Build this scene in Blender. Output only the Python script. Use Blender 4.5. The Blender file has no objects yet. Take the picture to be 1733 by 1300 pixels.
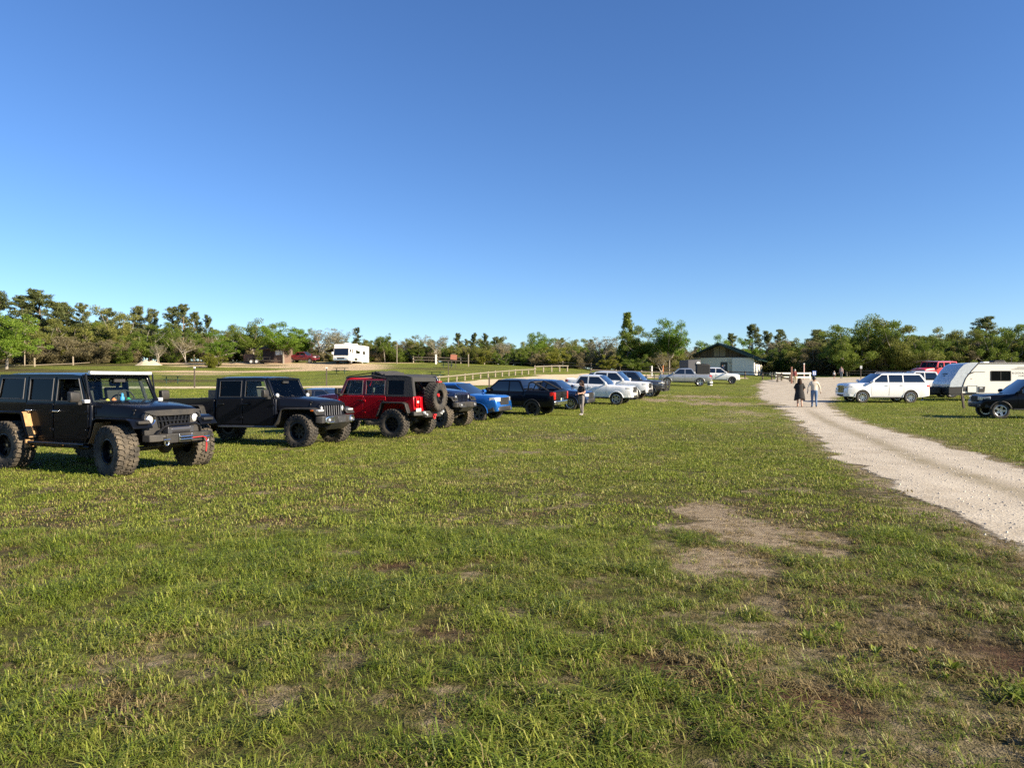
import bpy, bmesh, math, random
import numpy as np
from mathutils import Vector, Matrix, Euler
from mathutils.geometry import tessellate_polygon

random.seed(7)
RNG = np.random.default_rng(11)
scene = bpy.context.scene
COL = scene.collection
R = math.radians

# ------------------------------------------------------------------ camera, sky, sun, exposure
EYE = 1.65
SUN_DIR = Vector((0.90, -0.43, 0.0)).normalized()      # towards the sun, on the ground plane
SUN_EL = R(26)
cam_data = bpy.data.cameras.new('camera')
cam_data.sensor_width = 36.0
cam_data.lens = 24.8
cam_data.clip_start = 0.05
cam_data.clip_end = 9000
cam = bpy.data.objects.new('camera', cam_data)
cam.location = (0, 0, EYE)
cam.rotation_euler = (R(90), 0, 0)
COL.objects.link(cam)
scene.camera = cam

world = bpy.data.worlds.new('World')
scene.world = world
world.use_nodes = True
wn = world.node_tree.nodes
wl = world.node_tree.links
wn.clear()
sky = wn.new('ShaderNodeTexSky')
sky.sky_type = 'NISHITA'
sky.sun_disc = False
sky.sun_elevation = SUN_EL
sky.sun_rotation = math.atan2(SUN_DIR.x, SUN_DIR.y)
sky.altitude = 0
sky.air_density = 1.0
sky.dust_density = 0.0
sky.ozone_density = 6.0
hs = wn.new('ShaderNodeHueSaturation')
hs.inputs['Saturation'].default_value = 1.08
hs.inputs['Hue'].default_value = 0.507
bg = wn.new('ShaderNodeBackground')
bg.inputs['Strength'].default_value = 0.069
wo = wn.new('ShaderNodeOutputWorld')
wl.new(sky.outputs[0], hs.inputs['Color'])
wl.new(hs.outputs[0], bg.inputs['Color'])
wl.new(bg.outputs[0], wo.inputs['Surface'])

sun_data = bpy.data.lights.new('sun', 'SUN')
sun_data.energy = 5.0
sun_data.angle = R(0.5)
sun_data.color = (1.0, 0.86, 0.66)
sun = bpy.data.objects.new('sun', sun_data)
sd = Vector((SUN_DIR.x * math.cos(SUN_EL), SUN_DIR.y * math.cos(SUN_EL), math.sin(SUN_EL)))
sun.rotation_euler = sd.to_track_quat('Z', 'Y').to_euler()
sun.location = (40, -20, 30)
COL.objects.link(sun)

scene.view_settings.view_transform = 'Standard'
scene.view_settings.look = 'None'
scene.view_settings.gamma = 1.0
scene.view_settings.exposure = 1.35
scene.view_settings.use_curve_mapping = False
scene.cycles.max_bounces = 8
scene.cycles.transparent_max_bounces = 24
scene.cycles.use_denoising = False
scene.cycles.sample_clamp_indirect = 2.5
scene.cycles.blur_glossy = 0.6

# ------------------------------------------------------------------ noise and terrain
def _hash(ix, iy, seed):
    n = (ix.astype(np.int64) * 374761393 + iy.astype(np.int64) * 668265263 + seed * 1442695041) & 0xFFFFFFFF
    n = ((n ^ (n >> 13)) * 1274126177) & 0xFFFFFFFF
    n = n ^ (n >> 16)
    return n.astype(np.float64) / 4294967296.0

def vnoise(x, y, seed=0):
    x = np.asarray(x, float); y = np.asarray(y, float)
    ix = np.floor(x); iy = np.floor(y)
    fx = x - ix; fy = y - iy
    fx = fx * fx * (3 - 2 * fx); fy = fy * fy * (3 - 2 * fy)
    a = _hash(ix, iy, seed); b = _hash(ix + 1, iy, seed)
    c = _hash(ix, iy + 1, seed); d = _hash(ix + 1, iy + 1, seed)
    return (a * (1 - fx) + b * fx) * (1 - fy) + (c * (1 - fx) + d * fx) * fy

def fbm(x, y, seed=0, octs=4):
    s = 0; a = 0.5; t = 0
    for o in range(octs):
        s = s + a * vnoise(np.asarray(x) * 2 ** o, np.asarray(y) * 2 ** o, seed + o * 17)
        t += a; a *= 0.5
    return s / t

def sstep(a, b, x):
    t = np.clip((np.asarray(x, float) - a) / (b - a), 0, 1)
    return t * t * (3 - 2 * t)

_PD = [-900, 28, 34, 42, 55, 78, 100, 120, 140, 200, 400, 4000]
_PZ = [0, 0, 0.07, 0.30, 0.62, 1.42, 2.30, 3.10, 3.50, 4.2, 4.5, 4.5]
_ED = [-900, 36, 47, 60, 75, 92, 110, 127, 160, 4000]
_EZ = [0, 0, 0.35, 0.40, 0.50, 1.05, 1.95, 2.55, 3.0, 3.0]

def terr_np(x, y):
    x = np.asarray(x, float); y = np.asarray(y, float)
    u = x / np.maximum(y, 20.0)
    left = 1 - sstep(-0.18, 0.34, u)
    z = np.interp(y, _PD, _PZ) + left * np.interp(y, _ED, _EZ)
    k = sstep(1, 6, np.abs(y))
    z = z + k * 0.10 * (fbm(x * 0.16, y * 0.16, 3, 3) - 0.5) * (1 - sstep(20, 60, y)) + 0.02 * (fbm(x * 0.9, y * 0.9, 5, 2) - 0.5)
    z = z + sstep(60, 100, y) * 0.5 * (fbm(x * 0.05, y * 0.05, 9, 3) - 0.5)
    return z

def terr(x, y):
    return float(terr_np(np.array([x]), np.array([y]))[0])

def at(px, d):
    """a point on the ground: d metres ahead, at the bearing of column px of the photograph"""
    x = (px - 866.5) / 1192.0 * d
    return Vector((x, d, terr(x, d)))

# ------------------------------------------------------------------ material helpers
MATS = {}
def new_mat(name):
    m = bpy.data.materials.new(name)
    m.use_nodes = True
    return m, m.node_tree.nodes, m.node_tree.links, m.node_tree.nodes['Principled BSDF']

def pm(name, col, rough=0.5, metal=0.0, coat=0.0, spec=0.5, var=0.12, nscale=6.0, bump=0.0, bscale=60.0, col2=None, coat_rough=0.03, dust=0.0):
    """principled material with procedural colour and roughness variation"""
    if name in MATS:
        return MATS[name]
    m, n, l, b = new_mat(name)
    tc = n.new('ShaderNodeTexCoord')
    nz = n.new('ShaderNodeTexNoise'); nz.inputs['Scale'].default_value = nscale; nz.inputs['Detail'].default_value = 6
    l.new(tc.outputs['Object'], nz.inputs['Vector'])
    mx = n.new('ShaderNodeMix'); mx.data_type = 'RGBA'
    c2 = col2 or tuple(min(1, c * (1 + var * 2)) for c in col)
    c1 = col if col2 else tuple(c * (1 - var * 2) for c in col)
    mx.inputs['A'].default_value = (*c1, 1); mx.inputs['B'].default_value = (*c2, 1)
    l.new(nz.outputs['Fac'], mx.inputs['Factor'])
    out = mx.outputs['Result']
    if dust:
        n2 = n.new('ShaderNodeTexNoise'); n2.inputs['Scale'].default_value = 2.2; n2.inputs['Detail'].default_value = 8; n2.inputs['Roughness'].default_value = 0.7
        l.new(tc.outputs['Object'], n2.inputs['Vector'])
        mr = n.new('ShaderNodeMapRange'); mr.inputs['From Min'].default_value = 0.42; mr.inputs['From Max'].default_value = 0.75
        mr.inputs['To Max'].default_value = dust
        l.new(n2.outputs['Fac'], mr.inputs['Value'])
        m2 = n.new('ShaderNodeMix'); m2.data_type = 'RGBA'
        l.new(mr.outputs[0], m2.inputs['Factor']); l.new(out, m2.inputs['A']); m2.inputs['B'].default_value = (0.30, 0.24, 0.16, 1)
        out = m2.outputs['Result']
        r2 = n.new('ShaderNodeMapRange'); r2.inputs['To Min'].default_value = rough; r2.inputs['To Max'].default_value = min(1, rough + 0.5)
        l.new(mr.outputs[0], r2.inputs['Value']); l.new(r2.outputs[0], b.inputs['Roughness'])
    else:
        b.inputs['Roughness'].default_value = rough
    l.new(out, b.inputs['Base Color'])
    b.inputs['Metallic'].default_value = metal
    b.inputs['Coat Weight'].default_value = coat
    b.inputs['Coat Roughness'].default_value = coat_rough
    b.inputs['Specular IOR Level'].default_value = spec
    if bump:
        nb = n.new('ShaderNodeTexNoise'); nb.inputs['Scale'].default_value = bscale; nb.inputs['Detail'].default_value = 4
        l.new(tc.outputs['Object'], nb.inputs['Vector'])
        bp = n.new('ShaderNodeBump'); bp.inputs['Strength'].default_value = bump; bp.inputs['Distance'].default_value = 0.02
        l.new(nb.outputs['Fac'], bp.inputs['Height']); l.new(bp.outputs[0], b.inputs['Normal'])
    MATS[name] = m
    return m

def glass_mat(name, tint, ior=1.5):
    """thin window pane: tinted see-through plus mirror by fresnel"""
    if name in MATS:
        return MATS[name]
    m = bpy.data.materials.new(name); m.use_nodes = True
    n = m.node_tree.nodes; l = m.node_tree.links; n.clear()
    t = n.new('ShaderNodeBsdfTransparent'); t.inputs[0].default_value = (*tint, 1)
    g = n.new('ShaderNodeBsdfGlossy'); g.inputs['Roughness'].default_value = 0.01; g.inputs[0].default_value = (0.95, 0.97, 1, 1)
    f = n.new('ShaderNodeFresnel'); f.inputs['IOR'].default_value = ior
    mx = n.new('ShaderNodeMixShader'); o = n.new('ShaderNodeOutputMaterial')
    l.new(f.outputs[0], mx.inputs[0]); l.new(t.outputs[0], mx.inputs[1]); l.new(g.outputs[0], mx.inputs[2]); l.new(mx.outputs[0], o.inputs[0])
    MATS[name] = m
    return m

def leaf_mat(name, cols, transl=0.35, rough=0.55, pscale=0.35):
    """foliage: colours picked per leaf ('tint' attribute), per clump (noise) and per plant"""
    m = bpy.data.materials.new(name); m.use_nodes = True
    n = m.node_tree.nodes; l = m.node_tree.links; n.clear()
    at_ = n.new('ShaderNodeAttribute'); at_.attribute_name = 'tint'
    oi = n.new('ShaderNodeObjectInfo')
    ge = n.new('ShaderNodeNewGeometry')
    nz = n.new('ShaderNodeTexNoise'); nz.inputs['Scale'].default_value = pscale; nz.inputs['Detail'].default_value = 3
    l.new(ge.outputs['Position'], nz.inputs['Vector'])
    a1 = n.new('ShaderNodeMath'); a1.operation = 'MULTIPLY_ADD'; a1.inputs[1].default_value = 0.55; 
    l.new(at_.outputs['Fac'], a1.inputs[0])
    a2 = n.new('ShaderNodeMath'); a2.operation = 'MULTIPLY_ADD'; a2.inputs[1].default_value = 0.30; a2.inputs[2].default_value = -0.10
    l.new(oi.outputs['Random'], a2.inputs[0]); l.new(a2.outputs[0], a1.inputs[2])
    a3 = n.new('ShaderNodeMath'); a3.operation = 'MULTIPLY_ADD'; a3.inputs[1].default_value = 0.5
    l.new(nz.outputs['Fac'], a3.inputs[0]); l.new(a1.outputs[0], a3.inputs[2])
    cr = n.new('ShaderNodeValToRGB')
    e = cr.color_ramp.elements
    k = len(cols)
    e[0].position = 0.15; e[0].color = (*cols[0], 1)
    e[1].position = 0.95; e[1].color = (*cols[-1], 1)
    for i in range(1, k - 1):
        q = e.new(0.15 + 0.8 * i / (k - 1)); q.color = (*cols[i], 1)
    l.new(a3.outputs[0], cr.inputs[0])
    d = n.new('ShaderNodeBsdfPrincipled'); d.inputs['Roughness'].default_value = rough; d.inputs['Specular IOR Level'].default_value = 0.18
    t = n.new('ShaderNodeBsdfTranslucent')
    mx = n.new('ShaderNodeMixShader'); mx.inputs[0].default_value = transl
    o = n.new('ShaderNodeOutputMaterial')
    l.new(cr.outputs[0], d.inputs['Base Color']); l.new(cr.outputs[0], t.inputs[0])
    l.new(d.outputs[0], mx.inputs[1]); l.new(t.outputs[0], mx.inputs[2]); l.new(mx.outputs[0], o.inputs[0])
    MATS[name] = m
    return m

# ------------------------------------------------------------------ mesh builder
def tag(o, label=None, cat=None, group=None, kind=None):
    if label: o['label'] = label
    if cat: o['category'] = cat
    if group: o['group'] = group
    if kind: o['kind'] = kind
    return o

def empty(name, loc=(0, 0, 0), parent=None):
    o = bpy.data.objects.new(name, None)
    o.empty_display_size = 0.3
    COL.objects.link(o)
    o.location = loc
    o.parent = parent
    return o

def link_mesh(name, me, mat=None, parent=None):
    if mat and not me.materials:
        me.materials.append(mat)
    o = bpy.data.objects.new(name, me)
    COL.objects.link(o)
    o.parent = parent
    return o

class MB:
    def __init__(s):
        s.v = []; s.f = []
    def add(s, verts, faces):
        o = len(s.v)
        s.v.extend(tuple(p) for p in verts)
        s.f.extend(tuple(i + o for i in f) for f in faces)
        return s
    def box(s, c, d, rot=None):
        c = Vector(c); hx, hy, hz = d[0] / 2, d[1] / 2, d[2] / 2
        M = rot.to_matrix() if isinstance(rot, Euler) else (rot or Matrix.Identity(3))
        vs = [c + M @ Vector((x * hx, y * hy, z * hz)) for z in (-1, 1) for y in (-1, 1) for x in (-1, 1)]
        return s.add(vs, [(0, 2, 3, 1), (4, 5, 7, 6), (0, 1, 5, 4), (2, 6, 7, 3), (0, 4, 6, 2), (1, 3, 7, 5)])
    def bb(s, x0, x1, y0, y1, z0, z1):
        return s.box(((x0 + x1) / 2, (y0 + y1) / 2, (z0 + z1) / 2), (abs(x1 - x0), abs(y1 - y0), abs(z1 - z0)))
    def prism(s, poly, a, b, axis='y'):
        def P(p, h):
            return {'y': (p[0], h, p[1]), 'x': (h, p[0], p[1]), 'z': (p[0], p[1], h)}[axis]
        return s.plate(poly, [], lambda u, v, t: P((u, v), a + t), b - a)
    def plate(s, outer, holes, fn, th):
        loops = [outer] + list(holes)
        tris = tessellate_polygon([[Vector((p[0], p[1], 0)) for p in lp] for lp in loops])
        flat = [p for lp in loops for p in lp]
        n = len(flat)
        vs = [fn(p[0], p[1], 0) for p in flat] + [fn(p[0], p[1], th) for p in flat]
        fs = [tuple(t) for t in tris] + [tuple(i + n for i in reversed(t)) for t in tris]
        o = 0
        for lp in loops:
            k = len(lp)
            for i in range(k):
                j = (i + 1) % k
                fs.append((o + i, o + j, o + j + n, o + i + n))
            o += k
        return s.add(vs, fs)
    def strip(s, pts, th, y0, y1):
        """a bent sheet: polyline of (x, z) with thickness th, between y0 and y1"""
        n = len(pts); vs = []
        for i, (x, z) in enumerate(pts):
            a = Vector(pts[max(0, i - 1)]); b = Vector(pts[min(n - 1, i + 1)])
            t = (b - a).normalized(); q = Vector((t.y, -t.x))
            if q.y > 0 : q = -q
            for k in (0, th):
                for y in (y0, y1):
                    vs.append((x + q.x * k, y, z + q.y * k))
        fs = []
        for i in range(n - 1):
            o = 4 * i; p = o + 4
            fs += [(o, o + 1, p + 1, p), (o + 2, p + 2, p + 3, o + 3), (o, p, p + 2, o + 2), (o + 1, o + 3, p + 3, p + 1)]
        fs += [(0, 2, 3, 1), (4 * n - 4, 4 * n - 3, 4 * n - 1, 4 * n - 2)]
        return s.add(vs, fs)
    def cyl(s, p0, p1, r0, r1=None, n=12, caps=True):
        return s.tube([p0, p1], [r0, r0 if r1 is None else r1], n, caps)
    def tube(s, pts, r, n=8, caps=True):
        pts = [Vector(p) for p in pts]; k = len(pts)
        rr = r if isinstance(r, (list, tuple)) else [r] * k
        vs = []; prev = None
        for i, p in enumerate(pts):
            t = (pts[min(k - 1, i + 1)] - pts[max(0, i - 1)])
            t = t.normalized() if t.length > 1e-9 else Vector((0, 0, 1))
            if prev is None:
                ref = Vector((0, 0, 1)) if abs(t.z) < 0.9 else Vector((1, 0, 0))
                a = t.cross(ref).normalized()
            else:
                a = (prev - t * prev.dot(t))
                a = a.normalized() if a.length > 1e-6 else t.orthogonal().normalized()
            prev = a; b = t.cross(a)
            for j in range(n):
                g = 2 * math.pi * j / n
                vs.append(p + (a * math.cos(g) + b * math.sin(g)) * rr[i])
        fs = []
        for i in range(k - 1):
            for j in range(n):
                j2 = (j + 1) % n
                fs.append((i * n + j, i * n + j2, (i + 1) * n + j2, (i + 1) * n + j))
        if caps:
            fs.append(tuple(range(n - 1, -1, -1))); fs.append(tuple((k - 1) * n + j for j in range(n)))
        return s.add(vs, fs)
    def lathe(s, prof, c=(0, 0, 0), axis='y', n=32, closed=False):
        c = Vector(c); vs = []; k = len(prof)
        for (r, h) in prof:
            for j in range(n):
                g = 2 * math.pi * j / n; a, b = r * math.cos(g), r * math.sin(g)
                vs.append(c + Vector({'y': (a, h, b), 'x': (h, a, b), 'z': (a, b, h)}[axis]))
        fs = []
        for i in range(k if closed else k - 1):
            i2 = (i + 1) % k
            for j in range(n):
                j2 = (j + 1) % n
                fs.append((i * n + j, i * n + j2, i2 * n + j2, i2 * n + j))
        return s.add(vs, fs)
    def ball(s, c, r, n=12, m=8):
        c = Vector(c); rx, ry, rz = r if isinstance(r, (tuple, list)) else (r, r, r)
        vs = [c + Vector((0, 0, -rz))]
        for i in range(1, m):
            p = math.pi * i / m - math.pi / 2
            for j in range(n):
                g = 2 * math.pi * j / n
                vs.append(c + Vector((rx * math.cos(p) * math.cos(g), ry * math.cos(p) * math.sin(g), rz * math.sin(p))))
        vs.append(c + Vector((0, 0, rz)))
        fs = []
        for j in range(n):
            j2 = (j + 1) % n
            fs.append((0, 1 + j2, 1 + j)); e = 1 + (m - 2) * n
            fs.append((e + j, e + j2, len(vs) - 1))
            for i in range(m - 2):
                o = 1 + i * n
                fs.append((o + j, o + j2, o + n + j2, o + n + j))
        return s.add(vs, fs)
    def mesh(s, name, mat=None, smooth=35, merge=0.0, normals=True):
        me = bpy.data.meshes.new(name)
        me.from_pydata(s.v, [], s.f)
        if merge or normals:
            bm = bmesh.new(); bm.from_mesh(me)
            if merge:
                bmesh.ops.remove_doubles(bm, verts=bm.verts, dist=merge)
            if normals:
                bmesh.ops.recalc_face_normals(bm, faces=bm.faces)
            bm.to_mesh(me); bm.free()
        if smooth:
            me.polygons.foreach_set('use_smooth', [True] * len(me.polygons))
            me.set_sharp_from_angle(angle=R(smooth))
        if mat: me.materials.append(mat)
        me.update()
        return me
    def build(s, name, mat, parent=None, smooth=35, bevel=0.0, seg=2, merge=0.0, normals=True):
        o = link_mesh(name, s.mesh(name, mat, smooth, merge, normals), None, parent)
        if bevel:
            b = o.modifiers.new('bevel', 'BEVEL'); b.width = bevel; b.segments = seg; b.limit_method = 'ANGLE'; b.angle_limit = R(40)
            b.harden_normals = False
        return o

def text_mesh(body, size, name, mat, parent, M, extrude=0.002, spacing=1.0):
    cu = bpy.data.curves.new(name, 'FONT'); cu.body = body; cu.size = size; cu.extrude = extrude; cu.space_character = spacing
    t = bpy.data.objects.new(name, cu); COL.objects.link(t)
    dg = bpy.context.evaluated_depsgraph_get()
    me = bpy.data.meshes.new_from_object(t.evaluated_get(dg))
    bpy.data.objects.remove(t); bpy.data.curves.remove(cu)
    me.transform(M)
    me.materials.clear(); me.materials.append(mat)
    return link_mesh(name, me, None, parent)

def scatter(name, pts, rot, scl, idx, sources):
    """one object: meshes instanced on points (grass, gravel, far woodland)"""
    me = bpy.data.meshes.new(name)
    me.from_pydata([tuple(p) for p in pts], [], [])
    for an, ty, key, data in (('rot', 'FLOAT_VECTOR', 'vector', rot), ('scl', 'FLOAT', 'value', scl), ('idx', 'INT', 'value', idx)):
        a = me.attributes.new(an, ty, 'POINT')
        a.data.foreach_set(key, np.ascontiguousarray(data, dtype=np.int32 if ty == 'INT' else np.float32).ravel())
    o = link_mesh(name, me)
    sc = bpy.data.collections.new(name + '_sources')
    for i, (m, mt) in enumerate(sources):
        so = bpy.data.objects.new('%s_source_%02d' % (name, i), m)
        sc.objects.link(so)
    ng = bpy.data.node_groups.new(name + '_nodes', 'GeometryNodeTree')
    ng.interface.new_socket('Geometry', in_out='INPUT', socket_type='NodeSocketGeometry')
    ng.interface.new_socket('Geometry', in_out='OUTPUT', socket_type='NodeSocketGeometry')
    N = ng.nodes; L = ng.links
    gi = N.new('NodeGroupInput'); go = N.new('NodeGroupOutput')
    ci = N.new('GeometryNodeCollectionInfo'); ci.inputs['Collection'].default_value = sc
    ci.inputs['Separate Children'].default_value = True; ci.inputs['Reset Children'].default_value = True
    ip = N.new('GeometryNodeInstanceOnPoints'); ip.inputs['Pick Instance'].default_value = True
    def na(nm, ty):
        q = N.new('GeometryNodeInputNamedAttribute'); q.data_type = ty; q.inputs['Name'].default_value = nm
        return next(s for s in q.outputs if s.enabled and s.name == 'Attribute')
    er = N.new('FunctionNodeEulerToRotation')
    L.new(gi.outputs[0], ip.inputs['Points']); L.new(ci.outputs[0], ip.inputs['Instance'])
    L.new(na('idx', 'INT'), ip.inputs['Instance Index'])
    L.new(na('rot', 'FLOAT_VECTOR'), er.inputs[0]); L.new(er.outputs[0], ip.inputs['Rotation'])
    L.new(na('scl', 'FLOAT'), ip.inputs['Scale'])
    L.new(ip.outputs[0], go.inputs[0])
    md = o.modifiers.new('scatter', 'NODES'); md.node_group = ng
    return o
# ------------------------------------------------------------------ ground masks (world metres)
ROAD = [(6.3, -60, 1.7), (6.3, 3, 1.7), (6.9, 7.5, 1.62), (8.4, 14, 1.5), (10.5, 20.5, 1.45), (13.1, 29, 1.2), (15.4, 36, 1.15), (18.0, 44, 1.5),
        (21.6, 54, 2.5), (27.5, 65, 4.0), (34, 79, 6.0), (41, 93, 6.5), (52, 104, 4.5), (80, 110, 4.0), (150, 112, 4.0)]
TRACK = [(-60, 62, 1.2), (-25, 63, 1.3), (-11, 66, 1.6), (-4.5, 72, 2.2), (1, 80, 3.2), (8, 91, 4.4), (15, 99, 4.6), (24, 103, 3.0), (36, 100, 3.0)]

def dist_poly(x, y, pl):
    """signed distance (minus half width) to a polyline of varying width"""
    best = np.full(np.shape(x), 1e9)
    for (x0, y0, w0), (x1, y1, w1) in zip(pl[:-1], pl[1:]):
        dx, dy = x1 - x0, y1 - y0
        t = np.clip(((x - x0) * dx + (y - y0) * dy) / (dx * dx + dy * dy), 0, 1)
        d = np.hypot(x - x0 - t * dx, y - y0 - t * dy) - (w0 + t * (w1 - w0))
        best = np.minimum(best, d)
    return best

def road_mask(x, y):
    sc = np.clip(np.asarray(y) / 30.0, 0.6, 2.0)
    d = dist_poly(x, y, ROAD) + (fbm(x * 1.3, y * 1.3, 21, 5) - 0.5) * 1.5 * sc
    return d

def track_mask(x, y):
    return dist_poly(x, y, TRACK) + (fbm(x * 0.35, y * 0.35, 23, 4) - 0.5) * 3.2

BARE = [(2.6, 7.9, 0.9, 1.1, 1.0), (2.0, 6.6, 0.75, 0.6, 0.9), (2.5, 9.2, 0.9, 0.7, 0.75), (1.9, 4.6, 1.2, 1.2, 0.40), (2.3, 3.2, 1.4, 0.9, 0.36),
        (13.5, 45, 3.2, 2.6, 0.9), (10.5, 49, 3.5, 3.0, 0.75), (12, 36, 2.2, 4.5, 0.55),
        (14.5, 55, 5, 3, 0.7), (9.5, 31, 2.0, 3.5, 0.4), (0.3, 17, 1.0, 0.6, 0.5), (-2.2, 9.5, 0.5, 0.3, 0.4), (-2.3, 4.2, 0.6, 0.5, 0.45), (1.4, 22, 2.5, 1.2, 0.4), (20.5, 33.6, 3, .7, .5)]

def bare_mask(x, y):
    x = np.asarray(x, float); y = np.asarray(y, float)
    m = np.zeros(np.shape(x))
    wob = (fbm(x * 2.6, y * 2.6, 31, 5) - 0.5)
    for cx, cy, rx, ry, k in BARE:
        q = np.hypot((x - cx) / rx, (y - cy) / ry) + wob * 2.2
        m = np.maximum(m, k * (1 - sstep(0.05, 1.35, q)))
    near = sstep(0.58, 0.76, fbm(x * 2.9, y * 2.9, 33, 5)) * 0.45
    m = np.maximum(m, near * (1 - sstep(25, 60, y)))
    # tired turf along the road edges
    rd = dist_poly(x, y, ROAD)
    m = np.maximum(m, 0.55 * (1 - sstep(0.0, 0.9, rd + wob * 1.2)))
    return np.clip(m, 0, 1)

SCAR = [(-0.95, 6.4, 0.42, 0.24), (-0.49, 4.6, 0.30, 0.22), (-2.9, 8.6, 0.4, 0.22), (0.9, 4.0, 0.3, 0.2), (1.5, 3.6, 0.35, 0.25), (0.15, 9.0, 0.4, 0.2), (-2.0, 3.6, 0.3, 0.2), (2.9, 4.2, 0.4, 0.3)]
def scar_mask(x, y):
    m = np.zeros(np.shape(x)); wob = (fbm(np.asarray(x) * 4, np.asarray(y) * 4, 37, 4) - 0.5)
    for cx, cy, rx, ry in SCAR:
        m = np.maximum(m, 1 - sstep(0.4, 1.3, np.hypot((x - cx) / rx, (y - cy) / ry) + wob * 2.0))
    return m

def hill_sand(x, y):
    """pale washed-out sand streaks on the slope below the camper"""
    u = x / np.maximum(y, 1)
    w = sstep(-0.56, -0.46, u) * (1 - sstep(-0.27, -0.12, u)) * sstep(86, 97, y) * (1 - sstep(113, 118, y))
    s = sstep(0.45, 0.60, fbm(x * 0.045 + 3, y * 0.33, 41, 4))
    k = sstep(-0.75, -0.5, u) * (1 - sstep(-0.22, -0.05, u)) * sstep(112, 115, y) * (1 - sstep(121, 125, y)) * 0.7
    return np.clip(np.maximum(w * s, k * sstep(.42, .6, fbm(x * .12, y * .3, 43, 3))), 0, 1)

def dry_mask(x, y):
    return sstep(0.40, 0.70, fbm(x * 0.35, y * 0.35, 51, 4))

# ------------------------------------------------------------------ ground sheet
def ramp_nodes(n, l, src, stops):
    cr = n.new('ShaderNodeValToRGB'); e = cr.color_ramp.elements
    e[0].position = stops[0][0]; e[0].color = (*stops[0][1], 1)
    e[1].position = stops[-1][0]; e[1].color = (*stops[-1][1], 1)
    for p, c in stops[1:-1]:
        q = e.new(p); q.color = (*c, 1)
    l.new(src, cr.inputs[0]); return cr.outputs[0]

def noise_node(n, l, vec, scale, detail=6, rough=0.6):
    q = n.new('ShaderNodeTexNoise'); q.inputs['Scale'].default_value = scale; q.inputs['Detail'].default_value = detail
    q.inputs['Roughness'].default_value = rough
    l.new(vec, q.inputs['Vector']); return q.outputs['Fac']

def mixc(n, l, fac, a, b):
    m = n.new('ShaderNodeMix'); m.data_type = 'RGBA'
    if isinstance(fac, float): m.inputs['Factor'].default_value = fac
    else: l.new(fac, m.inputs['Factor'])
    for k, s in (('A', a), ('B', b)):
        if isinstance(s, tuple): m.inputs[k].default_value = (*s, 1)
        else: l.new(s, m.inputs[k])
    return m.outputs['Result']

def attr(n, name):
    q = n.new('ShaderNodeAttribute'); q.attribute_name = name; return q.outputs['Fac']

def mathn(n, l, op, a, b=None, c=None):
    q = n.new('ShaderNodeMath'); q.operation = op
    for i, s in enumerate((a, b, c)):
        if s is None: continue
        if isinstance(s, (int, float)): q.inputs[i].default_value = s
        else: l.new(s, q.inputs[i])
    return q.outputs[0]

def ground_material():
    m, n, l, b = new_mat('turf')
    ge = n.new('ShaderNodeNewGeometry'); pos = ge.outputs['Position']
    g1 = noise_node(n, l, pos, 0.55, 8, 0.65); g2 = noise_node(n, l, pos, 9.0, 6, 0.7); g3 = noise_node(n, l, pos, 70.0, 3, 0.6)
    green = ramp_nodes(n, l, g1, [(0.30, (0.100, 0.135, 0.018)), (0.52, (0.155, 0.185, 0.026)), (0.72, (0.225, 0.222, 0.045))])
    shaded_thatch = ramp_nodes(n, l, g2, [(0.30, (0.024, 0.021, 0.011)), (0.50, (0.058, 0.048, 0.023)), (0.70, (0.150, 0.110, 0.058))])  # thatch, darkened so its colour stands for shade in gaps between tufts
    dirt = ramp_nodes(n, l, g2, [(0.30, (0.15, 0.112, 0.072)), (0.55, (0.30, 0.24, 0.16)), (0.75, (0.43, 0.36, 0.25))])
    sand = ramp_nodes(n, l, g2, [(0.30, (0.38, 0.28, 0.165)), (0.70, (0.54, 0.42, 0.27))])
    tfac = mathn(n, l, 'MULTIPLY_ADD', g3, 0.9, attr(n, 'shaded_thatch'))
    tfac = mathn(n, l, 'SUBTRACT', tfac, 0.45); 
    col = mixc(n, l, mathn(n, l, 'MINIMUM', mathn(n, l, 'MAXIMUM', tfac, 0.0), 1.0), green, shaded_thatch)
    dfac = mathn(n, l, 'MULTIPLY_ADD', g2, 0.8, attr(n, 'bare')); dfac = mathn(n, l, 'SUBTRACT', dfac, 0.55)
    dr = n.new('ShaderNodeMapRange'); dr.inputs['From Min'].default_value = 0.02; dr.inputs['From Max'].default_value = 0.45; l.new(dfac, dr.inputs['Value'])
    col = mixc(n, l, dr.outputs[0], col, dirt)
    sf = mathn(n, l, 'MULTIPLY_ADD', g2, 0.7, attr(n, 'sand')); sf = mathn(n, l, 'SUBTRACT', sf, 0.5)
    sr = n.new('ShaderNodeMapRange'); sr.inputs['From Min'].default_value = 0.05; sr.inputs['From Max'].default_value = 0.4; l.new(sf, sr.inputs['Value'])
    col = mixc(n, l, sr.outputs[0], col, sand)
    col = mixc(n, l, mathn(n, l, 'MULTIPLY', attr(n, 'scar'), 0.9), col, ramp_nodes(n, l, g2, [(0.3, (0.030, 0.018, 0.011)), (0.7, (0.120, 0.066, 0.038))]))
    l.new(col, b.inputs['Base Color']); b.inputs['Roughness'].default_value = 0.95; b.inputs['Specular IOR Level'].default_value = 0.1
    bp = n.new('ShaderNodeBump'); bp.inputs['Strength'].default_value = 0.9; bp.inputs['Distance'].default_value = 0.05
    h = mathn(n, l, 'ADD', g2, g3); l.new(h, bp.inputs['Height']); l.new(bp.outputs[0], b.inputs['Normal'])
    return m

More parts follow.
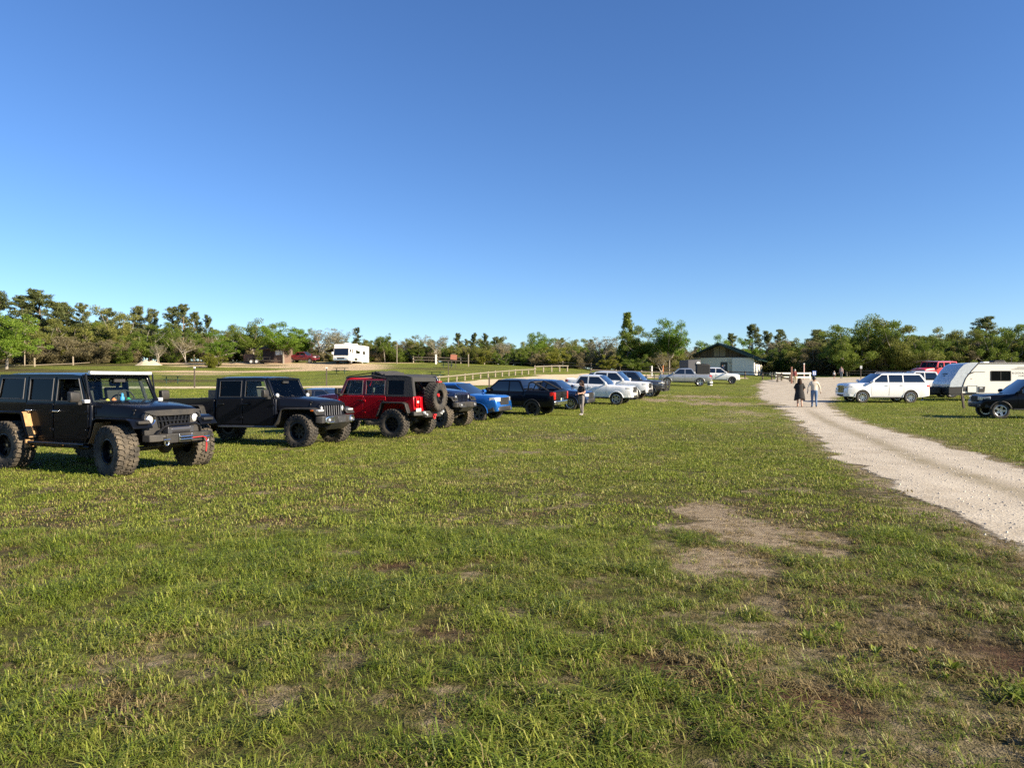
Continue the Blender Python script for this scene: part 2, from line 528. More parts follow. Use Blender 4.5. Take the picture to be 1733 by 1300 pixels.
def sheet_mesh(name, X, Y, Z, attrs):
    ny, nx = X.shape
    vs = np.stack([X, Y, Z], -1).reshape(-1, 3)
    i = np.arange(ny * nx).reshape(ny, nx)
    fs = np.stack([i[:-1, :-1], i[:-1, 1:], i[1:, 1:], i[1:, :-1]], -1).reshape(-1, 4)
    me = bpy.data.meshes.new(name)
    me.vertices.add(len(vs)); me.vertices.foreach_set('co', vs.ravel().astype(np.float32))
    me.loops.add(fs.size); me.loops.foreach_set('vertex_index', fs.ravel().astype(np.int32))
    me.polygons.add(len(fs)); me.polygons.foreach_set('loop_start', (np.arange(len(fs)) * 4).astype(np.int32))
    me.polygons.foreach_set('loop_total', np.full(len(fs), 4, np.int32))
    me.polygons.foreach_set('use_smooth', np.ones(len(fs), bool))
    me.update(calc_edges=True); me.validate()
    for k, a in attrs.items():
        q = me.attributes.new(k, 'FLOAT', 'POINT'); q.data.foreach_set('value', a.ravel().astype(np.float32))
    return me

ys = np.concatenate([-np.geomspace(2500, 12, 16), np.arange(-9, 2, 1.0), np.arange(2, 12, 0.12), np.arange(12, 40, 0.33), np.arange(40, 170, 1.2), np.geomspace(172, 4000, 18)])
ss = np.linspace(-1, 1, 321); ss = np.sign(ss) * (0.55 * np.abs(ss) + 0.45 * np.abs(ss) ** 4)
Yg = np.repeat(ys[:, None], len(ss), 1)
Xg = ss[None, :] * (46 + 1.25 * np.abs(Yg))
Zg = terr_np(Xg, Yg)
gm = sheet_mesh('ground', Xg, Yg, Zg, dict(
    scar=scar_mask(Xg, Yg), bare=bare_mask(Xg, Yg), sand=hill_sand(Xg, Yg),
    shaded_thatch=0.78 - 0.68 * sstep(10, 34, Yg) + 0.22 * dry_mask(Xg, Yg) + 0.65 * sstep(55, 80, Yg) * sstep(0.42, 0.6, fbm(Xg * 0.05, Yg * 0.22, 95, 4)) * (1 - sstep(-0.25, 0.05, Xg / np.maximum(Yg, 1)))))
tag(link_mesh('ground', gm, ground_material()), 'wide green field of patchy short turf with bare spots', 'field', kind='structure')

# ------------------------------------------------------------------ gravel road and sandy track, sheets above the turf with worn edges
def worn_material(name, stops, stops2, rut=0.0, edge='edge'):
    m, n, l, b = new_mat(name)
    ge = n.new('ShaderNodeNewGeometry'); pos = ge.outputs['Position']
    g1 = noise_node(n, l, pos, 1.1, 8, 0.7); g2 = noise_node(n, l, pos, 14.0, 5, 0.7); g3 = noise_node(n, l, pos, 55.0, 3, 0.6)
    vo = n.new('ShaderNodeTexVoronoi'); vo.inputs['Scale'].default_value = 26; l.new(pos, vo.inputs['Vector'])
    base = ramp_nodes(n, l, g1, stops)
    stone = ramp_nodes(n, l, vo.outputs['Color'], stops2)
    f = n.new('ShaderNodeMapRange'); f.inputs['From Min'].default_value = 0.42; f.inputs['From Max'].default_value = 0.62; l.new(g2, f.inputs['Value'])
    col = mixc(n, l, mathn(n, l, 'MULTIPLY', f.outputs[0], 0.60), base, stone)
    col = mixc(n, l, mathn(n, l, 'MULTIPLY', attr(n, 'lane'), 0.55), col, (0.48, 0.43, 0.345))
    # thin turf and leaf litter down the middle of the road
    tf = mathn(n, l, 'MULTIPLY_ADD', g1, 1.2, attr(n, 'middle')); tf = mathn(n, l, 'SUBTRACT', tf, 0.98)
    tr = n.new('ShaderNodeMapRange'); tr.inputs['From Min'].default_value = 0.0; tr.inputs['From Max'].default_value = 0.35; tr.inputs['To Max'].default_value = 0.75; l.new(tf, tr.inputs['Value'])
    col = mixc(n, l, tr.outputs[0], col, (0.17, 0.14, 0.075))
    l.new(col, b.inputs['Base Color']); b.inputs['Roughness'].default_value = 0.95; b.inputs['Specular IOR Level'].default_value = 0.15
    bp = n.new('ShaderNodeBump'); bp.inputs['Strength'].default_value = 0.4; bp.inputs['Distance'].default_value = 0.02
    h = mathn(n, l, 'ADD', mathn(n, l, 'MULTIPLY', vo.outputs['Distance'], 0.9), g3); l.new(h, bp.inputs['Height']); l.new(bp.outputs[0], b.inputs['Normal'])
    ef = mathn(n, l, 'MULTIPLY_ADD', g2, 0.55, mathn(n, l, 'MULTIPLY_ADD', g1, 0.35, attr(n, edge)))
    er = n.new('ShaderNodeMapRange'); er.inputs['From Min'].default_value = 0.62; er.inputs['From Max'].default_value = 0.82; l.new(ef, er.inputs['Value'])
    l.new(er.outputs[0], b.inputs['Alpha'])
    return m

def ribbon(name, pl, extra, mask, mat, lift, label, step):
    P = np.array(pl); seg = np.hypot(np.diff(P[:, 0]), np.diff(P[:, 1])); s = np.concatenate([[0], np.cumsum(seg)])
    t = [];  k = 0.0
    while k < s[-1]:
        t.append(k); yk = np.interp(k, s, P[:, 1]); k += step * (0.35 + max(0, yk) / 40)
    t = np.array(t)
    cx = np.interp(t, s, P[:, 0]); cy = np.interp(t, s, P[:, 1]); w = np.interp(t, s, P[:, 2]) + extra
    for _ in range(3):
        cx[1:-1] = (cx[:-2] + 2 * cx[1:-1] + cx[2:]) / 4; cy[1:-1] = (cy[:-2] + 2 * cy[1:-1] + cy[2:]) / 4
    tx = np.gradient(cx); ty = np.gradient(cy); L = np.hypot(tx, ty); nx, ny = ty / L, -tx / L
    v = np.linspace(-1, 1, 33)
    X = cx[:, None] + nx[:, None] * w[:, None] * v; Y = cy[:, None] + ny[:, None] * w[:, None] * v
    Z = terr_np(X, Y) + lift
    d = mask(X, Y)
    edge = 1 - sstep(-0.55, 0.35, d) if name == 'gravel_road' else 1 - sstep(-1.0, 1.2, d)
    edge = edge * (1 - sstep(0.9, 1.0, np.abs(v))[None, :])
    mid = np.exp(-(v[None, :] / 0.16) ** 2) * (1 - sstep(34, 48, Y)) * 0.64 if name == 'gravel_road' else np.zeros_like(X)
    lane = np.exp(-((np.abs(v)[None, :] * w[:, None] - .80) / .30) ** 2) * (1 - sstep(40, 55, Y)) * sstep(.25, .6, fbm(X * .7, Y * .7, 91, 3)) if name == 'gravel_road' else np.zeros_like(X)
    me = sheet_mesh(name, X, Y, Z, dict(edge=edge, middle=mid, lane=lane))
    return tag(link_mesh(name, me, mat), label, name.split('_')[-1], kind='structure')

ribbon('gravel_road', ROAD, 1.6, road_mask, worn_material('gravel', [(0.28, (0.26, 0.215, 0.155)), (0.5, (0.385, 0.335, 0.255)), (0.72, (0.48, 0.43, 0.345))],
       [(0.2, (0.26, 0.235, 0.19)), (0.5, (0.39, 0.355, 0.29)), (0.9, (0.52, 0.485, 0.42))]), 0.014, 'pale rutted gravel road widening into a gravel lot', 0.35)
ribbon('sand_track', TRACK, 3.0, track_mask, worn_material('track_sand', [(0.3, (0.42, 0.33, 0.20)), (0.7, (0.66, 0.55, 0.38))],
       [(0.2, (0.40, 0.32, 0.21)), (0.9, (0.60, 0.50, 0.35))]), 0.02, 'pale sandy track curving behind the parked trucks', 1.2)

# ------------------------------------------------------------------ grass blades (stuff)
def blade_clump(seed, n, rad, h0, h1, w, lean, segs=2):
    r = random.Random(seed); vs = []; fs = []; tint = []
    for _ in range(n):
        a = r.uniform(0, 6.283); q = rad * math.sqrt(r.random()); bx, by = q * math.cos(a), q * math.sin(a)
        g = r.uniform(0, 6.283); h = r.uniform(h0, h1); k = h * r.uniform(0.2, 1.0) * lean
        dx, dy = math.cos(g) * k, math.sin(g) * k
        wd = w * r.uniform(0.7, 1.3); sx, sy = -math.sin(g) * wd / 2, math.cos(g) * wd / 2
        o = len(vs); t = r.random()
        if segs == 2:
            m = 0.55
            vs += [(bx - sx, by - sy, -0.01), (bx + sx, by + sy, -0.01), (bx + dx * 0.32 + sx * .85, by + dy * 0.32 + sy * .85, h * m), (bx + dx * 0.32 - sx * .85, by + dy * 0.32 - sy * .85, h * m), (bx + dx, by + dy, h * max(0.25, 0.98 - 0.34 * lean * r.uniform(.4, 1.2)))]
            fs += [(o, o + 1, o + 2, o + 3), (o + 3, o + 2, o + 4)]; tint += [t] * 5
        else:
            vs += [(bx - sx, by - sy, -0.01), (bx + sx, by + sy, -0.01), (bx + dx, by + dy, h)]
            fs += [(o, o + 1, o + 2)]; tint += [t] * 3
    me = bpy.data.meshes.new('grass_clump'); me.from_pydata(vs, [], fs)
    q = me.attributes.new('tint', 'FLOAT', 'POINT'); q.data.foreach_set('value', tint)
    return me

G_LUSH = leaf_mat('grass_lush', [(0.068, 0.112, 0.014), (0.138, 0.190, 0.022), (0.235, 0.275, 0.038), (0.380, 0.375, 0.095)], 0.36, 0.5, 0.8)
G_MID = leaf_mat('grass_mid', [(0.068, 0.105, 0.014), (0.135, 0.175, 0.024), (0.230, 0.252, 0.044), (0.380, 0.355, 0.110)], 0.33, 0.42, 0.8)
G_DRY = leaf_mat('grass_dry', [(0.095, 0.080, 0.028), (0.165, 0.130, 0.052), (0.245, 0.190, 0.085), (0.320, 0.255, 0.130)], 0.25, 0.6, 0.8)
def grass_set(prefix_seed, specs):
    out = []
    for k, mt in enumerate((G_LUSH, G_MID, G_DRY)):
        for j in range(3):
            n, rad, h0, h1, w, lean, segs = specs
            hm = (1.0, 0.8, 0.55)[k]
            me = blade_clump(prefix_seed + k * 10 + j, n, rad, h0 * hm, h1 * hm, w, lean * (1.0, 1.1, 1.5)[k], segs)
            me.materials.append(mt); out.append((me, mt))
    return out

def weed_mesh(seed):
    r = random.Random(seed); vs = []; fs = []; t = []
    for k in range(9):
        a = k * 2.4 + r.uniform(-.3, .3); L = r.uniform(.025, .055); w = L * .32; o = len(vs); z = r.uniform(.005, .03)
        c, s = math.cos(a), math.sin(a)
        for u, v, h in ((0, 0, 0), (.5, w, z), (1.0, 0, z * 1.6), (.5, -w, z)):
            vs.append((c * L * u - s * v, s * L * u + c * v, h + .02))
        fs.append((o, o + 1, o + 2, o + 3)); t += [r.random()] * 4
    me = bpy.data.meshes.new('weed'); me.from_pydata(vs, [], fs)
    q = me.attributes.new('tint', 'FLOAT', 'POINT'); q.data.foreach_set('value', t); me.materials.append(G_LUSH)
    return me

def grass_points(y0, y1, dens, margin, seed, keep_far=0.0):
    rng = np.random.default_rng(seed)
    wmax = 0.78 * y1 + margin
    n = int(dens * (y1 - y0) * 2 * wmax)
    y = rng.uniform(y0, y1, n); x = rng.uniform(-wmax, wmax, n)
    ok = np.abs(x) < 0.78 * y + margin
    x, y = x[ok], y[ok]
    rm = road_mask(x, y); tm = track_mask(x, y); bm_ = bare_mask(x, y)
    dry = dry_mask(x, y); lush = fbm(x * 0.7, y * 0.7, 61, 3); pat = fbm(x * 2.6, y * 2.6, 63, 3)
    q = rng.random(len(x))
    keep = (rm > 0.05 + 0.25 * (q - .5)) & (tm > 0.2) & (q > np.maximum(bm_ * 0.80, scar_mask(x, y) * 0.78)) & (pat + 0.25 * rng.random(len(x)) > 0.40 - 0.08 * sstep(5, 10, y))
    x, y, bm_, dry, lush, pat, rm = (a[keep] for a in (x, y, bm_, dry, lush, pat, rm))
    n = len(x); q = rng.random(n)
    d = 0.6 * scar_mask(x, y) + dry * (0.34 - 0.24 * sstep(7, 18, y)) + bm_ * 0.75 + (1 - sstep(0, 0.6, rm)) * 0.2 + 0.10 + 0.25 * np.exp(-((x - 2.2) / 1.6) ** 2 - ((y - 4) / 1.8) ** 2)
    l = (0.15 + sstep(0.36, 0.58, lush) * 0.75) * (0.65 + 0.35 * sstep(5, 10, y))
    kind = np.where(q < d, 2, np.where(rng.random(n) < l, 0, 1))
    idx = kind * 3 + rng.integers(0, 3, n)
    z = terr_np(x, y)
    rot = np.stack([rng.normal(0, 0.10, n), rng.normal(0, 0.10, n), rng.uniform(0, 6.283, n)], 1)
    tuft = fbm(x * 4.2, y * 4.2, 67, 3)
    scl = rng.uniform(0.65, 1.2, n) * (0.48 + 2.1 * np.clip(tuft - 0.30, 0, 0.42)) * (0.85 + 0.4 * np.clip(pat - 0.35, 0, 0.5)) * (1 - 0.40 * bm_)
    return np.stack([x, y, z], 1), rot, scl, idx

def grass_layer(y0, y1, dens, margin, seed, specs, label):
    p, r_, s_, i_ = grass_points(y0, y1, dens, margin, seed)
    src_ = grass_set(seed * 100, specs)
    if seed < 3:            # a few seed stalks and broad-leaved weeds among the blades
        st_ = blade_clump(901, 5, 0.10, 0.14, 0.24, 0.004, 0.5, 2); st_.materials.append(G_DRY)
        st2 = blade_clump(902, 4, 0.08, 0.12, 0.20, 0.004, 0.6, 2); st2.materials.append(G_MID)
        src_ += [(st_, None), (st2, None), (weed_mesh(5), None), (weed_mesh(6), None)]
        rg_ = np.random.default_rng(seed + 40); q_ = rg_.random(len(p)); wd = fbm(p[:, 0] * .5, p[:, 1] * .5, 81, 3)
        i_ = np.where(q_ < .004, 9, np.where(q_ < .016, 10, np.where((q_ < .05) & (wd > .5), 11 + rg_.integers(0, 2, len(p)), i_)))
    o = scatter('grass', p, r_, s_, i_, src_)
    tag(o, label, 'grass', kind='stuff')
    return len(p)

ng1 = grass_layer(1.6, 8.0, 345, 1.2, 1, (17, 0.085, 0.040, 0.135, 0.0056, 1.9, 2), 'short tangled green grass close to the camera')
ng2 = grass_layer(8.0, 20.0, 85, 1.5, 2, (30, 0.19, 0.025, 0.075, 0.0090, 1.8, 2), 'short green grass in the middle of the field')
ng3 = grass_layer(20.0, 62.0, 10, 3.0, 3, (46, 0.50, 0.02, 0.065, 0.020, 1.4, 1), 'short green grass around the parked vehicles')
print('grass clumps', ng1, ng2, ng3)

# loose stones on the road (stuff)
def stone_mesh(seed):
    r = random.Random(seed); mb = MB(); mb.ball((0, 0, 0.3), (1, r.uniform(.6, .9), r.uniform(.45, .7)), 7, 5)
    mb.v = [tuple(c * r.uniform(.82, 1.15) for c in p) for p in mb.v]
    return mb.mesh('stone', pm('stone_%d' % (seed % 3), [(0.46, 0.41, 0.33), (0.60, 0.55, 0.46), (0.36, 0.33, 0.29)][seed % 3], 0.9, nscale=3), 20)
rng = np.random.default_rng(5)
n = 14000; yy = 3 + 40 * rng.random(n) ** 1.5; cxr = np.interp(yy, [p[1] for p in ROAD], [p[0] for p in ROAD])
xx = cxr + rng.normal(0, 1.15, n) * np.where(rng.random(n) < .5, 1, .9)
sel = road_mask(xx, yy) < 0.25 * rng.random(n); edgeb = np.clip(road_mask(xx, yy) + 1.4, 0, 1.4)
sel &= rng.random(n) < 0.25 + 0.55 * edgeb
xx, yy = xx[sel], yy[sel]
n = len(xx)
tag(scatter('gravel', np.stack([xx, yy, terr_np(xx, yy) + 0.012], 1), rng.uniform(0, 6.28, (n, 3)) * [.1, .1, 1], 0.005 + 0.016 * rng.random(n) ** 3, rng.integers(0, 3, n), [(stone_mesh(i), None) for i in range(3)]),
    'loose pale stones strewn along the gravel road', 'gravel', kind='stuff')
# ------------------------------------------------------------------ vehicle materials
def paint(name, col, rough=0.28, metal=0.0, dust=0.0, coat=1.0, spec=.5):
    return pm(name, col, rough, metal, coat, spec, var=0.03, nscale=1.5, dust=dust)
BLACK_PAINT = paint('black_paint', (0.004, 0.005, 0.008), 0.25, coat=.24, spec=.08)
GREY_BLACK_PAINT = paint('anthracite_paint', (0.006, 0.007, 0.011), 0.25, 0.0, coat=.26, spec=.10)
RED_PAINT = paint('deep_red_paint', (0.40, 0.004, 0.010), 0.28, 0.1, coat=.5, spec=.3)
NAVY_PAINT = paint('navy_paint', (0.010, 0.018, 0.055), 0.25, 0.2)
BLUE_PAINT = paint('bright_blue_paint', (0.012, 0.115, 0.42), 0.25, 0.35)
WHITE_PAINT = paint('white_paint', (0.78, 0.78, 0.77), 0.30)
GREY_PAINT = paint('grey_paint', (0.085, 0.088, 0.095), 0.28, 0.45)
SILVER_PAINT = paint('silver_grey_paint', (0.36, 0.37, 0.38), 0.30, 0.45)
MAROON_PAINT = paint('maroon_paint', (0.16, 0.012, 0.018), 0.35, 0.1)
FADED_RED = paint('faded_red_paint', (0.60, 0.035, 0.035), 0.35)
PLASTIC = pm('black_plastic', (0.016, 0.016, 0.016), 0.55, bump=0.15, bscale=200, dust=0.12)
DARK = pm('dark_cavity', (0.006, 0.006, 0.006), 0.8)
UNDER = pm('underbody_steel', (0.020, 0.018, 0.016), 0.65, dust=0.25)
RUBBER = pm('tyre_rubber', (0.022, 0.021, 0.020), 0.85, bump=0.3, bscale=40, dust=0.30)
MUDRUB = pm('muddy_tyre_rubber', (0.030, 0.027, 0.023), 0.9, bump=0.3, bscale=40, dust=0.62)
BLACK_RIM = pm('black_alloy', (0.010, 0.010, 0.011), 0.35, 0.3)
ALLOY = pm('silver_alloy', (0.55, 0.56, 0.58), 0.28, 0.9)
GUNMETAL = pm('gunmetal_alloy', (0.12, 0.12, 0.13), 0.35, 0.7)
CHROME = pm('bright_metal', (0.75, 0.75, 0.76), 0.18, 1.0)
LENS = pm('lamp_lens', (0.62, 0.64, 0.66), 0.08, 0.35, 1.0)
AMBER = pm('amber_lens', (0.65, 0.14, 0.01), 0.15, 0, 1.0)
REDLENS = pm('red_lens', (0.45, 0.008, 0.008), 0.12, 0, 1.0)
REDSTRAP = pm('red_strap', (0.50, 0.012, 0.015), 0.6)
DUSTY = pm('dust_coated_plastic', (0.36, 0.21, 0.09), 0.85, nscale=14, var=0.25)
CANVAS = pm('black_canvas', (0.028, 0.028, 0.029), 0.85, bump=0.35, bscale=18)
SEAT = pm('seat_cloth', (0.035, 0.034, 0.033), 0.9)
GLASS_CLEAR = glass_mat('clear_glass', (0.88, 0.93, 0.91), 1.22)
GLASS_TINT = glass_mat('tinted_glass', (0.22, 0.23, 0.24), 1.22)
GLASS_DARK = pm('privacy_glass', (0.006, 0.007, 0.008), 0.02, 0, 1.0, spec=0.6, var=0.0, coat_rough=0.0)
GLASS_BLUE = pm('windscreen_glass', (0.010, 0.014, 0.018), 0.02, 0, 1.0, spec=0.9, var=0.0, coat_rough=0.0)
SEAL_HIGHLIGHT = pm('seal_highlight_grey', (0.055, 0.056, 0.060), 0.35, var=.05)  # seal greyed to stand for bright highlight lines along the window edges
PLATE = pm('number_plate', (0.62, 0.68, 0.58), 0.5)
WHITE_PLASTIC = pm('white_plastic', (0.80, 0.80, 0.78), 0.4)

# ------------------------------------------------------------------ wheels (axis along y, outer face towards -y)
_WH = {}
def tyre_mesh(Rt, w, rr, lugs, mat):
    key = ('t', Rt, w, rr, lugs, mat.name)
    if key in _WH: return _WH[key]
    mb = MB(); h = w / 2; sh = Rt * (0.955 if lugs else 0.985)
    prof = [(rr, -h * .80), (rr + .02, -h * .92), ((rr + Rt) / 2, -h * 1.0), (sh - .03, -h * .97), (sh, -h * .82), (sh + .004, 0), (sh, h * .82), (sh - .03, h * .97), ((rr + Rt) / 2, h), (rr + .02, h * .92), (rr, h * .80)]
    mb.lathe(prof, n=48)
    if lugs:
        n = lugs; rg = random.Random(3)
        for i in range(n):
            g = 2 * math.pi * i / n
            for (yc, yw, sk, off) in ((-h * .74, h * .50, .16, 0), (h * .74, h * .50, -.16, .5), (-h * .24, h * .40, -.22, .35), (h * .24, h * .40, .22, .85)):
                a = g + off * 2 * math.pi / n
                lw = 2 * math.pi * Rt / n * .62
                c = Vector((math.cos(a) * (Rt - .02), yc, math.sin(a) * (Rt - .02)))
                M = Matrix((( -math.sin(a), 0, math.cos(a)), (0, 1, 0), (math.cos(a), 0, math.sin(a)))) @ Matrix.Rotation(sk * 2, 3, 'Z')
                mb.box(c, (lw, yw, .045), M)
            if i % 2 == 0:
                for s in (-1, 1):
                    c = Vector((math.cos(g) * (Rt - .055), s * h * .965, math.sin(g) * (Rt - .055)))
                    M = Matrix(((-math.sin(g), 0, math.cos(g)), (0, 1, 0), (math.cos(g), 0, math.sin(g))))
                    mb.box(c, (2 * math.pi * Rt / n * .9, .022, .07), M)
    _WH[key] = mb.mesh('tyre', mat, 40)
    return _WH[key]

def rim_mesh(rr, w, style, mat):
    key = ('r', rr, w, style, mat.name)
    if key in _WH: return _WH[key]
    mb = MB(); h = w / 2
    deep = style in ('deep', 'beadlock')
    face = -h * (.30 if deep else .62)
    prof = [(rr + .004, -h * .86), (rr - .012, -h * .88), (rr - .028, -h * .78), (rr - .035, face + .01), (rr - .05, h * .5), (rr - .05, h * .8), (rr + .004, h * .82)]
    mb.lathe(prof, n=40)
    spokes = {'deep': 8, 'beadlock': 8, 'five': 5, 'six': 6, 'multi': 10, 'ten': 10}[style]
    sw = {'five': .42, 'six': .36, 'multi': .17, 'ten': .2, 'deep': .30, 'beadlock': .28}[style] * rr
    for i in range(spokes):
        a = 2 * math.pi * i / spokes
        M = Matrix(((math.cos(a), 0, -math.sin(a)), (0, 1, 0), (math.sin(a), 0, math.cos(a))))
        pts = [(rr * .12, -sw * .55), (rr * .12, sw * .55), (rr - .025, sw * .42), (rr - .025, -sw * .42)]
        vs = []
        for y in (face - .012, face + .03):
            for (u, v) in pts:
                vs.append(M @ Vector((u, y + (-.012 if u > rr * .5 else 0), v)))
        mb.add(vs, [(0, 1, 2, 3), (7, 6, 5, 4), (0, 4, 5, 1), (1, 5, 6, 2), (2, 6, 7, 3), (3, 7, 4, 0)])
    mb.lathe([(.001, face - .03), (rr * .17, face - .028), (rr * .2, face - .01), (rr * .3, face), (rr * .3, face + .03)], n=24)
    for i in range(5):
        a = 2 * math.pi * i / 5 + .3; c = (math.cos(a) * rr * .24, face - .012, math.sin(a) * rr * .24)
        mb.cyl((c[0], face + .01, c[2]), (c[0], face - .025, c[2]), .012, n=6)
    if style == 'beadlock':
        for i in range(20):
            a = 2 * math.pi * i / 20
            mb.cyl((math.cos(a) * (rr - .015), -h * .86, math.sin(a) * (rr - .015)), (math.cos(a) * (rr - .015), -h * .93, math.sin(a) * (rr - .015)), .009, n=6)
    _WH[key] = mb.mesh('rim', mat, 35)
    return _WH[key]

def disc_mesh(rr, w, style):
    key = ('d', rr, w, style)
    if key in _WH: return _WH[key]
    face = -w / 2 * (.30 if style in ('deep', 'beadlock') else .62)
    _WH[key] = MB().lathe([(.001, face + .045), (rr * .5, face + .045), (rr - .04, face + .06)], n=32).mesh('brake_disc', DARK)
    return _WH[key]

def star_mesh(r, mat):
    mb = MB(); pts = []
    for i in range(10):
        a = math.pi * i / 5 + math.pi / 2; q = r if i % 2 == 0 else r * .38
        pts.append((math.cos(a) * q, math.sin(a) * q))
    return mb.prism(pts, -.006, 0, 'y').mesh('centre_star', mat, 0)

def wheel(parent, c, side, Rt, w, rr, style, rim_mat, lugs=0, tmat=None, steer=0.0, star=None):
    """side -1: outer face towards -y, +1: towards +y"""
    e = empty('wheel', c, parent)
    e.rotation_euler = (0, 0, (math.pi if side > 0 else 0) + steer)
    link_mesh('tyre', tyre_mesh(Rt, w, rr, lugs, tmat or RUBBER), None, e)
    link_mesh('rim', rim_mesh(rr, w, style, rim_mat), None, e)
    link_mesh('brake_disc', disc_mesh(rr, w, style), None, e)
    if star:
        s = link_mesh('centre_star', star_mesh(.045, star), None, e); s.location = (0, -w / 2 * .30 - .035, 0)
    return e

# ------------------------------------------------------------------ placing a vehicle on the sloping ground
def place(o, x, y, heading, dz=0.0):
    """origin at mid wheelbase; heading = (fx, fy)"""
    f = Vector((heading[0], heading[1], 0)).normalized(); n = Vector((-f.y, f.x, 0))
    zf = terr(x + f.x * 1.4, y + f.y * 1.4); zb = terr(x - f.x * 1.4, y - f.y * 1.4)
    zl = terr(x + n.x * .8, y + n.y * .8); zr = terr(x - n.x * .8, y - n.y * .8)
    X = (f * 2.8 + Vector((0, 0, zf - zb))).normalized(); Yv = (n * 1.6 + Vector((0, 0, zl - zr))).normalized()
    Z = X.cross(Yv).normalized(); Yv = Z.cross(X)
    M = Matrix((X, Yv, Z)).transposed()
    o.location = (x, y, (zf + zb + zl + zr) / 4 + dz - 0.012)
    o.rotation_euler = M.to_euler()
    return o

def from_near_front(x, y, f, wb, t):
    """vehicle whose right front tyre stands at (x, y) and which faces f"""
    f = Vector(f).normalized(); n = Vector((-f.y, f.x))
    c = Vector((x, y)) - f * wb / 2 + n * t
    return c.x, c.y
def from_near_rear(x, y, f, wb, t):
    """vehicle whose left rear tyre stands at (x, y)"""
    f = Vector(f).normalized(); n = Vector((-f.y, f.x))
    c = Vector((x, y)) + f * wb / 2 - n * t
    return c.x, c.y

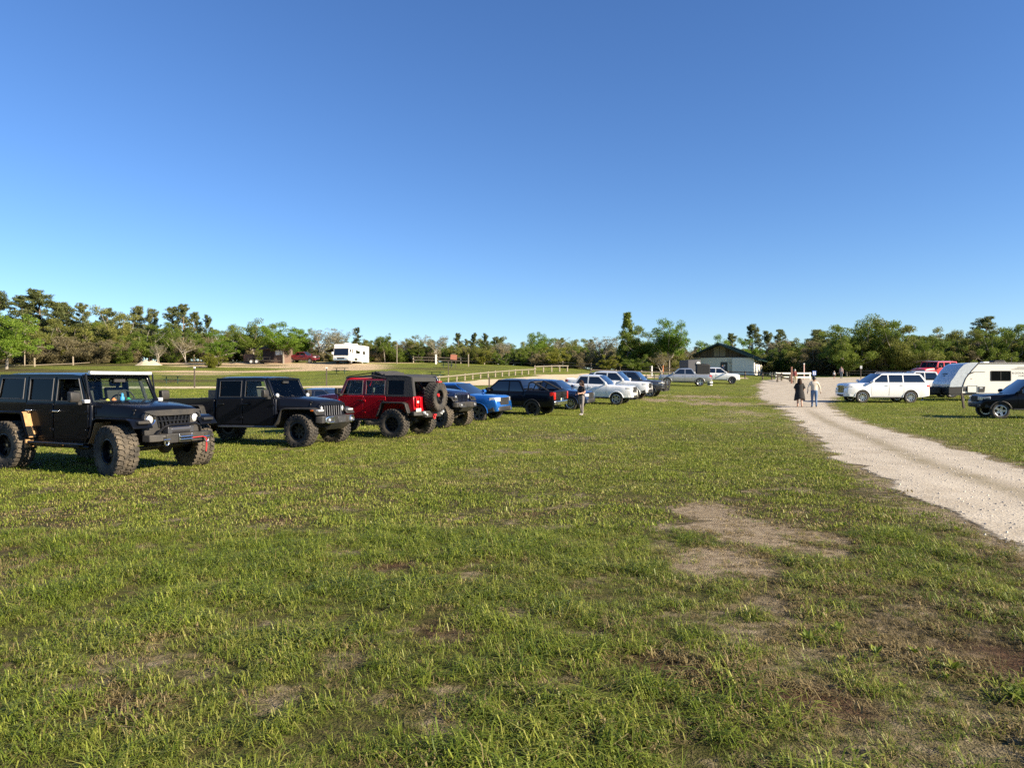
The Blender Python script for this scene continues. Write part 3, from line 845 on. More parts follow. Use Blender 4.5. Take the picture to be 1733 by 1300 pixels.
# ------------------------------------------------------------------ boxy off-roader
def offroader(name, label, cat, group, pos, heading, P, Rt=.43, tw=.32, track=.82, dz=.08, kind='hardtop', grille='slats', bumper='stock',
              rim='deep', lugs=30, tmat=None, flare=PLASTIC, spare=False, lightbar=False, window_open=False, dusty=False, steer=0.0, star=None,
              roof_mat=None, rear_bumper=False, slider=False, rear_glass=GLASS_TINT, detail=True):
    root = empty(name); tag(root, label, cat, group)
    pickup = kind == 'pickup'
    wb = 3.49 if pickup else 2.95
    xo = wb / 2                      # front axle sits at local x = xo
    hb = .79
    sill, belt, roof = .44 + dz, 1.17 + dz, 1.78 + dz
    xr = -wb
    def B(): return MB()
    def shift(mb):
        mb.v = [(p[0] + xo, p[1], p[2]) for p in mb.v]; return mb
    def part(mb, nm, mat, parent=root, **k):
        return shift(mb).build(nm, mat, parent, **k)
    roof_mat = roof_mat or P
    cab_end = -2.70 if pickup else -3.63
    # tub with rear wheel arch
    if pickup:
        tub = [(-.78, sill), (-.78, belt), (cab_end, belt), (cab_end, sill)]
        part(B().prism(tub, -hb, hb), 'cab_body', P, bevel=.03)
        zt = belt + .0
        bed = [(-2.74, sill), (-2.74, zt), (-4.52, zt), (-4.55, sill + .16), (xr - .58, sill + .12), (xr - .44, sill + .50), (xr + .42, sill + .50), (xr + .62, sill)]
        for s in (-1, 1):
            part(B().prism(bed, s * hb, s * (hb - .09)), 'bed_side', P, bevel=.02)
        part(B().bb(-4.52, -2.74, -hb + .09, hb - .09, sill + .28, sill + .34), 'bed_floor', PLASTIC)
        part(B().bb(-4.54, -4.46, -hb + .1, hb - .1, sill + .18, zt - .01), 'tailgate', P, bevel=.015)
        part(B().bb(-2.80, -2.745, -hb + .1, hb - .1, sill + .3, zt - .02), 'bed_front', P)
    else:
        tub = [(-.78, sill), (-.78, belt), (-3.61, belt), (-3.65, sill + .30), (-3.60, sill + .18), (xr - .56, sill + .16), (xr - .44, sill + .52), (xr + .40, sill + .52), (xr + .62, sill)]
        part(B().prism(tub, -hb, hb), 'tub', P, bevel=.03)
    # doors
    zl = sill + .05
    dfront = [(-.84, zl), (-.84, belt - .01), (-1.80, belt - .01), (-1.80, zl)]
    if pickup: drear = [(-1.825, zl), (-1.825, belt - .01), (-2.62, belt - .01), (-2.62, zl + .1), (-2.5, zl)]
    else: drear = [(-1.825, zl), (-1.825, belt - .01), (-2.62, belt - .01), (-2.62, sill + .60), (-2.50, sill + .56), (-2.32, zl)]
    tum = .07
    def sidefn(s, off=0.0):
        return lambda x, z, t: (x, s * (hb + .004 - off - tum * (z - belt) / (roof - belt) - t), z)
    zu = roof - .085
    def xA(z): return -.83 - (z - belt) / (roof - belt) * .30
    ffr = [(-.90, belt), (-1.80, belt), (-1.80, zu), (xA(zu) - .05, zu)]
    ffh = [(-.99, belt + .045), (-1.745, belt + .045), (-1.745, zu - .05), (xA(zu) - .09, zu - .05)]
    rfr = [(-1.825, belt), (-2.62, belt), (-2.62, zu), (-1.825, zu)]
    rfh = [(-1.88, belt + .045), (-2.565, belt + .045), (-2.565, zu - .05), (-1.88, zu - .05)]
    for s in (-1, 1):
        for nm, dp, fr, fh, gl, hx in (('door', dfront, ffr, ffh, GLASS_CLEAR, -1.68), ('door', drear, rfr, rfh, rear_glass if s < 0 else GLASS_CLEAR, -2.48)):
            d = part(B().prism(dp, s * (hb + .001), s * (hb + .022)), 'door', P, bevel=.010)
            part(B().plate(fr, [fh], sidefn(s), .035), 'window_frame', P, d)
            part(B().tube([sidefn(s)(x, z, -.004) for x, z in fh + fh[:1]], .011, 5), 'seal_highlight', SEAL_HIGHLIGHT, d)
            if not (window_open and s < 0 and hx > -2):
                part(B().plate([(x, z) for x, z in fh], [], sidefn(s, .018), .006), 'window', gl, d)
            part(B().bb(hx - .09, hx + .09, s * (hb + .05), s * (hb + .075), belt - .165, belt - .135).bb(hx - .09, hx - .06, s * (hb + .02), s * (hb + .06), belt - .165, belt - .135).bb(hx + .06, hx + .09, s * (hb + .02), s * (hb + .06), belt - .165, belt - .135), 'handle', CHROME if dusty else BLACK_RIM, d, bevel=.006)
            if detail:
                x0 = dp[0][0]
                for zz in (sill + .22, belt - .16):
                    part(B().bb(x0 - .06, x0 + .035, s * (hb + .02), s * (hb + .042), zz - .03, zz + .03), 'hinge', P, d, bevel=.008)
    # rear quarter top
    if kind == 'hardtop':
        q = [(-2.645, belt), (-3.61, belt), (-3.54, zu + .03), (-2.645, zu + .03)]
        qh = [(-2.74, belt + .07), (-3.50, belt + .07), (-3.44, zu - .05), (-2.74, zu - .05)]
        for s in (-1, 1):
            part(B().plate(q, [qh], sidefn(s), .03), 'hardtop_side', roof_mat)
            part(B().plate(qh, [], sidefn(s, .015), .006), 'quarter_window', GLASS_TINT)
            part(B().tube([sidefn(s)(x, z, -.004) for x, z in qh + qh[:1]], .011, 5), 'seal_highlight', SEAL_HIGHLIGHT)
        rw = hb - .03
        part(B().plate([(-rw, belt), (rw, belt), (rw - .06, zu), (-rw + .06, zu)], [[(-rw + .1, belt + .06), (rw - .1, belt + .06), (rw - .14, zu - .06), (-rw + .14, zu - .06)]],
             lambda y, z, t: (-3.60 + (z - belt) / (roof - belt) * .07 + t, y, z), .03), 'hardtop_back', roof_mat)
        part(B().plate([(-rw + .1, belt + .06), (rw - .1, belt + .06), (rw - .14, zu - .06), (-rw + .14, zu - .06)], [], lambda y, z, t: (-3.58 + (z - belt) / (roof - belt) * .07 + t, y, z), .006), 'rear_window', GLASS_TINT)
        roof_x = (-1.06, -3.54)
    elif pickup:
        for s in (-1, 1):
            part(B().plate([(-2.645, belt), (-2.715, belt), (-2.70, zu + .03), (-2.645, zu + .03)], [], sidefn(s), .03), 'cab_corner', P)
        rw = hb - .03
        hole = [(-rw + .14, belt + .08), (rw - .14, belt + .08), (rw - .17, zu - .07), (-rw + .17, zu - .07)]
        part(B().plate([(-rw, belt), (rw, belt), (rw - .06, zu), (-rw + .06, zu)], [hole], lambda y, z, t: (-2.71 + (z - belt) * .02 + t, y, z), .03), 'cab_back', P)
        part(B().plate(hole, [], lambda y, z, t: (-2.70 + (z - belt) * .02 + t, y, z), .006), 'rear_window', GLASS_TINT)
        roof_x = (-1.06, -2.72)
    if kind in ('hardtop', 'pickup'):
        mb = B(); nx, nyy = 9, 9; vs = []
        for i in range(nx):
            x = roof_x[0] + (roof_x[1] - roof_x[0]) * i / (nx - 1); u = abs(2 * i / (nx - 1) - 1)
            for j in range(nyy):
                v = 2 * j / (nyy - 1) - 1
                vs.append((x, v * (hb - .055), roof - .012 - .035 * abs(v) ** 4 - .03 * u ** 6))
        fs = [(i * nyy + j, i * nyy + j + 1, (i + 1) * nyy + j + 1, (i + 1) * nyy + j) for i in range(nx - 1) for j in range(nyy - 1)]
        b0 = len(vs)
        vs += [(p[0], p[1] * 1.005, zu - .01) for p in vs]
        fs += [tuple(b0 + k for k in reversed(f)) for f in fs]
        ring = [j for j in range(nyy)] + [i * nyy + nyy - 1 for i in range(1, nx)] + [(nx - 1) * nyy + j for j in range(nyy - 2, -1, -1)] + [i * nyy for i in range(nx - 2, 0, -1)]
        fs += [(ring[k], ring[(k + 1) % len(ring)], ring[(k + 1) % len(ring)] + b0, ring[k] + b0) for k in range(len(ring))]
        mb.add(vs, fs); part(mb, 'roof', roof_mat, smooth=50)
    else:   # soft top, front panel folded back
        for s in (-1, 1):
            part(B().tube([(-1.08, s * .70, roof - .05), (-1.5, s * .70, roof - .02), (-2.1, s * .70, roof + .02), (-2.62, s * .71, zu + .02)], .028, 8), 'side_rail', CANVAS)
            part(B().tube([(-1.10, s * .66, roof - .01), (-1.6, s * .64, roof + .06), (-2.05, s * .6, roof + .13)], .016, 6), 'roof_bow', BLACK_RIM)
            q = [(-2.60, belt - .01), (-3.62, belt - .01), (-3.50, zu + .05), (-2.60, zu + .05)]
            qh = [(-2.68, belt + .05), (-3.26, belt + .05), (-3.26, zu - .04), (-2.68, zu - .04)]
            part(B().plate(q, [qh], sidefn(s, -.012), .02), 'canvas_side', CANVAS)
            part(B().plate(qh, [], sidefn(s, .0), .005), 'vinyl_window', GLASS_TINT)
        rw = hb - .02
        part(B().plate([(-rw, belt + .0), (-rw + .05, roof - .02), (rw - .05, roof - .02), (rw, belt + .0), (rw - .12, belt), (rw - .15, roof - .16), (-rw + .15, roof - .16), (-rw + .12, belt)], [],
             lambda y, z, t: (-3.62 + (z - belt) / (roof - belt) * .10 + t, y, z), .05), 'canvas_back', CANVAS, bevel=.02)
        part(B().prism([(-2.45, zu + .0), (-2.45, roof + .035), (-2.9, roof + .045), (-3.3, roof + .03), (-3.5, roof - .02), (-3.53, zu - .02)], -hb + .07, hb - .07), 'canvas_roof', CANVAS, bevel=.03, seg=3)
        fold = B(); rg = random.Random(2)
        for k in range(9):
            xx = -2.02 - k * .055; pts = [(xx + rg.uniform(-.03, .03), -.66 + j * .22, roof + .03 + rg.uniform(.0, .07) + .035 * math.sin(k * .5)) for j in range(7)]
            fold.tube(pts, [.045 + rg.uniform(-.01, .015) for _ in pts], 7)
        part(fold, 'folded_canvas', CANVAS)
        part(B().prism([(-2.0, roof - .02), (-2.0, roof + .05), (-2.5, roof + .05), (-2.5, roof - .03)], -.64, .64), 'folded_core', CANVAS, bevel=.02)
        part(B().bb(-1.12, -1.05, -.68, .68, roof - .085, roof - .01), 'header_rail', CANVAS, bevel=.01)
    # windshield frame and glass
    bx, bz, tx, tz = -.82, belt - .02, -1.10, roof - .05
    def wf(y, u, t):
        return (bx + (tx - bx) * u + t * .9, y * (1 - .05 * u), bz + (tz - bz) * u + t * .25)
    ow = hb - .03
    hole = [(-ow + .075, .10), (ow - .075, .10), (ow - .075, .90), (-ow + .075, .90)]
    part(B().plate([(-ow, 0), (ow, 0), (ow, 1), (-ow, 1)], [hole], wf, -.05), 'windshield_frame', P, bevel=.012)
    part(B().plate(hole, [], lambda y, u, t: wf(y, u, t - .02), -.006), 'windshield', GLASS_CLEAR)
    if detail:
        for y0, y1 in ((.45, -.02), (-.12, -.58)):
            wp = B()
            a = Vector(wf(y0, -.02, .03)); b_ = Vector(wf(y1, .16, .035)); wp.tube([a, b_], .009, 6)
            wp.box(a, (.04, .05, .04))
            part(wp, 'wiper', PLASTIC)
    # cowl + hood
    part(B().bb(-.84, -.68, -.74, .74, belt - .22, belt - .015), 'cowl', P, bevel=.02)
    hd = B(); st = [(.41, .60, 1.045), (.37, .62, 1.085), (.25, .64, 1.115), (-.1, .68, 1.160), (-.45, .715, 1.188), (-.74, .742, 1.198)]
    vs = []; prof_n = 0
    for (x, w, z) in st:
        z += dz
        row = [(w, .86 + dz), (w, z - .06), (w - .02, z - .025), (w - .07, z), (w * .55, z + .018), (w * .45, z + .028), (0, z + .036)]
        full = row + [(-a, b) for a, b in row[-2::-1]]
        prof_n = len(full); vs += [(x, a, b) for a, b in full]
    fs = [(i * prof_n + j, i * prof_n + j + 1, (i + 1) * prof_n + j + 1, (i + 1) * prof_n + j) for i in range(len(st) - 1) for j in range(prof_n - 1)]
    fs += [tuple(range(prof_n)), tuple(range((len(st) - 1) * prof_n, len(st) * prof_n))]
    hd.add(vs, fs); hood = part(hd, 'hood', P, smooth=40)
    if detail:
        for s in (-1, 1):
            part(B().bb(.14, .22, s * .60, s * .655, 1.045 + dz, 1.085 + dz).cyl((.18, s * .64, 1.05 + dz), (.18, s * .66, .98 + dz), .015, n=8), 'hood_latch', BLACK_RIM, hood, bevel=.006)
    part(B().bb(-.78, .36, -.56, .56, .52 + dz, .93 + dz), 'engine_bay', DARK)
    # grille
    gx = .36
    z0, z1 = .60 + dz, 1.065 + dz
    def gf(y, z, t): return (gx + .10 - t - (z - z0) * .06, y, z)
    go = [(-.655, z0 + .03), (-.63, z0), (.63, z0), (.655, z0 + .03), (.645, z1 - .10), (.60, z1 - .02), (.5, z1), (-.5, z1), (-.60, z1 - .02), (-.645, z1 - .10)]
    hl = [(.515, z0 + .295)]
    circ = lambda cy, cz, r, n=20: [(cy + r * math.cos(2 * math.pi * k / n), cz + r * math.sin(2 * math.pi * k / n)) for k in range(n)]
    holes = []
    if grille == 'slats':
        for k in range(7):
            c = (k - 3) * .112
            hgt = .0 if abs(k - 3) < 3 else .03
            w = .037
            holes.append([(c - w, z0 + .09 + hgt), (c - w + .012, z0 + .07 + hgt), (c + w - .012, z0 + .07 + hgt), (c + w, z0 + .09 + hgt), (c + w, z1 - .10), (c + w - .012, z1 - .075), (c - w + .012, z1 - .075), (c - w, z1 - .10)])
    else:
        holes.append([(-.36, z0 + .14), (-.28, z0 + .09), (.28, z0 + .09), (.36, z0 + .14), (.40, z1 - .115), (-.40, z1 - .115)])
    holes += [circ(s * .515, z0 + .295, .095) for s in (-1, 1)]
    gr = part(B().plate(go, holes, gf, .07), 'grille', P if grille != 'angry' else PLASTIC, bevel=.010 if grille == 'slats' else .012)
    part(B().plate([(-.62, z0 + .03), (.62, z0 + .03), (.6, z1 - .05), (-.6, z1 - .05)], [], lambda y, z, t: gf(y, z, t + .055), .03), 'radiator', DARK, gr)
    if grille == 'slats':
        if name == 'crew_cab_off_road_truck' or spare is None:
            sl = B()
            for k in range(8):
                c = (k - 3.5) * .112
                sl.plate([(c - .014, z0 + .085), (c + .014, z0 + .085), (c + .014, z1 - .09), (c - .014, z1 - .09)], [], lambda y, z, t: gf(y, z, t - .006), .012)
            part(sl, 'grille_bars', pm('grille_grey', (.22, .22, .23), .4, .5) if spare is not None else BLACK_RIM, gr)
    else:
        ab = B()
        for k in range(9):
            c = -.34 + k * .085
            sg = 1 if c < 0 else -1
            ab.plate([(c - .016, z0 + .11), (c + .016, z0 + .11), (c + .016 - .0, z0 + .22), (c + .016 + sg * -.045, z1 - .12), (c - .016 + sg * -.045, z1 - .12), (c - .016, z0 + .22)], [], lambda y, z, t: gf(y, z, t + .006), .03)
        ab.plate([(-.37, z0 + .245), (.37, z0 + .245), (.37, z0 + .27), (-.37, z0 + .27)], [], lambda y, z, t: gf(y, z, t + .012), .025)
        part(ab, 'grille_bars', BLACK_RIM, gr)
        part(B().plate([(-.65, z1 - .03), (-.42, z1 - .105), (0, z1 - .11), (.42, z1 - .105), (.65, z1 - .03), (.6, z1 - .005), (0, z1 + .004), (-.6, z1 - .005)], [], lambda y, z, t: gf(y, z, t - .03), .05), 'grille_brow', PLASTIC, gr, bevel=.01)
    for s in (-1, 1):
        l_ = B(); cz = z0 + .295
        l_.lathe([(.001, .062), (.05, .055), (.085, .035), (.093, .0)], (gx + .015, s * .515, cz), 'x', 24)
        h_ = part(l_, 'headlight', LENS)
        part(B().lathe([(.105, .085), (.098, .10), (.085, .085)], (gx - .003, s * .515, cz), 'x', 24), 'ring', BLACK_RIM if grille != 'angry' else CHROME, h_)
        if grille == 'angry':
            part(B().lathe([(.001, .03), (.05, .03), (.06, .0)], (gx + .06, s * .50, z0 + .10), 'x', 16), 'fog_light', GUNMETAL)
    # flares
    zf = .93 + dz
    outer = track + tw / 2 + .00
    for s in (-1, 1):
        part(B().strip([(-.74, .47 + dz), (-.64, .60 + dz), (-.53, zf - .04), (-.42, zf), (.34, zf), (.46, zf - .04), (.56, zf - .17)], .03 if dusty else .045, s * .55, s * min(outer, .96)), 'fender', P if (dusty or pickup and False) else flare, bevel=.012)
        if dusty:
            part(B().strip([(-.725, .47 + dz), (-.63, .59 + dz), (-.535, zf - .10)], .012, s * .60, s * .93).__class__() .strip([(-.69, .44 + dz), (-.60, .57 + dz), (-.50, zf - .09)], .01, s * .60, s * .92), 'fender_liner', DUSTY)
        rz = sill + .525
        pts = [(xr + .60, sill + .10), (xr + .50, sill + .30), (xr + .42, rz - .01), (xr + .36, rz + .03), (xr - .36, rz + .03), (xr - .46, rz - .02), (xr - .56, sill + .22)]
        part(B().strip(pts, .045, s * (hb - .03), s * min(outer, .96)), 'fender', P if dusty else flare, bevel=.012)
        if dusty:
            part(B().strip([(xr + .645, sill + .06), (xr + .545, sill + .28), (xr + .462, rz - .0), (xr + .42, rz + .03)], .008, s * (hb + .02), s * .95), 'dusty_flare_face', DUSTY)
    if pickup or True:
        for s in (-1, 1):
            part(B().bb(.47, .56, s * .62, s * .86, zf - .10, zf - .045), 'marker_lamp', LENS if pickup else PLASTIC, bevel=.01)
            if pickup:
                part(B().bb(.37, .46, s * .88, s * .965, zf - .085, zf - .05), 'turn_signal', AMBER, bevel=.008)
    # chassis
    for s in (-1, 1):
        part(B().bb(xr - .55, .55, s * .36, s * .46, .40 + dz, .52 + dz), 'frame_rail', UNDER, bevel=.01)
    for xa in (0, xr):
        ax = B().cyl((xa, -track + .1, Rt), (xa, track - .1, Rt), .045, n=12).ball((xa, .18 if xa == 0 else 0, Rt), (.15, .13, .14))
        for s in (-1, 1):
            ax.cyl((xa - .05, s * .48, Rt), (xa - .02, s * .46, .75 + dz), .035, n=10)
        part(ax, 'axle', UNDER)
    sp = B()
    sp.tube([(.22, -track + .2, Rt + .04), (.24, 0, Rt + .05), (.22, track - .2, Rt + .04)], .02, 8).tube([(.16, -.55, Rt + .13), (.18, .5, Rt + .18)], .022, 8)
    part(sp, 'tie_rod', GUNMETAL if dusty else UNDER)
    part(B().bb(-2.0, -.8, -.34, .34, .36 + dz, .50 + dz), 'skid_plate', UNDER, bevel=.02)
    part(B().cyl((xr - .2, -.4, .48 + dz), (xr - .6, -.4, .46 + dz), .04), 'exhaust', UNDER)
    part(B().bb(-2.6 if not pickup else -2.7, -.8, -hb + .06, hb - .06, sill - .03, sill + .02), 'floor_pan', UNDER)
    # wheels
    for xa in (0, xr):
        for s in (-1, 1):
            wheel(root, (xa + xo, s * track, Rt), s, Rt, tw, .23 if Rt > .4 else .22, rim, BLACK_RIM, lugs, tmat, steer if xa == 0 else 0, star)
    # front bumper
    if bumper == 'winch':
        bz0 = .46 + dz
        bp = B().prism([(.50, -.42), (.74, -.42), (.74, .42), (.50, .42)], bz0, bz0 + .17, 'z')
        for s in (-1, 1):
            bp.prism([(.50, s * .42), (.735, s * .42), (.66, s * .72), (.50, s * .74)], bz0 + .04, bz0 + .165, 'z')
        bu = part(bp, 'front_bumper', PLASTIC, bevel=.012)
        part(B().tube([(.58, -.50, bz0 + .16), (.66, -.40, bz0 + .30), (.68, -.30, bz0 + .335), (.68, .30, bz0 + .335), (.66, .40, bz0 + .30), (.58, .50, bz0 + .16)], .024, 10), 'hoop', BLACK_RIM, bu)
        part(B().cyl((.57, -.22, bz0 + .235), (.57, .22, bz0 + .235), .075, n=16).bb(.50, .64, -.30, -.20, bz0 + .17, bz0 + .30).bb(.50, .64, .20, .30, bz0 + .17, bz0 + .30), 'winch', GUNMETAL, bu, bevel=.008)
        fl = B().bb(.745, .765, -.16, -.13, bz0 + .01, bz0 + .16).bb(.745, .765, .13, .16, bz0 + .01, bz0 + .16)
        fl.cyl((.775, -.14, bz0 + .055), (.775, .14, bz0 + .055), .018, n=10).cyl((.775, -.14, bz0 + .105), (.775, .14, bz0 + .105), .018, n=10)
        part(fl, 'fairlead', CHROME, bu, bevel=.004)
        for s in (-1, 1):
            sh = B(); pts = [(.79 + .0, s * .46 + .045 * math.cos(a), bz0 + .03 + .06 * math.sin(a)) for a in np.linspace(math.pi * .9, math.pi * 2.1, 9)]
            sh.tube(pts, .016, 8).cyl((.79, s * .46 - .07, bz0 + .075), (.79, s * .46 + .07, bz0 + .075), .014, n=8).bb(.73, .80, s * .46 - .015, s * .46 + .015, bz0 + .04, bz0 + .12)
            part(sh, 'shackle', CHROME, bu)
        part(B().tube([(.785, .13, bz0 + .07), (.80, .35, bz0 + .08), (.79, .45, bz0 + .05), (.78, .47, bz0 - .10), (.78, .46, bz0 - .22)], [.007, .007, .009, .016, .012], 7), 'winch_hook_strap', REDSTRAP, bu)
    else:
        bz0 = .50 + dz
        bp = B().prism([(.48, -.50), (.70, -.50), (.72, -.40), (.72, .40), (.70, .50), (.48, .50)], bz0, bz0 + .22, 'z')
        bu = part(bp, 'front_bumper', PLASTIC, bevel=.025)
        part(B().bb(.715, .735, -.19, .19, bz0 + .03, bz0 + .19), 'plate_mount', GUNMETAL if name != 'navy_off_roader' else PLASTIC, bu, bevel=.006)
        for s in (-1, 1):
            part(B().prism([(.45, s * .50), (.70, s * .50), (.64, s * .78), (.52, s * .86), (.45, s * .86)], bz0 + .03, bz0 + .21, 'z'), 'bumper_end', PLASTIC, bu, bevel=.025)
            fx = lambda y: .70 - max(0, abs(y) - .50) * .22
            ring = [(.70, s * .40), (fx(.56) + .01, s * .56), (fx(.72) + .015, s * .72)]
            bez = B()
            lo, hi = bz0 + .04, bz0 + .18
            path = [(.722, s * .40, lo + .02), (.722, s * .40, hi - .02), (.72, s * .43, hi), (.685, s * .64, hi), (.665, s * .70, hi - .03), (.665, s * .70, lo + .03), (.685, s * .64, lo), (.72, s * .43, lo), (.722, s * .40, lo + .02)]
            bez.tube(path, .024, 8)
            part(bez, 'fog_lamp_bezel', CHROME if pickup else GUNMETAL, bu)
            part(B().lathe([(.001, .05), (.03, .045), (.043, .02), (.046, 0)], (.66, s * .55, (lo + hi) / 2), 'x', 16), 'fog_lamp', LENS, bu)
        part(B().prism([(.50, bz0 - .16), (.66, bz0 - .04), (.70, bz0 + .01), (.50, bz0 + .01)], -.46, .46), 'air_dam', PLASTIC, bu, bevel=.01)
    # rear
    xe = -4.55 if pickup else -3.65
    if rear_bumper:
        bz0 = .52 + dz
        rb = B().prism([(xe + .05, -.55), (xe - .22, -.50), (xe - .22, .50), (xe + .05, .55)], bz0, bz0 + .20, 'z')
        for s in (-1, 1):
            rb.prism([(xe + .25, s * .72), (xe - .03, s * .90), (xe - .20, s * .60), (xe - .21, s * .50), (xe + .05, s * .50)], bz0 + .06, bz0 + .19, 'z')
        bu2 = part(rb, 'rear_bumper', PLASTIC, bevel=.02)
        for s in (-1, 1):
            part(B().lathe([(.001, -.05), (.04, -.045), (.055, 0)], (xe - .21, s * .58, bz0 + .15), 'x', 14), 'reverse_light', LENS, bu2)
            part(B().lathe([(.001, -.05), (.035, -.045), (.045, 0)], (xe - .22, s * .46, bz0 + .09), 'x', 14), 'work_light', LENS, bu2)
        part(B().tube([(xe - .24 + .0, .06 * math.cos(a), bz0 + .02 + .07 * math.sin(a)) for a in np.linspace(math.pi * .8, math.pi * 2.2, 10)], .02, 8).bb(xe - .28, xe - .2, -.08, .08, bz0 + .05, bz0 + .09), 'tow_shackle', REDSTRAP, bu2)
    else:
        part(B().bb(xe - .14, xe + .04, -.80, .80, .50 + dz, .68 + dz), 'rear_bumper', PLASTIC, bevel=.03)
    if detail:
        for s in (-1, 1):
            tl = part(B().bb(xe - .05, xe + .03, s * .60, s * .775, belt - .30, belt - .03), 'tail_light', REDLENS, bevel=.012)
            part(B().bb(xe - .056, xe - .045, s * .63, s * .745, belt - .20, belt - .13), 'reverse_lens', LENS, tl)
        if spare:
            part(B().bb(xe - .035, xe - .015, -.52, .52, sill + .22, belt - .02), 'tailgate', P, bevel=.012)
            part(B().box((xe - .06, .66, belt - .44), (.012, .28, .15)), 'number_plate', PLATE)
    if spare:
        sp_e = empty('spare_wheel', (xe - .26 + xo, -.06, belt - .02), root)
        sp_e.rotation_euler = (0, 0, -math.pi / 2)
        link_mesh('tyre', tyre_mesh(Rt, tw, .23, lugs, tmat or RUBBER), None, sp_e)
        link_mesh('rim', rim_mesh(.23, tw, rim, BLACK_RIM), None, sp_e)
        c_ = link_mesh('hub_cover', MB().lathe([(.001, -.10), (.05, -.10), (.06, -.06)], (0, 0, .05), 'y', 14).mesh('hub_cover', REDSTRAP), None, sp_e)
        part(B().cyl((xe - .2, -.06, belt - .02), (xe, -.06, belt - .02), .09), 'spare_carrier', BLACK_RIM)
        part(B().bb(xe - .42, xe - .30, -.16, .04, belt + Rt - .05, belt + Rt + .02), 'third_brake_light', REDLENS, bevel=.01)
    # mirrors
    for s in (-1, 1):
        m_ = part(B().prism([(-1.02, belt + .05), (-.93, belt + .03), (-.90, belt + .12), (-.92, belt + .23), (-1.02, belt + .24)], s * .90, s * 1.09), 'mirror', PLASTIC, bevel=.02)
        part(B().bb(-1.0, -.93, s * .80, s * .93, belt - .01, belt + .05), 'mirror_arm', PLASTIC, m_)
        part(B().bb(-1.026, -1.022, s * .915, s * 1.075, belt + .07, belt + .22), 'mirror_glass', CHROME, m_)
        if dusty:
            part(B().box((-.885, s * .81, belt + .05), (.09, .11, .07)), 'pillar_light', LENS, bevel=.012)
        elif pickup:
            part(B().ball((-.80, s * .70, belt + .08), (.05, .06, .06)), 'pillar_light', LENS)
    # interior
    for s in (-1, 1):
        it = B()
        it.prism([(-1.62, belt - .15), (-1.50, belt - .15), (-1.60, belt + .30), (-1.70, belt + .30)], s * .37 - .22, s * .37 + .22)
        it.prism([(-1.66, belt + .32), (-1.60, belt + .32), (-1.63, belt + .47), (-1.70, belt + .47)], s * .37 - .12, s * .37 + .12)
        part(it, 'seat', SEAT, bevel=.03)
    xrs = -2.45
    ir = B().prism([(xrs - .08, belt - .15), (xrs + .06, belt - .15), (xrs - .04, belt + .25), (xrs - .14, belt + .25)], -.62, .62)
    for y in (-.4, 0, .4):
        ir.bb(xrs - .14, xrs - .06, y - .11, y + .11, belt + .27, belt + .40)
    part(ir, 'bench_seat', SEAT, bevel=.03)
    part(B().prism([(-.86, belt - .1), (-.86, belt + .02), (-1.05, belt + .06), (-1.14, belt + .02), (-1.16, belt - .1)], -.7, .7), 'dashboard', SEAT, bevel=.02)
    sw = B(); ctr = Vector((-1.30, .37, belt + .06)); ax1 = Vector((0, 1, 0)); ax2 = Vector((-.35, 0, .94))
    sw.tube([ctr + (ax1 * math.cos(a) + ax2 * math.sin(a)) * .19 for a in np.linspace(0, 2 * math.pi, 25)], .016, 6).tube([ctr - ax1 * .18, ctr, ctr + ax1 * .18], .018, 6).tube([ctr, (-1.1, .37, belt)], .03, 6)
    part(sw, 'steering_wheel', PLASTIC)
    rb_ = B()
    for s in (-1, 1):
        rb_.tube([(-1.02, s * .62, belt), (-1.22, s * .60, roof - .12), (-1.85, s * .60, roof - .10), (-1.88, s * .60, belt)], .035, 8)
        if not pickup: rb_.tube([(-1.86, s * .60, roof - .10), (-2.9, s * .60, roof - .12), (-3.4, s * .60, belt)], .035, 8)
    rb_.tube([(-1.86, -.6, roof - .10), (-1.86, .6, roof - .10)], .035, 8)
    part(rb_, 'roll_bar', SEAT)
    part(B().bb(-1.05, -1.02, -.12, .12, roof - .20, roof - .14), 'rear_view_mirror', PLASTIC)
    if lightbar:
        lb = part(B().bb(-1.02, -.94, -.68, .68, roof - .055, roof + .012), 'light_bar', pm('light_bar_housing', (0.75, 0.75, 0.74), 0.25, 0.5, 0.5), bevel=.012)
        for s in (-1, 1):
            part(B().strip([(-.90, belt + .05), (-.98, roof - .1), (-.99, roof - .03)], .02, s * .72, s * .745), 'bracket', BLACK_RIM, lb)
    if slider:
        for s in (1, -1):
            sl = B()
            sl.tube([(-.72, s * .86, sill - .08), (-2.35, s * .86, sill - .08)], .03, 10).tube([(-.72, s * .97, sill - .02), (-2.30, s * .97, sill - .02), (-2.36, s * .90, sill - .06)], .024, 10)
            for x in (-.9, -1.4, -1.9, -2.25):
                sl.tube([(x, s * .45, sill - .06), (x, s * .86, sill - .08), (x - .06, s * .97, sill - .02)], .02, 8)
            so = part(sl, 'rock_slider', BLACK_RIM)
        part(B().strip([(-1.35, sill - .045), (-2.3, sill - .045)], .008, -.90, -.955), 'dusty_step', DUSTY, so)
        part(B().bb(-2.43, -2.395, -.96, -.80, sill - .14, sill + .02), 'end_plate', DUSTY, so)
    elif detail:
        for s in (-1, 1):
            part(B().bb(-2.45 if not pickup else -2.6, -.75, s * (hb - .05), s * (hb + .03), sill - .05, sill + .01), 'rocker_guard', GUNMETAL if pickup else PLASTIC, bevel=.015)
    place(root, pos[0], pos[1], heading)
    return root, xo

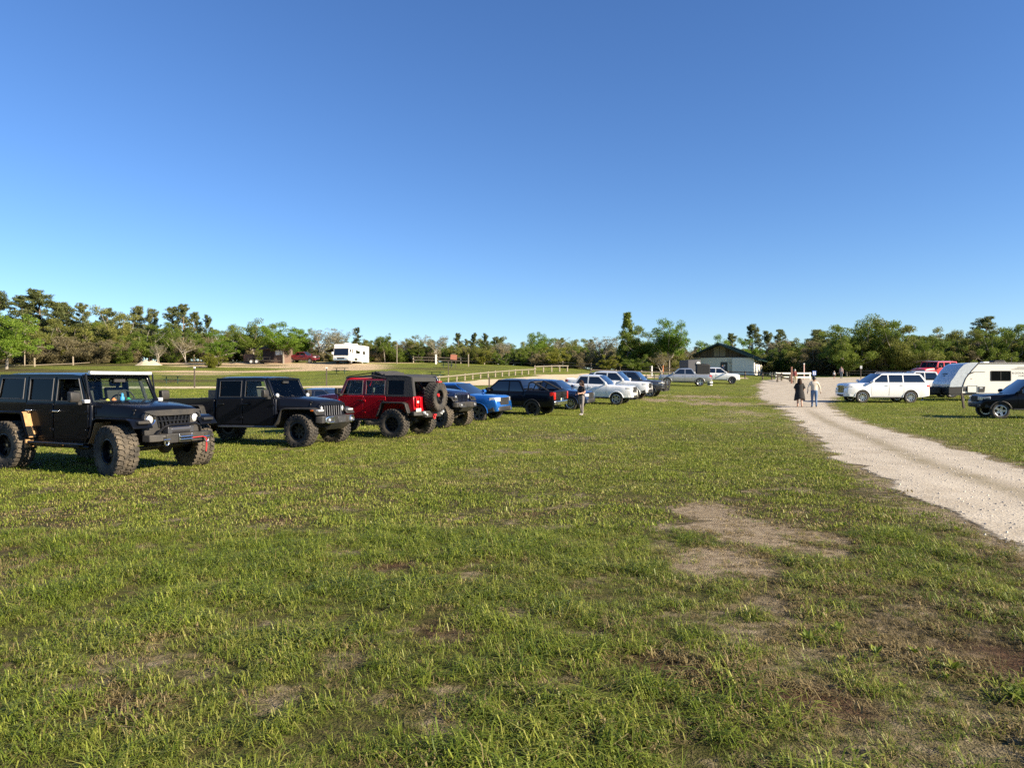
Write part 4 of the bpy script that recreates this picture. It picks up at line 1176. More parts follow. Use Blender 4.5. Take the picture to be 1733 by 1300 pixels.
LINE_R = (0.92, -0.39)
LINE_L = (-0.92, 0.39)
ROW = 'vehicles parked in a row along the field'
o1, xo1 = offroader('black_off_roader', 'lifted black four-door off-roader with white light bar, muddy tyres and winch bumper', 'off-roader', ROW,
    from_near_front(-7.2, 12.9, LINE_R, 2.95, .83), LINE_R, BLACK_PAINT, Rt=.47, tw=.37, track=.87, dz=.14, grille='angry', bumper='winch', rim='beadlock', lugs=30, tmat=MUDRUB,
    lightbar=True, window_open=True, dusty=True, star=CHROME, slider=True, steer=R(-12))
# little dashboard figures behind the windshield
for nm, c, col, x, y, r, h in (('dashboard_toy', 'blue', (0.06, 0.30, 0.65), -.98, .02, .045, .14), ('dashboard_toy', 'green', (0.05, 0.45, 0.20), -.96, .14, .05, .05), ('dashboard_toy', 'orange', (0.75, 0.28, 0.12), -.96, -.18, .045, .05), ('dashboard_toy', 'yellow', (0.75, 0.65, 0.12), -.95, -.32, .04, .035)):
    zb = 1.17 + .14 + .03
    t_ = MB().lathe([(.001, 0), (r, 0), (r * 1.05, h * .35), (r * .5, h * .62), (r * .62, h * .8), (r * .3, h), (.001, h + .004)], (0, 0, 0), 'z', 12).build(nm, pm('toy_' + c, col, .5), None, smooth=60)
    t_.matrix_world = Matrix.LocRotScale(o1.location, o1.rotation_euler, None) @ Matrix.Translation((x + xo1, y, zb + .02))
    tag(t_, 'small %s toy standing on the dashboard of the lifted black off-roader' % c, 'toy', 'toys on the dashboard')
offroader('crew_cab_off_road_truck', 'black crew-cab off-road pickup with grey slotted grille beside the lifted black off-roader', 'pickup', ROW,
    from_near_front(-5.48, 18.35, (.955, -.296), 3.49, .80), (.955, -.296), GREY_BLACK_PAINT, Rt=.43, tw=.33, track=.82, dz=.10, kind='pickup', rim='deep', lugs=30, steer=R(-6), star=None)
offroader('red_off_roader', 'deep red off-roader with folded black canvas top and spare wheel on its tailgate', 'off-roader', ROW,
    from_near_rear(-3.61, 21.7, LINE_L, 2.95, .80), LINE_L, RED_PAINT, Rt=.455, tw=.34, track=.83, dz=.13, kind='softtop', rim='deep', lugs=30, spare=True, rear_bumper=True)
offroader('navy_off_roader', 'navy blue off-roader with slotted grille parked behind the red one', 'off-roader', ROW,
    from_near_front(-2.6, 26.3, LINE_R, 2.95, .80), LINE_R, NAVY_PAINT, Rt=.46, tw=.34, track=.82, dz=.27, rim='deep', lugs=30, tmat=MUDRUB, spare=None, steer=R(-14), roof_mat=CANVAS)
# ------------------------------------------------------------------ modern cars and pickups: lofted bodies
def interp(pts, s):
    return float(np.interp(s, [p[0] for p in pts], [p[1] for p in pts]))

def modern(name, label, cat, group, pos, heading, P, L, W, H, wb, fo, Rt, top, cab, pillars, sill=.38, tw=.25, rim='six', rim_mat=ALLOY, bed=None,
           flare=None, grille=(.34, .62, 1.0), gmat=PLASTIC, lamps=(.78, .95), bumper_mat=None, chrome_handles=False, rails=False, tail=(.80, 1.10), rear_bumper=None,
           ws=GLASS_BLUE, glass=GLASS_DARK, skirt=True, arch=1.16, tum=.15, steer=0.0, lugs=0, nose=.07):
    """s runs from the nose backwards; cab = (windshield foot s, roof front s, roof rear s, rear foot s)"""
    root = empty(name); tag(root, label, cat, group)
    xf = wb / 2 + fo
    hw = W / 2
    axles = (fo, fo + wb)
    Ra = Rt * arch
    sa, sb, sc_, sd_ = cab
    doors = [(pillars[i] + .0, pillars[i + 1]) for i in range(len(pillars) - 1)][:2]
    st = set(np.linspace(0, L, int(L / .09)).round(4))
    st |= {.015, .04, .08, .14, L - .015, L - .05, L - .1}
    for a in axles:
        st |= {round(a + q * Ra, 4) for q in (-1.0, -.97, -.88, -.7, -.5, -.25, 0, .25, .5, .7, .88, .97, 1.0)}
        st |= {round(a - Ra - .002, 4), round(a + Ra + .002, 4)}
    for d0, d1 in doors:
        st |= {round(d0, 4), round(d0 + .014, 4), round(d1, 4), round(d1 - .014, 4)}
    if bed: st |= {bed[0], bed[0] + .02, bed[1], bed[1] - .02}
    st = sorted(v for v in st if 0 <= v <= L)
    T = [0, .10, .24, .40, .56, .70, .82, .91, .97, 1.0]
    SEC = [.945, .968, .988, .998, 1.0, .995, .982, .962, .940, .905]
    def zb(s):
        z = sill + .05 * (max(0, .35 - s) / .35) + .10 * (max(0, s - (L - .5)) / .5)
        for a in axles:
            q = Ra * Ra - (s - a) ** 2
            if q > 0: z = max(z, Rt + math.sqrt(q))
        return z
    def plan(s):
        k = 1 - .11 * max(0, 1 - s / .7) ** 2 - .05 * max(0, 1 - s / .06) ** 2
        return k - .06 * max(0, 1 - (L - s) / .5) ** 2 - .03 * max(0, 1 - (L - s) / .05) ** 2
    rows = []
    for s in st:
        zt = interp(top, s); zlow = zb(s); row = []
        for t, w in zip(T, SEC):
            z = max(zlow, sill + (zt - sill) * t)
            te = (z - sill) / max(.05, zt - sill); ww = float(np.interp(te, T, SEC))
            dx = -nose * (te ** 2) * math.exp(-s / .12) + .05 * math.exp(-s / .1) * math.sin(math.pi * min(1, te)) * .5 + .04 * te ** 2 * math.exp(-(L - s) / .1)
            row.append((xf - s + dx, hw * plan(s) * ww, z))
        rows.append(row)
    nT = len(T)
    body = MB(); dm = {}
    def in_door(s0, s1):
        for k, (d0, d1) in enumerate(doors):
            if s0 >= d0 + .0139 and s1 <= d1 - .0139: return k
            if (s1 <= d0 + .0141 and s0 >= d0 - .0001) or (s0 >= d1 - .0141 and s1 <= d1 + .0001): return -1
        return None
    for sgn in (1, -1):
        for i in range(len(st) - 1):
            dk = in_door(st[i], st[i + 1])
            for j in range(nT - 1):
                q = [rows[i][j], rows[i + 1][j], rows[i + 1][j + 1], rows[i][j + 1]]
                if abs(q[0][2] - q[3][2]) < 1e-5 and abs(q[1][2] - q[2][2]) < 1e-5: continue
                q = [(p[0], sgn * p[1], p[2]) for p in q]
                if dk is not None and 1 <= j <= nT - 3:
                    if dk < 0: continue
                    dm.setdefault((sgn, dk), MB()).add(q, [(0, 1, 2, 3)])
                else:
                    body.add(q, [(0, 1, 2, 3)])
    # top surface with crown, or a sunken cargo bed
    tops = []
    for i, s in enumerate(st):
        x, y, z = rows[i][-1]
        inb = bed and bed[0] + .019 <= s <= bed[1] - .019
        if inb: tr = [(x, y, z), (x, y * .93, z + .005), (x, y * .90, z - .48), (x, 0, z - .48)]
        else: tr = [(x, y, z), (x, y * .93, z + .012), (x, y * .7, z + .028), (x, 0, z + .035)]
        tops.append(tr)
    for i in range(len(st) - 1):
        for j in range(3):
            for sgn in (1, -1):
                q = [tops[i][j], tops[i][j + 1], tops[i + 1][j + 1], tops[i + 1][j]]
                body.add([(p[0], sgn * p[1], p[2]) for p in q], [(0, 1, 2, 3)])
    for i in (0, len(st) - 1):
        r_ = rows[i]
        for j in range(nT - 1):
            body.add([(r_[j][0], r_[j][1], r_[j][2]), (r_[j][0], -r_[j][1], r_[j][2]), (r_[j + 1][0], -r_[j + 1][1], r_[j + 1][2]), (r_[j + 1][0], r_[j + 1][1], r_[j + 1][2])], [(0, 1, 2, 3)])
        t0 = tops[i]
        body.add([t0[0], t0[1], t0[2], t0[3], (t0[2][0], -t0[2][1], t0[2][2]), (t0[1][0], -t0[1][1], t0[1][2]), (t0[0][0], -t0[0][1], t0[0][2])], [(0, 1, 2, 3, 4, 5, 6)])
    body.build('body', P, root, smooth=42, merge=.0012)
    for (sgn, k), mb in dm.items():
        d = mb.build('door', P, root, smooth=42, merge=.0012)
        d0, d1 = doors[k]
        hx = xf - d1 + .16; zz = interp(top, d1) - .16
        MB().box((hx, sgn * (hw * .985 + .015), zz), (.20, .035, .035)).build('handle', CHROME if chrome_handles else P, d, bevel=.01)
    # underbody and filler, near-black to stand for shade inside the hollow shell
    belt = interp(top, sb)
    ub = MB().bb(xf - .25, xf - L + .25, -hw + .33, hw - .33, sill - .02, sill + .35)
    ub.bb(xf - fo - Ra - .02, xf - (fo + wb) + Ra + .02, -hw * .93, hw * .93, sill + .03, belt - .12)
    ub.bb(xf - .2, xf - 1.3, -hw + .35, hw - .35, sill, min(interp(top, .3), interp(top, .9)) - .06)
    ub.build('shaded_underbody', DARK, root)
    # greenhouse
    roof = H
    w0, w1 = hw * .90, hw * (.90 - tum)
    zbase = {}
    def belt_at(s): return interp(top, s) - .012
    def hwz(z): return w0 + (w1 - w0) * np.clip((z - belt) / (roof - belt), 0, 1.0) ** 1.3
    sfr = lambda z: sa + (sb - sa) * np.clip((z - belt_at(sa)) / (roof - .05 - belt_at(sa)), 0, 1)
    srr = lambda z: sd_ + (sc_ - sd_) * np.clip((z - belt_at(sd_)) / (roof - .05 - belt_at(sd_)), 0, 1)
    ztop = roof - .05
    outer = [(sa, belt_at(sa)), (sd_, belt_at(sd_)), (sc_ + (sd_ - sc_) * .45, belt + (ztop - belt) * .60), (sc_ + (sd_ - sc_) * .10, ztop - .03), (sc_ - .06, ztop), (sb + .08, ztop), (sb - .03, ztop - .045), (sa + (sb - sa) * .45, belt + (ztop - belt) * .47)]
    wz0, wz1 = belt + .035, ztop - .07
    zs = np.linspace(wz0, wz1, 6)
    holes = []
    for k in range(len(pillars) - 1):
        p0, p1 = pillars[k], pillars[k + 1]
        fl = [(max(p0 + .035, sfr(z) + .10), z) for z in zs]
        rl = [(min(p1 - .035, srr(z) - .10), z) for z in zs]
        if min(b[0] - a[0] for a, b in zip(fl, rl)) < .06:
            ok = [i for i in range(6) if rl[i][0] - fl[i][0] > .05]
            if len(ok) < 3: continue
            fl = [fl[i] for i in ok]; rl = [rl[i] for i in ok]
        holes.append(fl + rl[::-1])
    for sgn in (1, -1):
        fn = lambda s, z, t: (xf - s, sgn * (hwz(z) - t), z)
        MB().plate(outer, holes, fn, .03).build('cab_side', P, root, smooth=0)
        for h in holes:
            MB().plate(h, [], lambda s, z, t: (xf - s, sgn * (hwz(z) - .006 - t), z), .008).build('window', glass, root, smooth=0)
    rf = MB(); nx, ny = 9, 9; vs = []
    for i in range(nx):
        s = sb - .02 + (sc_ - sb + .04) * i / (nx - 1); u = abs(2 * i / (nx - 1) - 1)
        for j in range(ny):
            v = 2 * j / (ny - 1) - 1
            vs.append((xf - s, v * w1, roof - .055 * abs(v) ** 3 - .045 * u ** 4))
    rf.add(vs, [(i * ny + j, i * ny + j + 1, (i + 1) * ny + j + 1, (i + 1) * ny + j) for i in range(nx - 1) for j in range(ny - 1)])
    rf.build('roof', P, root, smooth=60)
    def screen(s0, z0, s1, z1, nm, mat, bulge):
        mb = MB(); vs = []; n1, n2 = 7, 9
        for i in range(n1):
            u = i / (n1 - 1)
            s = s0 + (s1 - s0) * u; z = z0 + (z1 - z0) * u
            for j in range(n2):
                v = 2 * j / (n2 - 1) - 1
                vs.append((xf - s + bulge * (1 - v * v) * 1.0, v * (hwz(z) - .03), z + .006))
        mb.add(vs, [(i * n2 + j, i * n2 + j + 1, (i + 1) * n2 + j + 1, (i + 1) * n2 + j) for i in range(n1 - 1) for j in range(n2 - 1)])
        mb.build(nm, mat, root, smooth=60)
    screen(sa - .0, belt_at(sa), sb - .01, roof - .05, 'windshield', ws, .05)
    screen(sd_ + .0, belt_at(sd_), sc_ + .02, roof - .055, 'rear_window', glass, -.03)
    # wheels and arches
    for k, a in enumerate(axles):
        for s in (-1, 1):
            wheel(root, (xf - a, s * (hw - tw / 2 - .01), Rt), s, Rt, tw, Rt * .66, rim, rim_mat, lugs, None, steer if k == 0 else 0)
            if flare:
                arc = [(xf - a + (Ra + .02) * math.cos(g), Rt + (Ra + .02) * math.sin(g)) for g in np.linspace(-.12, math.pi + .12, 22)]
                arc = [p for p in arc if p[1] > sill - .02]
                MB().strip(arc, .06, s * (hw - .10), s * (hw + .03)).build('fender_flare', flare, root, bevel=.012)
            else:
                arc = [(xf - a + (Ra + .012) * math.cos(g), s * (hw * plan(a) * .992 - .01), Rt + (Ra + .012) * math.sin(g)) for g in np.linspace(.0, math.pi, 22)]
                MB().tube(arc, .024, 6).build('arch_lip', P, root)
    # front end
    gw, g0, g1 = grille
    pf = hw * plan(0.02)
    gmb = MB().plate([(-gw, g0 + .04), (-gw + .05, g0), (gw - .05, g0), (gw, g0 + .04), (gw, g1 - .03), (gw - .04, g1), (-gw + .04, g1), (-gw, g1 - .03)], [], lambda y, z, t: (xf + .036 - t - .10 * (y / hw) ** 2 - nose * .6 * max(0, (z - .6)), y, z), .08)
    gr = gmb.build('grille', DARK, root, bevel=.01)
    gb = MB(); ng_ = max(3, int((g1 - g0) / .07))
    for k in range(ng_):
        z = g0 + (k + .5) * (g1 - g0) / ng_
        for y0 in np.linspace(-gw + .02, gw - .02, 7)[:-1]:
            y1 = y0 + (2 * gw - .04) / 6
            xx = lambda y: xf + .042 - .10 * (y / hw) ** 2 - nose * .6 * max(0, (z - .6))
            gb.add([(xx(y0), y0, z - .012), (xx(y1), y1, z - .012), (xx(y1), y1, z + .012), (xx(y0), y0, z + .012)], [(0, 1, 2, 3)])
    gb.build('grille_bars', gmat, gr, smooth=0)
    for s in (-1, 1):
        l0, l1 = lamps
        pts = [(xf + .030, s * (gw + .02)), (xf - .03, s * hw * .80), (xf - .11, s * hw * .905), (xf - .34, s * hw * .965), (xf - .34, s * hw * .86), (xf - .12, s * (gw + .02))]
        h_ = MB().prism(pts, l0, l1, 'z').build('headlight', LENS, root, bevel=.015)
        t0, t1 = tail
        MB().prism([(xf - L - .02, s * hw * .74), (xf - L - .012, s * hw * .90), (xf - L + .10, s * hw * .955), (xf - L + .22, s * hw * .975), (xf - L + .22, s * hw * .85), (xf - L + .05, s * hw * .74)], t0, t1, 'z').build('tail_light', REDLENS, root, bevel=.012)
    bm_ = bumper_mat or P
    fb = MB().prism([(xf - .42, hw * .965), (xf - .14, hw * .93), (xf + .035, hw * .66), (xf + .06, 0), (xf + .035, -hw * .66), (xf - .14, -hw * .93), (xf - .42, -hw * .965), (xf - .42, 0)], sill + .03, sill + .24, 'z').build('front_bumper', bm_, root, bevel=.03)
    MB().prism([(xf - .05, hw * .62), (xf + .062, hw * .45), (xf + .075, 0), (xf + .062, -hw * .45), (xf - .05, -hw * .62)], sill + .06, sill + .15, 'z').build('air_intake', DARK, fb)
    for s in (-1, 1):
        MB().lathe([(.001, .03), (.035, .025), (.045, 0)], (xf - .01, s * hw * .70, sill + .14), 'x', 12).build('fog_light', LENS, fb)
    rbm = rear_bumper or bm_
    MB().prism([(xf - L + .35, hw * .96), (xf - L + .0, hw * .86), (xf - L - .09, hw * .6), (xf - L - .10, 0), (xf - L - .09, -hw * .6), (xf - L, -hw * .86), (xf - L + .35, -hw * .96)], sill + .10, sill + .30, 'z').build('rear_bumper', rbm, root, bevel=.03)
    MB().box((xf - L - .045, 0, t0 + .02 if not bed else t0 - .02), (.02, .32, .15)).build('number_plate', PLATE, root)
    for s in (-1, 1):
        m_ = MB().prism([(xf - sa - .22, belt + .02), (xf - sa - .10, belt + .03), (xf - sa - .08, belt + .12), (xf - sa - .14, belt + .19), (xf - sa - .24, belt + .19)], s * (hw + .0), s * (hw + .20)).build('mirror', P, root, bevel=.025)
        MB().bb(xf - sa - .22, xf - sa - .14, s * (hw * .86), s * (hw + .02), belt + .02, belt + .07).build('mirror_arm', PLASTIC, m_)
    if skirt:
        for s in (-1, 1):
            MB().bb(xf - fo - Ra - .05, xf - fo - wb + Ra + .05, s * (hw - .12), s * (hw + .01), sill - .05, sill + .02).build('running_board', PLASTIC, root, bevel=.015)
    if rails:
        for s in (-1, 1):
            MB().tube([(xf - sb - .25, s * (w1 - .06), roof - .03), (xf - sb - .35, s * (w1 - .06), roof + .035), (xf - sc_ + .4, s * (w1 - .06), roof + .03), (xf - sc_ + .28, s * (w1 - .06), roof - .03)], .02, 8).build('roof_rail', rails, root)
    if bed:
        MB().bb(xf - L - .012, xf - L + .012, -hw * .70, hw * .70, interp(top, L - .1) - .50, interp(top, L - .1) - .04).build('tailgate', P, root, bevel=.01)
    place(root, pos[0], pos[1], heading)
    root['nose_x'] = xf
    return root, xf

def truck(name, label, pos, heading, P, L=5.4, W=1.90, H=1.80, wb=3.24, fo=.92, Rt=.39, hood=1.15, belt=1.21, bedz=1.24, sa=1.42, sb=2.05, sc_=3.28, sd_=3.62, **k):
    top = [(0, hood - .12), (.05, hood - .05), (.18, hood - .01), (.6, hood + .02), (sa - .15, belt - .03), (sa, belt), (sd_ - .02, belt + .01), (sd_ + .05, bedz), (L - .04, bedz), (L, bedz - .03)]
    k.setdefault('pillars', [sa + .12, (sa + sb) / 2 + .98, sd_ - .06])
    k.setdefault('sill', .46)
    k.setdefault('bed', (sd_ + .08, L - .05))
    k.setdefault('lamps', (hood - .24, hood - .06)); k.setdefault('grille', (.50, .66, hood - .04)); k.setdefault('tail', (bedz - .42, bedz - .06))
    return modern(name, label, 'pickup', k.pop('group', ROW), pos, heading, P, L, W, H, wb, fo, Rt, top, (sa, sb, sc_, sd_), **k)

# blue compact pickup
truck('blue_pickup', 'bright blue compact pickup between the navy off-roader and a black pickup', from_near_front(-1.42, 30.6, LINE_R, 3.08, .79), LINE_R, BLUE_PAINT,
      L=5.07, W=1.84, H=1.69, wb=3.08, fo=.86, Rt=.37, hood=1.10, belt=1.16, bedz=1.18, sa=1.30, sb=2.05, sc_=3.2, sd_=3.5, rim='five', rim_mat=GUNMETAL, sill=.40, gmat=GUNMETAL, grille=(.46, .70, 1.02), bumper_mat=PLASTIC, skirt=False)
# black pickup seen from behind, sport bar over the bed
HB = (-0.885, 0.465)
fr, xf_ = truck('black_pickup', 'black pickup with a sport bar over its bed, tailgate towards the camera', from_near_rear(1.03, 34.8, HB, 3.2, .79), HB, GREY_BLACK_PAINT,
      L=5.22, W=1.85, H=1.80, wb=3.2, fo=.85, Rt=.39, hood=1.12, belt=1.17, bedz=1.27, rim='six', rim_mat=BLACK_RIM, flare=PLASTIC, sill=.48, rear_bumper=CHROME)
sb_ = MB()
for s in (-1, 1):
    sb_.tube([(xf_ - 3.72, s * .70, 1.27), (xf_ - 3.78, s * .68, 1.62), (xf_ - 3.95, s * .66, 1.69), (xf_ - 4.25, s * .68, 1.56), (xf_ - 4.85, s * .72, 1.27)], .04, 8)
    sb_.tube([(xf_ - 4.0, s * .70, 1.27), (xf_ - 4.15, s * .67, 1.60)], .03, 8)
sb_.tube([(xf_ - 3.85, -.66, 1.66), (xf_ - 3.85, .66, 1.66)], .04, 8)
sb_.build('sport_bar', PLASTIC, fr)
# navy sport utility behind the standing woman
def suv(name, label, pos, heading, P, L=4.6, W=1.86, H=1.70, wb=2.7, fo=.9, Rt=.36, hood=1.02, belt=1.10, sa=1.25, sb=1.95, sc_=3.95, sd_=4.45, cat='car', **k):
    top = [(0, hood - .16), (.05, hood - .08), (.2, hood - .02), (.7, hood + .02), (sa - .15, belt - .03), (sa, belt), (sd_ - .1, belt + .04), (L - .06, belt + .02), (L, belt - .05)]
    k.setdefault('pillars', [sa + .12, sa + 1.25, sa + 2.2, sd_ - .12])
    k.setdefault('lamps', (hood - .26, hood - .10)); k.setdefault('grille', (.46, .58, hood - .06)); k.setdefault('tail', (belt - .28, belt + .02))
    return modern(name, label, cat, k.pop('group', ROW), pos, heading, P, L, W, H, wb, fo, Rt, top, (sa, sb, sc_, sd_), **k)

p = at(966, 38.5)
suv('navy_car', 'dark navy car with silver wheels parked behind the standing woman', from_near_front(p.x, p.y, LINE_R, 2.7, .79), LINE_R, NAVY_PAINT, H=1.62, rim='multi', bumper_mat=PLASTIC)
p = at(1043, 42.5)
truck('white_pickup', 'white pickup with silver wheels and dark windows beside the standing woman', from_near_front(p.x, p.y, LINE_R, 3.24, .80), LINE_R, WHITE_PAINT, rim='six', rim_mat=ALLOY, flare=WHITE_PAINT, gmat=GUNMETAL)
p = at(1071, 48.5)
truck('large_white_truck', 'large white truck with black front guard behind the smaller white pickup', from_near_front(p.x, p.y, LINE_R, 3.7, .86), LINE_R, WHITE_PAINT, L=5.9, W=2.03, H=1.96, wb=3.7, fo=.98, Rt=.43, hood=1.24, belt=1.30, bedz=1.36, sa=1.55, sb=2.2, sc_=3.7, sd_=4.1, rim='six', rim_mat=GUNMETAL, sill=.52, bumper_mat=PLASTIC, gmat=PLASTIC)
p = at(1062, 55.0)
suv('dark_blue_wagon', 'dark blue car showing only its windscreen behind the large white truck', from_near_front(p.x, p.y, LINE_R, 2.8, .8), LINE_R, NAVY_PAINT, H=1.78)
p = at(1099, 53.5)
rm, xf_ = truck('grey_truck', 'grey crew-cab truck with black grille guard at the end of the row', from_near_front(p.x, p.y, LINE_R, 3.75, .86), LINE_R, GREY_PAINT, L=5.9, W=2.03, H=1.95, wb=3.75, fo=1.0, Rt=.42, hood=1.25, belt=1.30, bedz=1.36, sa=1.55, sb=2.2, sc_=3.7, sd_=4.1, rim='five', rim_mat=ALLOY, sill=.50, bumper_mat=PLASTIC)
gg = MB()
for y in (-.78, -.40, .40, .78):
    gg.tube([(xf_ + .12, y, .50), (xf_ + .20, y, .85), (xf_ + .12, y, 1.26)], .035, 8)
for z, dx in ((.52, .12), (.72, .17), (.90, .2), (1.08, .17), (1.26, .12)):
    gg.tube([(xf_ - .12, -.98, z), (xf_ + dx, -.78, z), (xf_ + dx, .78, z), (xf_ - .12, .98, z)], .025, 8)
gg.bb(xf_ + .02, xf_ + .12, -.9, .9, .5, .72)
gg.build('grille_guard', PLASTIC, rm)

# behind the row
p = at(548, 29)
suv('grey_sedan', 'grey sedan glimpsed between the black crew-cab pickup and the red off-roader', from_near_front(p.x + .9, p.y, LINE_R, 2.75, .78), LINE_R, GREY_PAINT, L=4.75, W=1.82, H=1.47, wb=2.75, fo=.9, Rt=.33, hood=.93, belt=.98, sa=1.25, sb=2.05, sc_=3.2, sd_=4.0, rim='multi', cat='sedan', sill=.30, group='vehicles behind the row')
p = at(1155, 77)
FAR = 'vehicles near the restroom building'
rv1, xf_ = truck('silver_pickup', 'silver grey pickup with a black bed box parked in front of the building', (p.x, p.y), (-.98, .17), SILVER_PAINT, L=5.5, W=2.05, H=1.92, wb=3.45, fo=.85, Rt=.43, hood=1.16, belt=1.24, bedz=1.28, sa=1.35, sb=2.15, sc_=3.45, sd_=3.85, rim='five', rim_mat=ALLOY, sill=.50, group=FAR)
MB().bb(xf_ - 5.35, xf_ - 3.95, -.85, .85, 1.32, 2.35).build('bed_box', CANVAS, rv1, bevel=.06)
MB().bb(xf_ - 5.2, xf_ - 3.9, -.75, .75, 2.355, 2.42).build('box_lid', PLASTIC, rv1, bevel=.02)
p = at(1212, 84)
truck('white_pickup', 'white pickup facing the gravel lot just beyond the silver grey pickup', (p.x, p.y), (.97, -.25), WHITE_PAINT, L=5.5, W=2.05, H=1.92, wb=3.45, fo=.85, Rt=.43, hood=1.16, belt=1.24, bedz=1.28, sa=1.35, sb=2.15, sc_=3.45, sd_=3.85, rim='five', rim_mat=GUNMETAL, sill=.50, group=FAR)

# right side of the road
p = at(1487, 47.0)
RS = 'vehicles on the far side of the gravel road'
suv('white_suv', 'large white sport utility with dark windows and roof rails beside the walkers', (p.x, p.y), (-.995, .04), WHITE_PAINT, L=5.30, W=2.03, H=1.97, wb=3.08, fo=.98, Rt=.41, hood=1.27, belt=1.32, sa=1.42, sb=2.28, sc_=4.75, sd_=5.16, rim='ten', rim_mat=ALLOY, rails=CHROME, chrome_handles=True, cat='suv', gmat=CHROME, group=RS, sill=.40, grille=(.45, .66, 1.14), lamps=(.97, 1.12), tail=(1.0, 1.2))
p = at(1556, 55)
truck('white_crew_truck', 'white crew-cab truck half hidden behind the large white sport utility', (p.x, p.y), (-.98, .15), WHITE_PAINT, L=5.9, W=2.03, H=2.05, wb=3.75, fo=1.0, Rt=.42, hood=1.25, belt=1.32, bedz=1.38, sa=1.55, sb=2.2, sc_=3.7, sd_=4.0, rim='six', group=RS)
p = at(1577, 60)
offroader('bright_red_off_roader', 'bright red off-roader with black roof behind the white crew-cab truck', 'off-roader', RS, (p.x, p.y), (-.9, -.43), FADED_RED, Rt=.43, dz=.10, rim='deep', detail=False, lugs=0)[0].location.z += .95
ht = empty('car_hauler', p); tag(ht, 'low flatbed hauler carrying the bright red off-roader', 'trailer', RS); ht.rotation_euler = (0, 0, math.atan2(-.43, -.9))
MB().bb(-2.6, 2.6, -1.05, 1.05, .58, .93).build('deck', UNDER, ht, bevel=.01)
for x_ in (-.45, .45):
    for s_ in (-1, 1): wheel(ht, (x_, s_ * .92, .29), s_, .29, .2, .19, 'six', ALLOY)
MB().tube([(2.6, -.7, .6), (3.9, 0, .55), (2.6, .7, .6)], .05, 6).build('drawbar', UNDER, ht)
p = at(1690, 32.3)
suv('black_suv', 'black sport utility with five-spoke silver wheels entering the frame beside the road', from_near_rear(p.x + 2.63, p.y - .62, (-.973, .232), 2.7, .78), (-.973, .232), BLACK_PAINT, L=4.54, W=1.85, H=1.86, wb=2.70, fo=.74, Rt=.385, hood=1.09, belt=1.16, sa=1.30, sb=2.05, sc_=3.9, sd_=4.4, rim='five', rim_mat=ALLOY, flare=PLASTIC, sill=.48, group=RS, cat='suv', bumper_mat=PLASTIC, grille=(.40, .78, 1.04), lamps=(.86, 1.03))
# maroon pickup up the slope
p = at(514, 117)
truck('maroon_pickup', 'maroon pickup parked between the brown shed and the motorhome', (p.x, p.y), (.98, -.2), MAROON_PAINT, rim='six', group='camp on the slope')
# ------------------------------------------------------------------ materials for the camp
WOOD = pm('weathered_wood', (0.30, 0.25, 0.18), 0.9, nscale=9, var=.25, bump=.3, bscale=30)
WOOD_PALE = pm('pale_wood', (0.20, 0.175, 0.13), 0.9, nscale=9, var=.18)
WOOD_DARK = pm('dark_wood', (0.085, 0.068, 0.052), 0.9, nscale=8, var=.25)
WALL_CREAM = pm('cream_block_wall', (0.74, 0.71, 0.63), 0.9, nscale=3, var=.06, bump=.15, bscale=12)
ROOF_GREEN = pm('dark_green_metal_roof', (0.012, 0.034, 0.026), 0.45, 0.2)
BOARD_BROWN = pm('brown_gable_board', (0.110, 0.090, 0.070), 0.85, nscale=7, var=.2)
BOARD_TAN = pm('tan_gable_panel', (0.24, 0.21, 0.16), 0.85, nscale=5, var=.1)
STEEL_GREEN = pm('dark_green_steel', (0.020, 0.045, 0.035), 0.5, 0.2)
GALV = pm('galvanised_steel', (0.42, 0.43, 0.44), 0.5, 0.6)
BROWN_BRICK = pm('brown_brick_wall', (0.15, 0.095, 0.07), 0.9, nscale=12, var=.2)
BROWN_ROOF = pm('brown_shingle', (0.13, 0.075, 0.05), 0.9, nscale=10, var=.2)
SKIRT = pm('black_skirt', (0.012, 0.012, 0.012), 0.6)
GREYCAP = pm('blue_grey_gelcoat', (0.50, 0.54, 0.58), 0.25, 0.1, 0.6)
TRAILER_WHITE = pm('trailer_white', (0.74, 0.72, 0.66), 0.4, 0, 0.3, var=.03)
SIGN_RED = pm('faded_red_sign', (0.42, 0.16, 0.10), 0.7)
SIGN_BLUE = pm('sign_blue', (0.03, 0.10, 0.35), 0.5)
SIGN_WHITE = pm('sign_white', (0.78, 0.78, 0.76), 0.5)
CARDBOARD = pm('cardboard', (0.42, 0.25, 0.14), 0.9, nscale=4)

def thing(name, label, cat, loc, rz=0.0, group=None):
    e = empty(name, loc); e.rotation_euler = (0, 0, rz)
    return tag(e, label, cat, group)

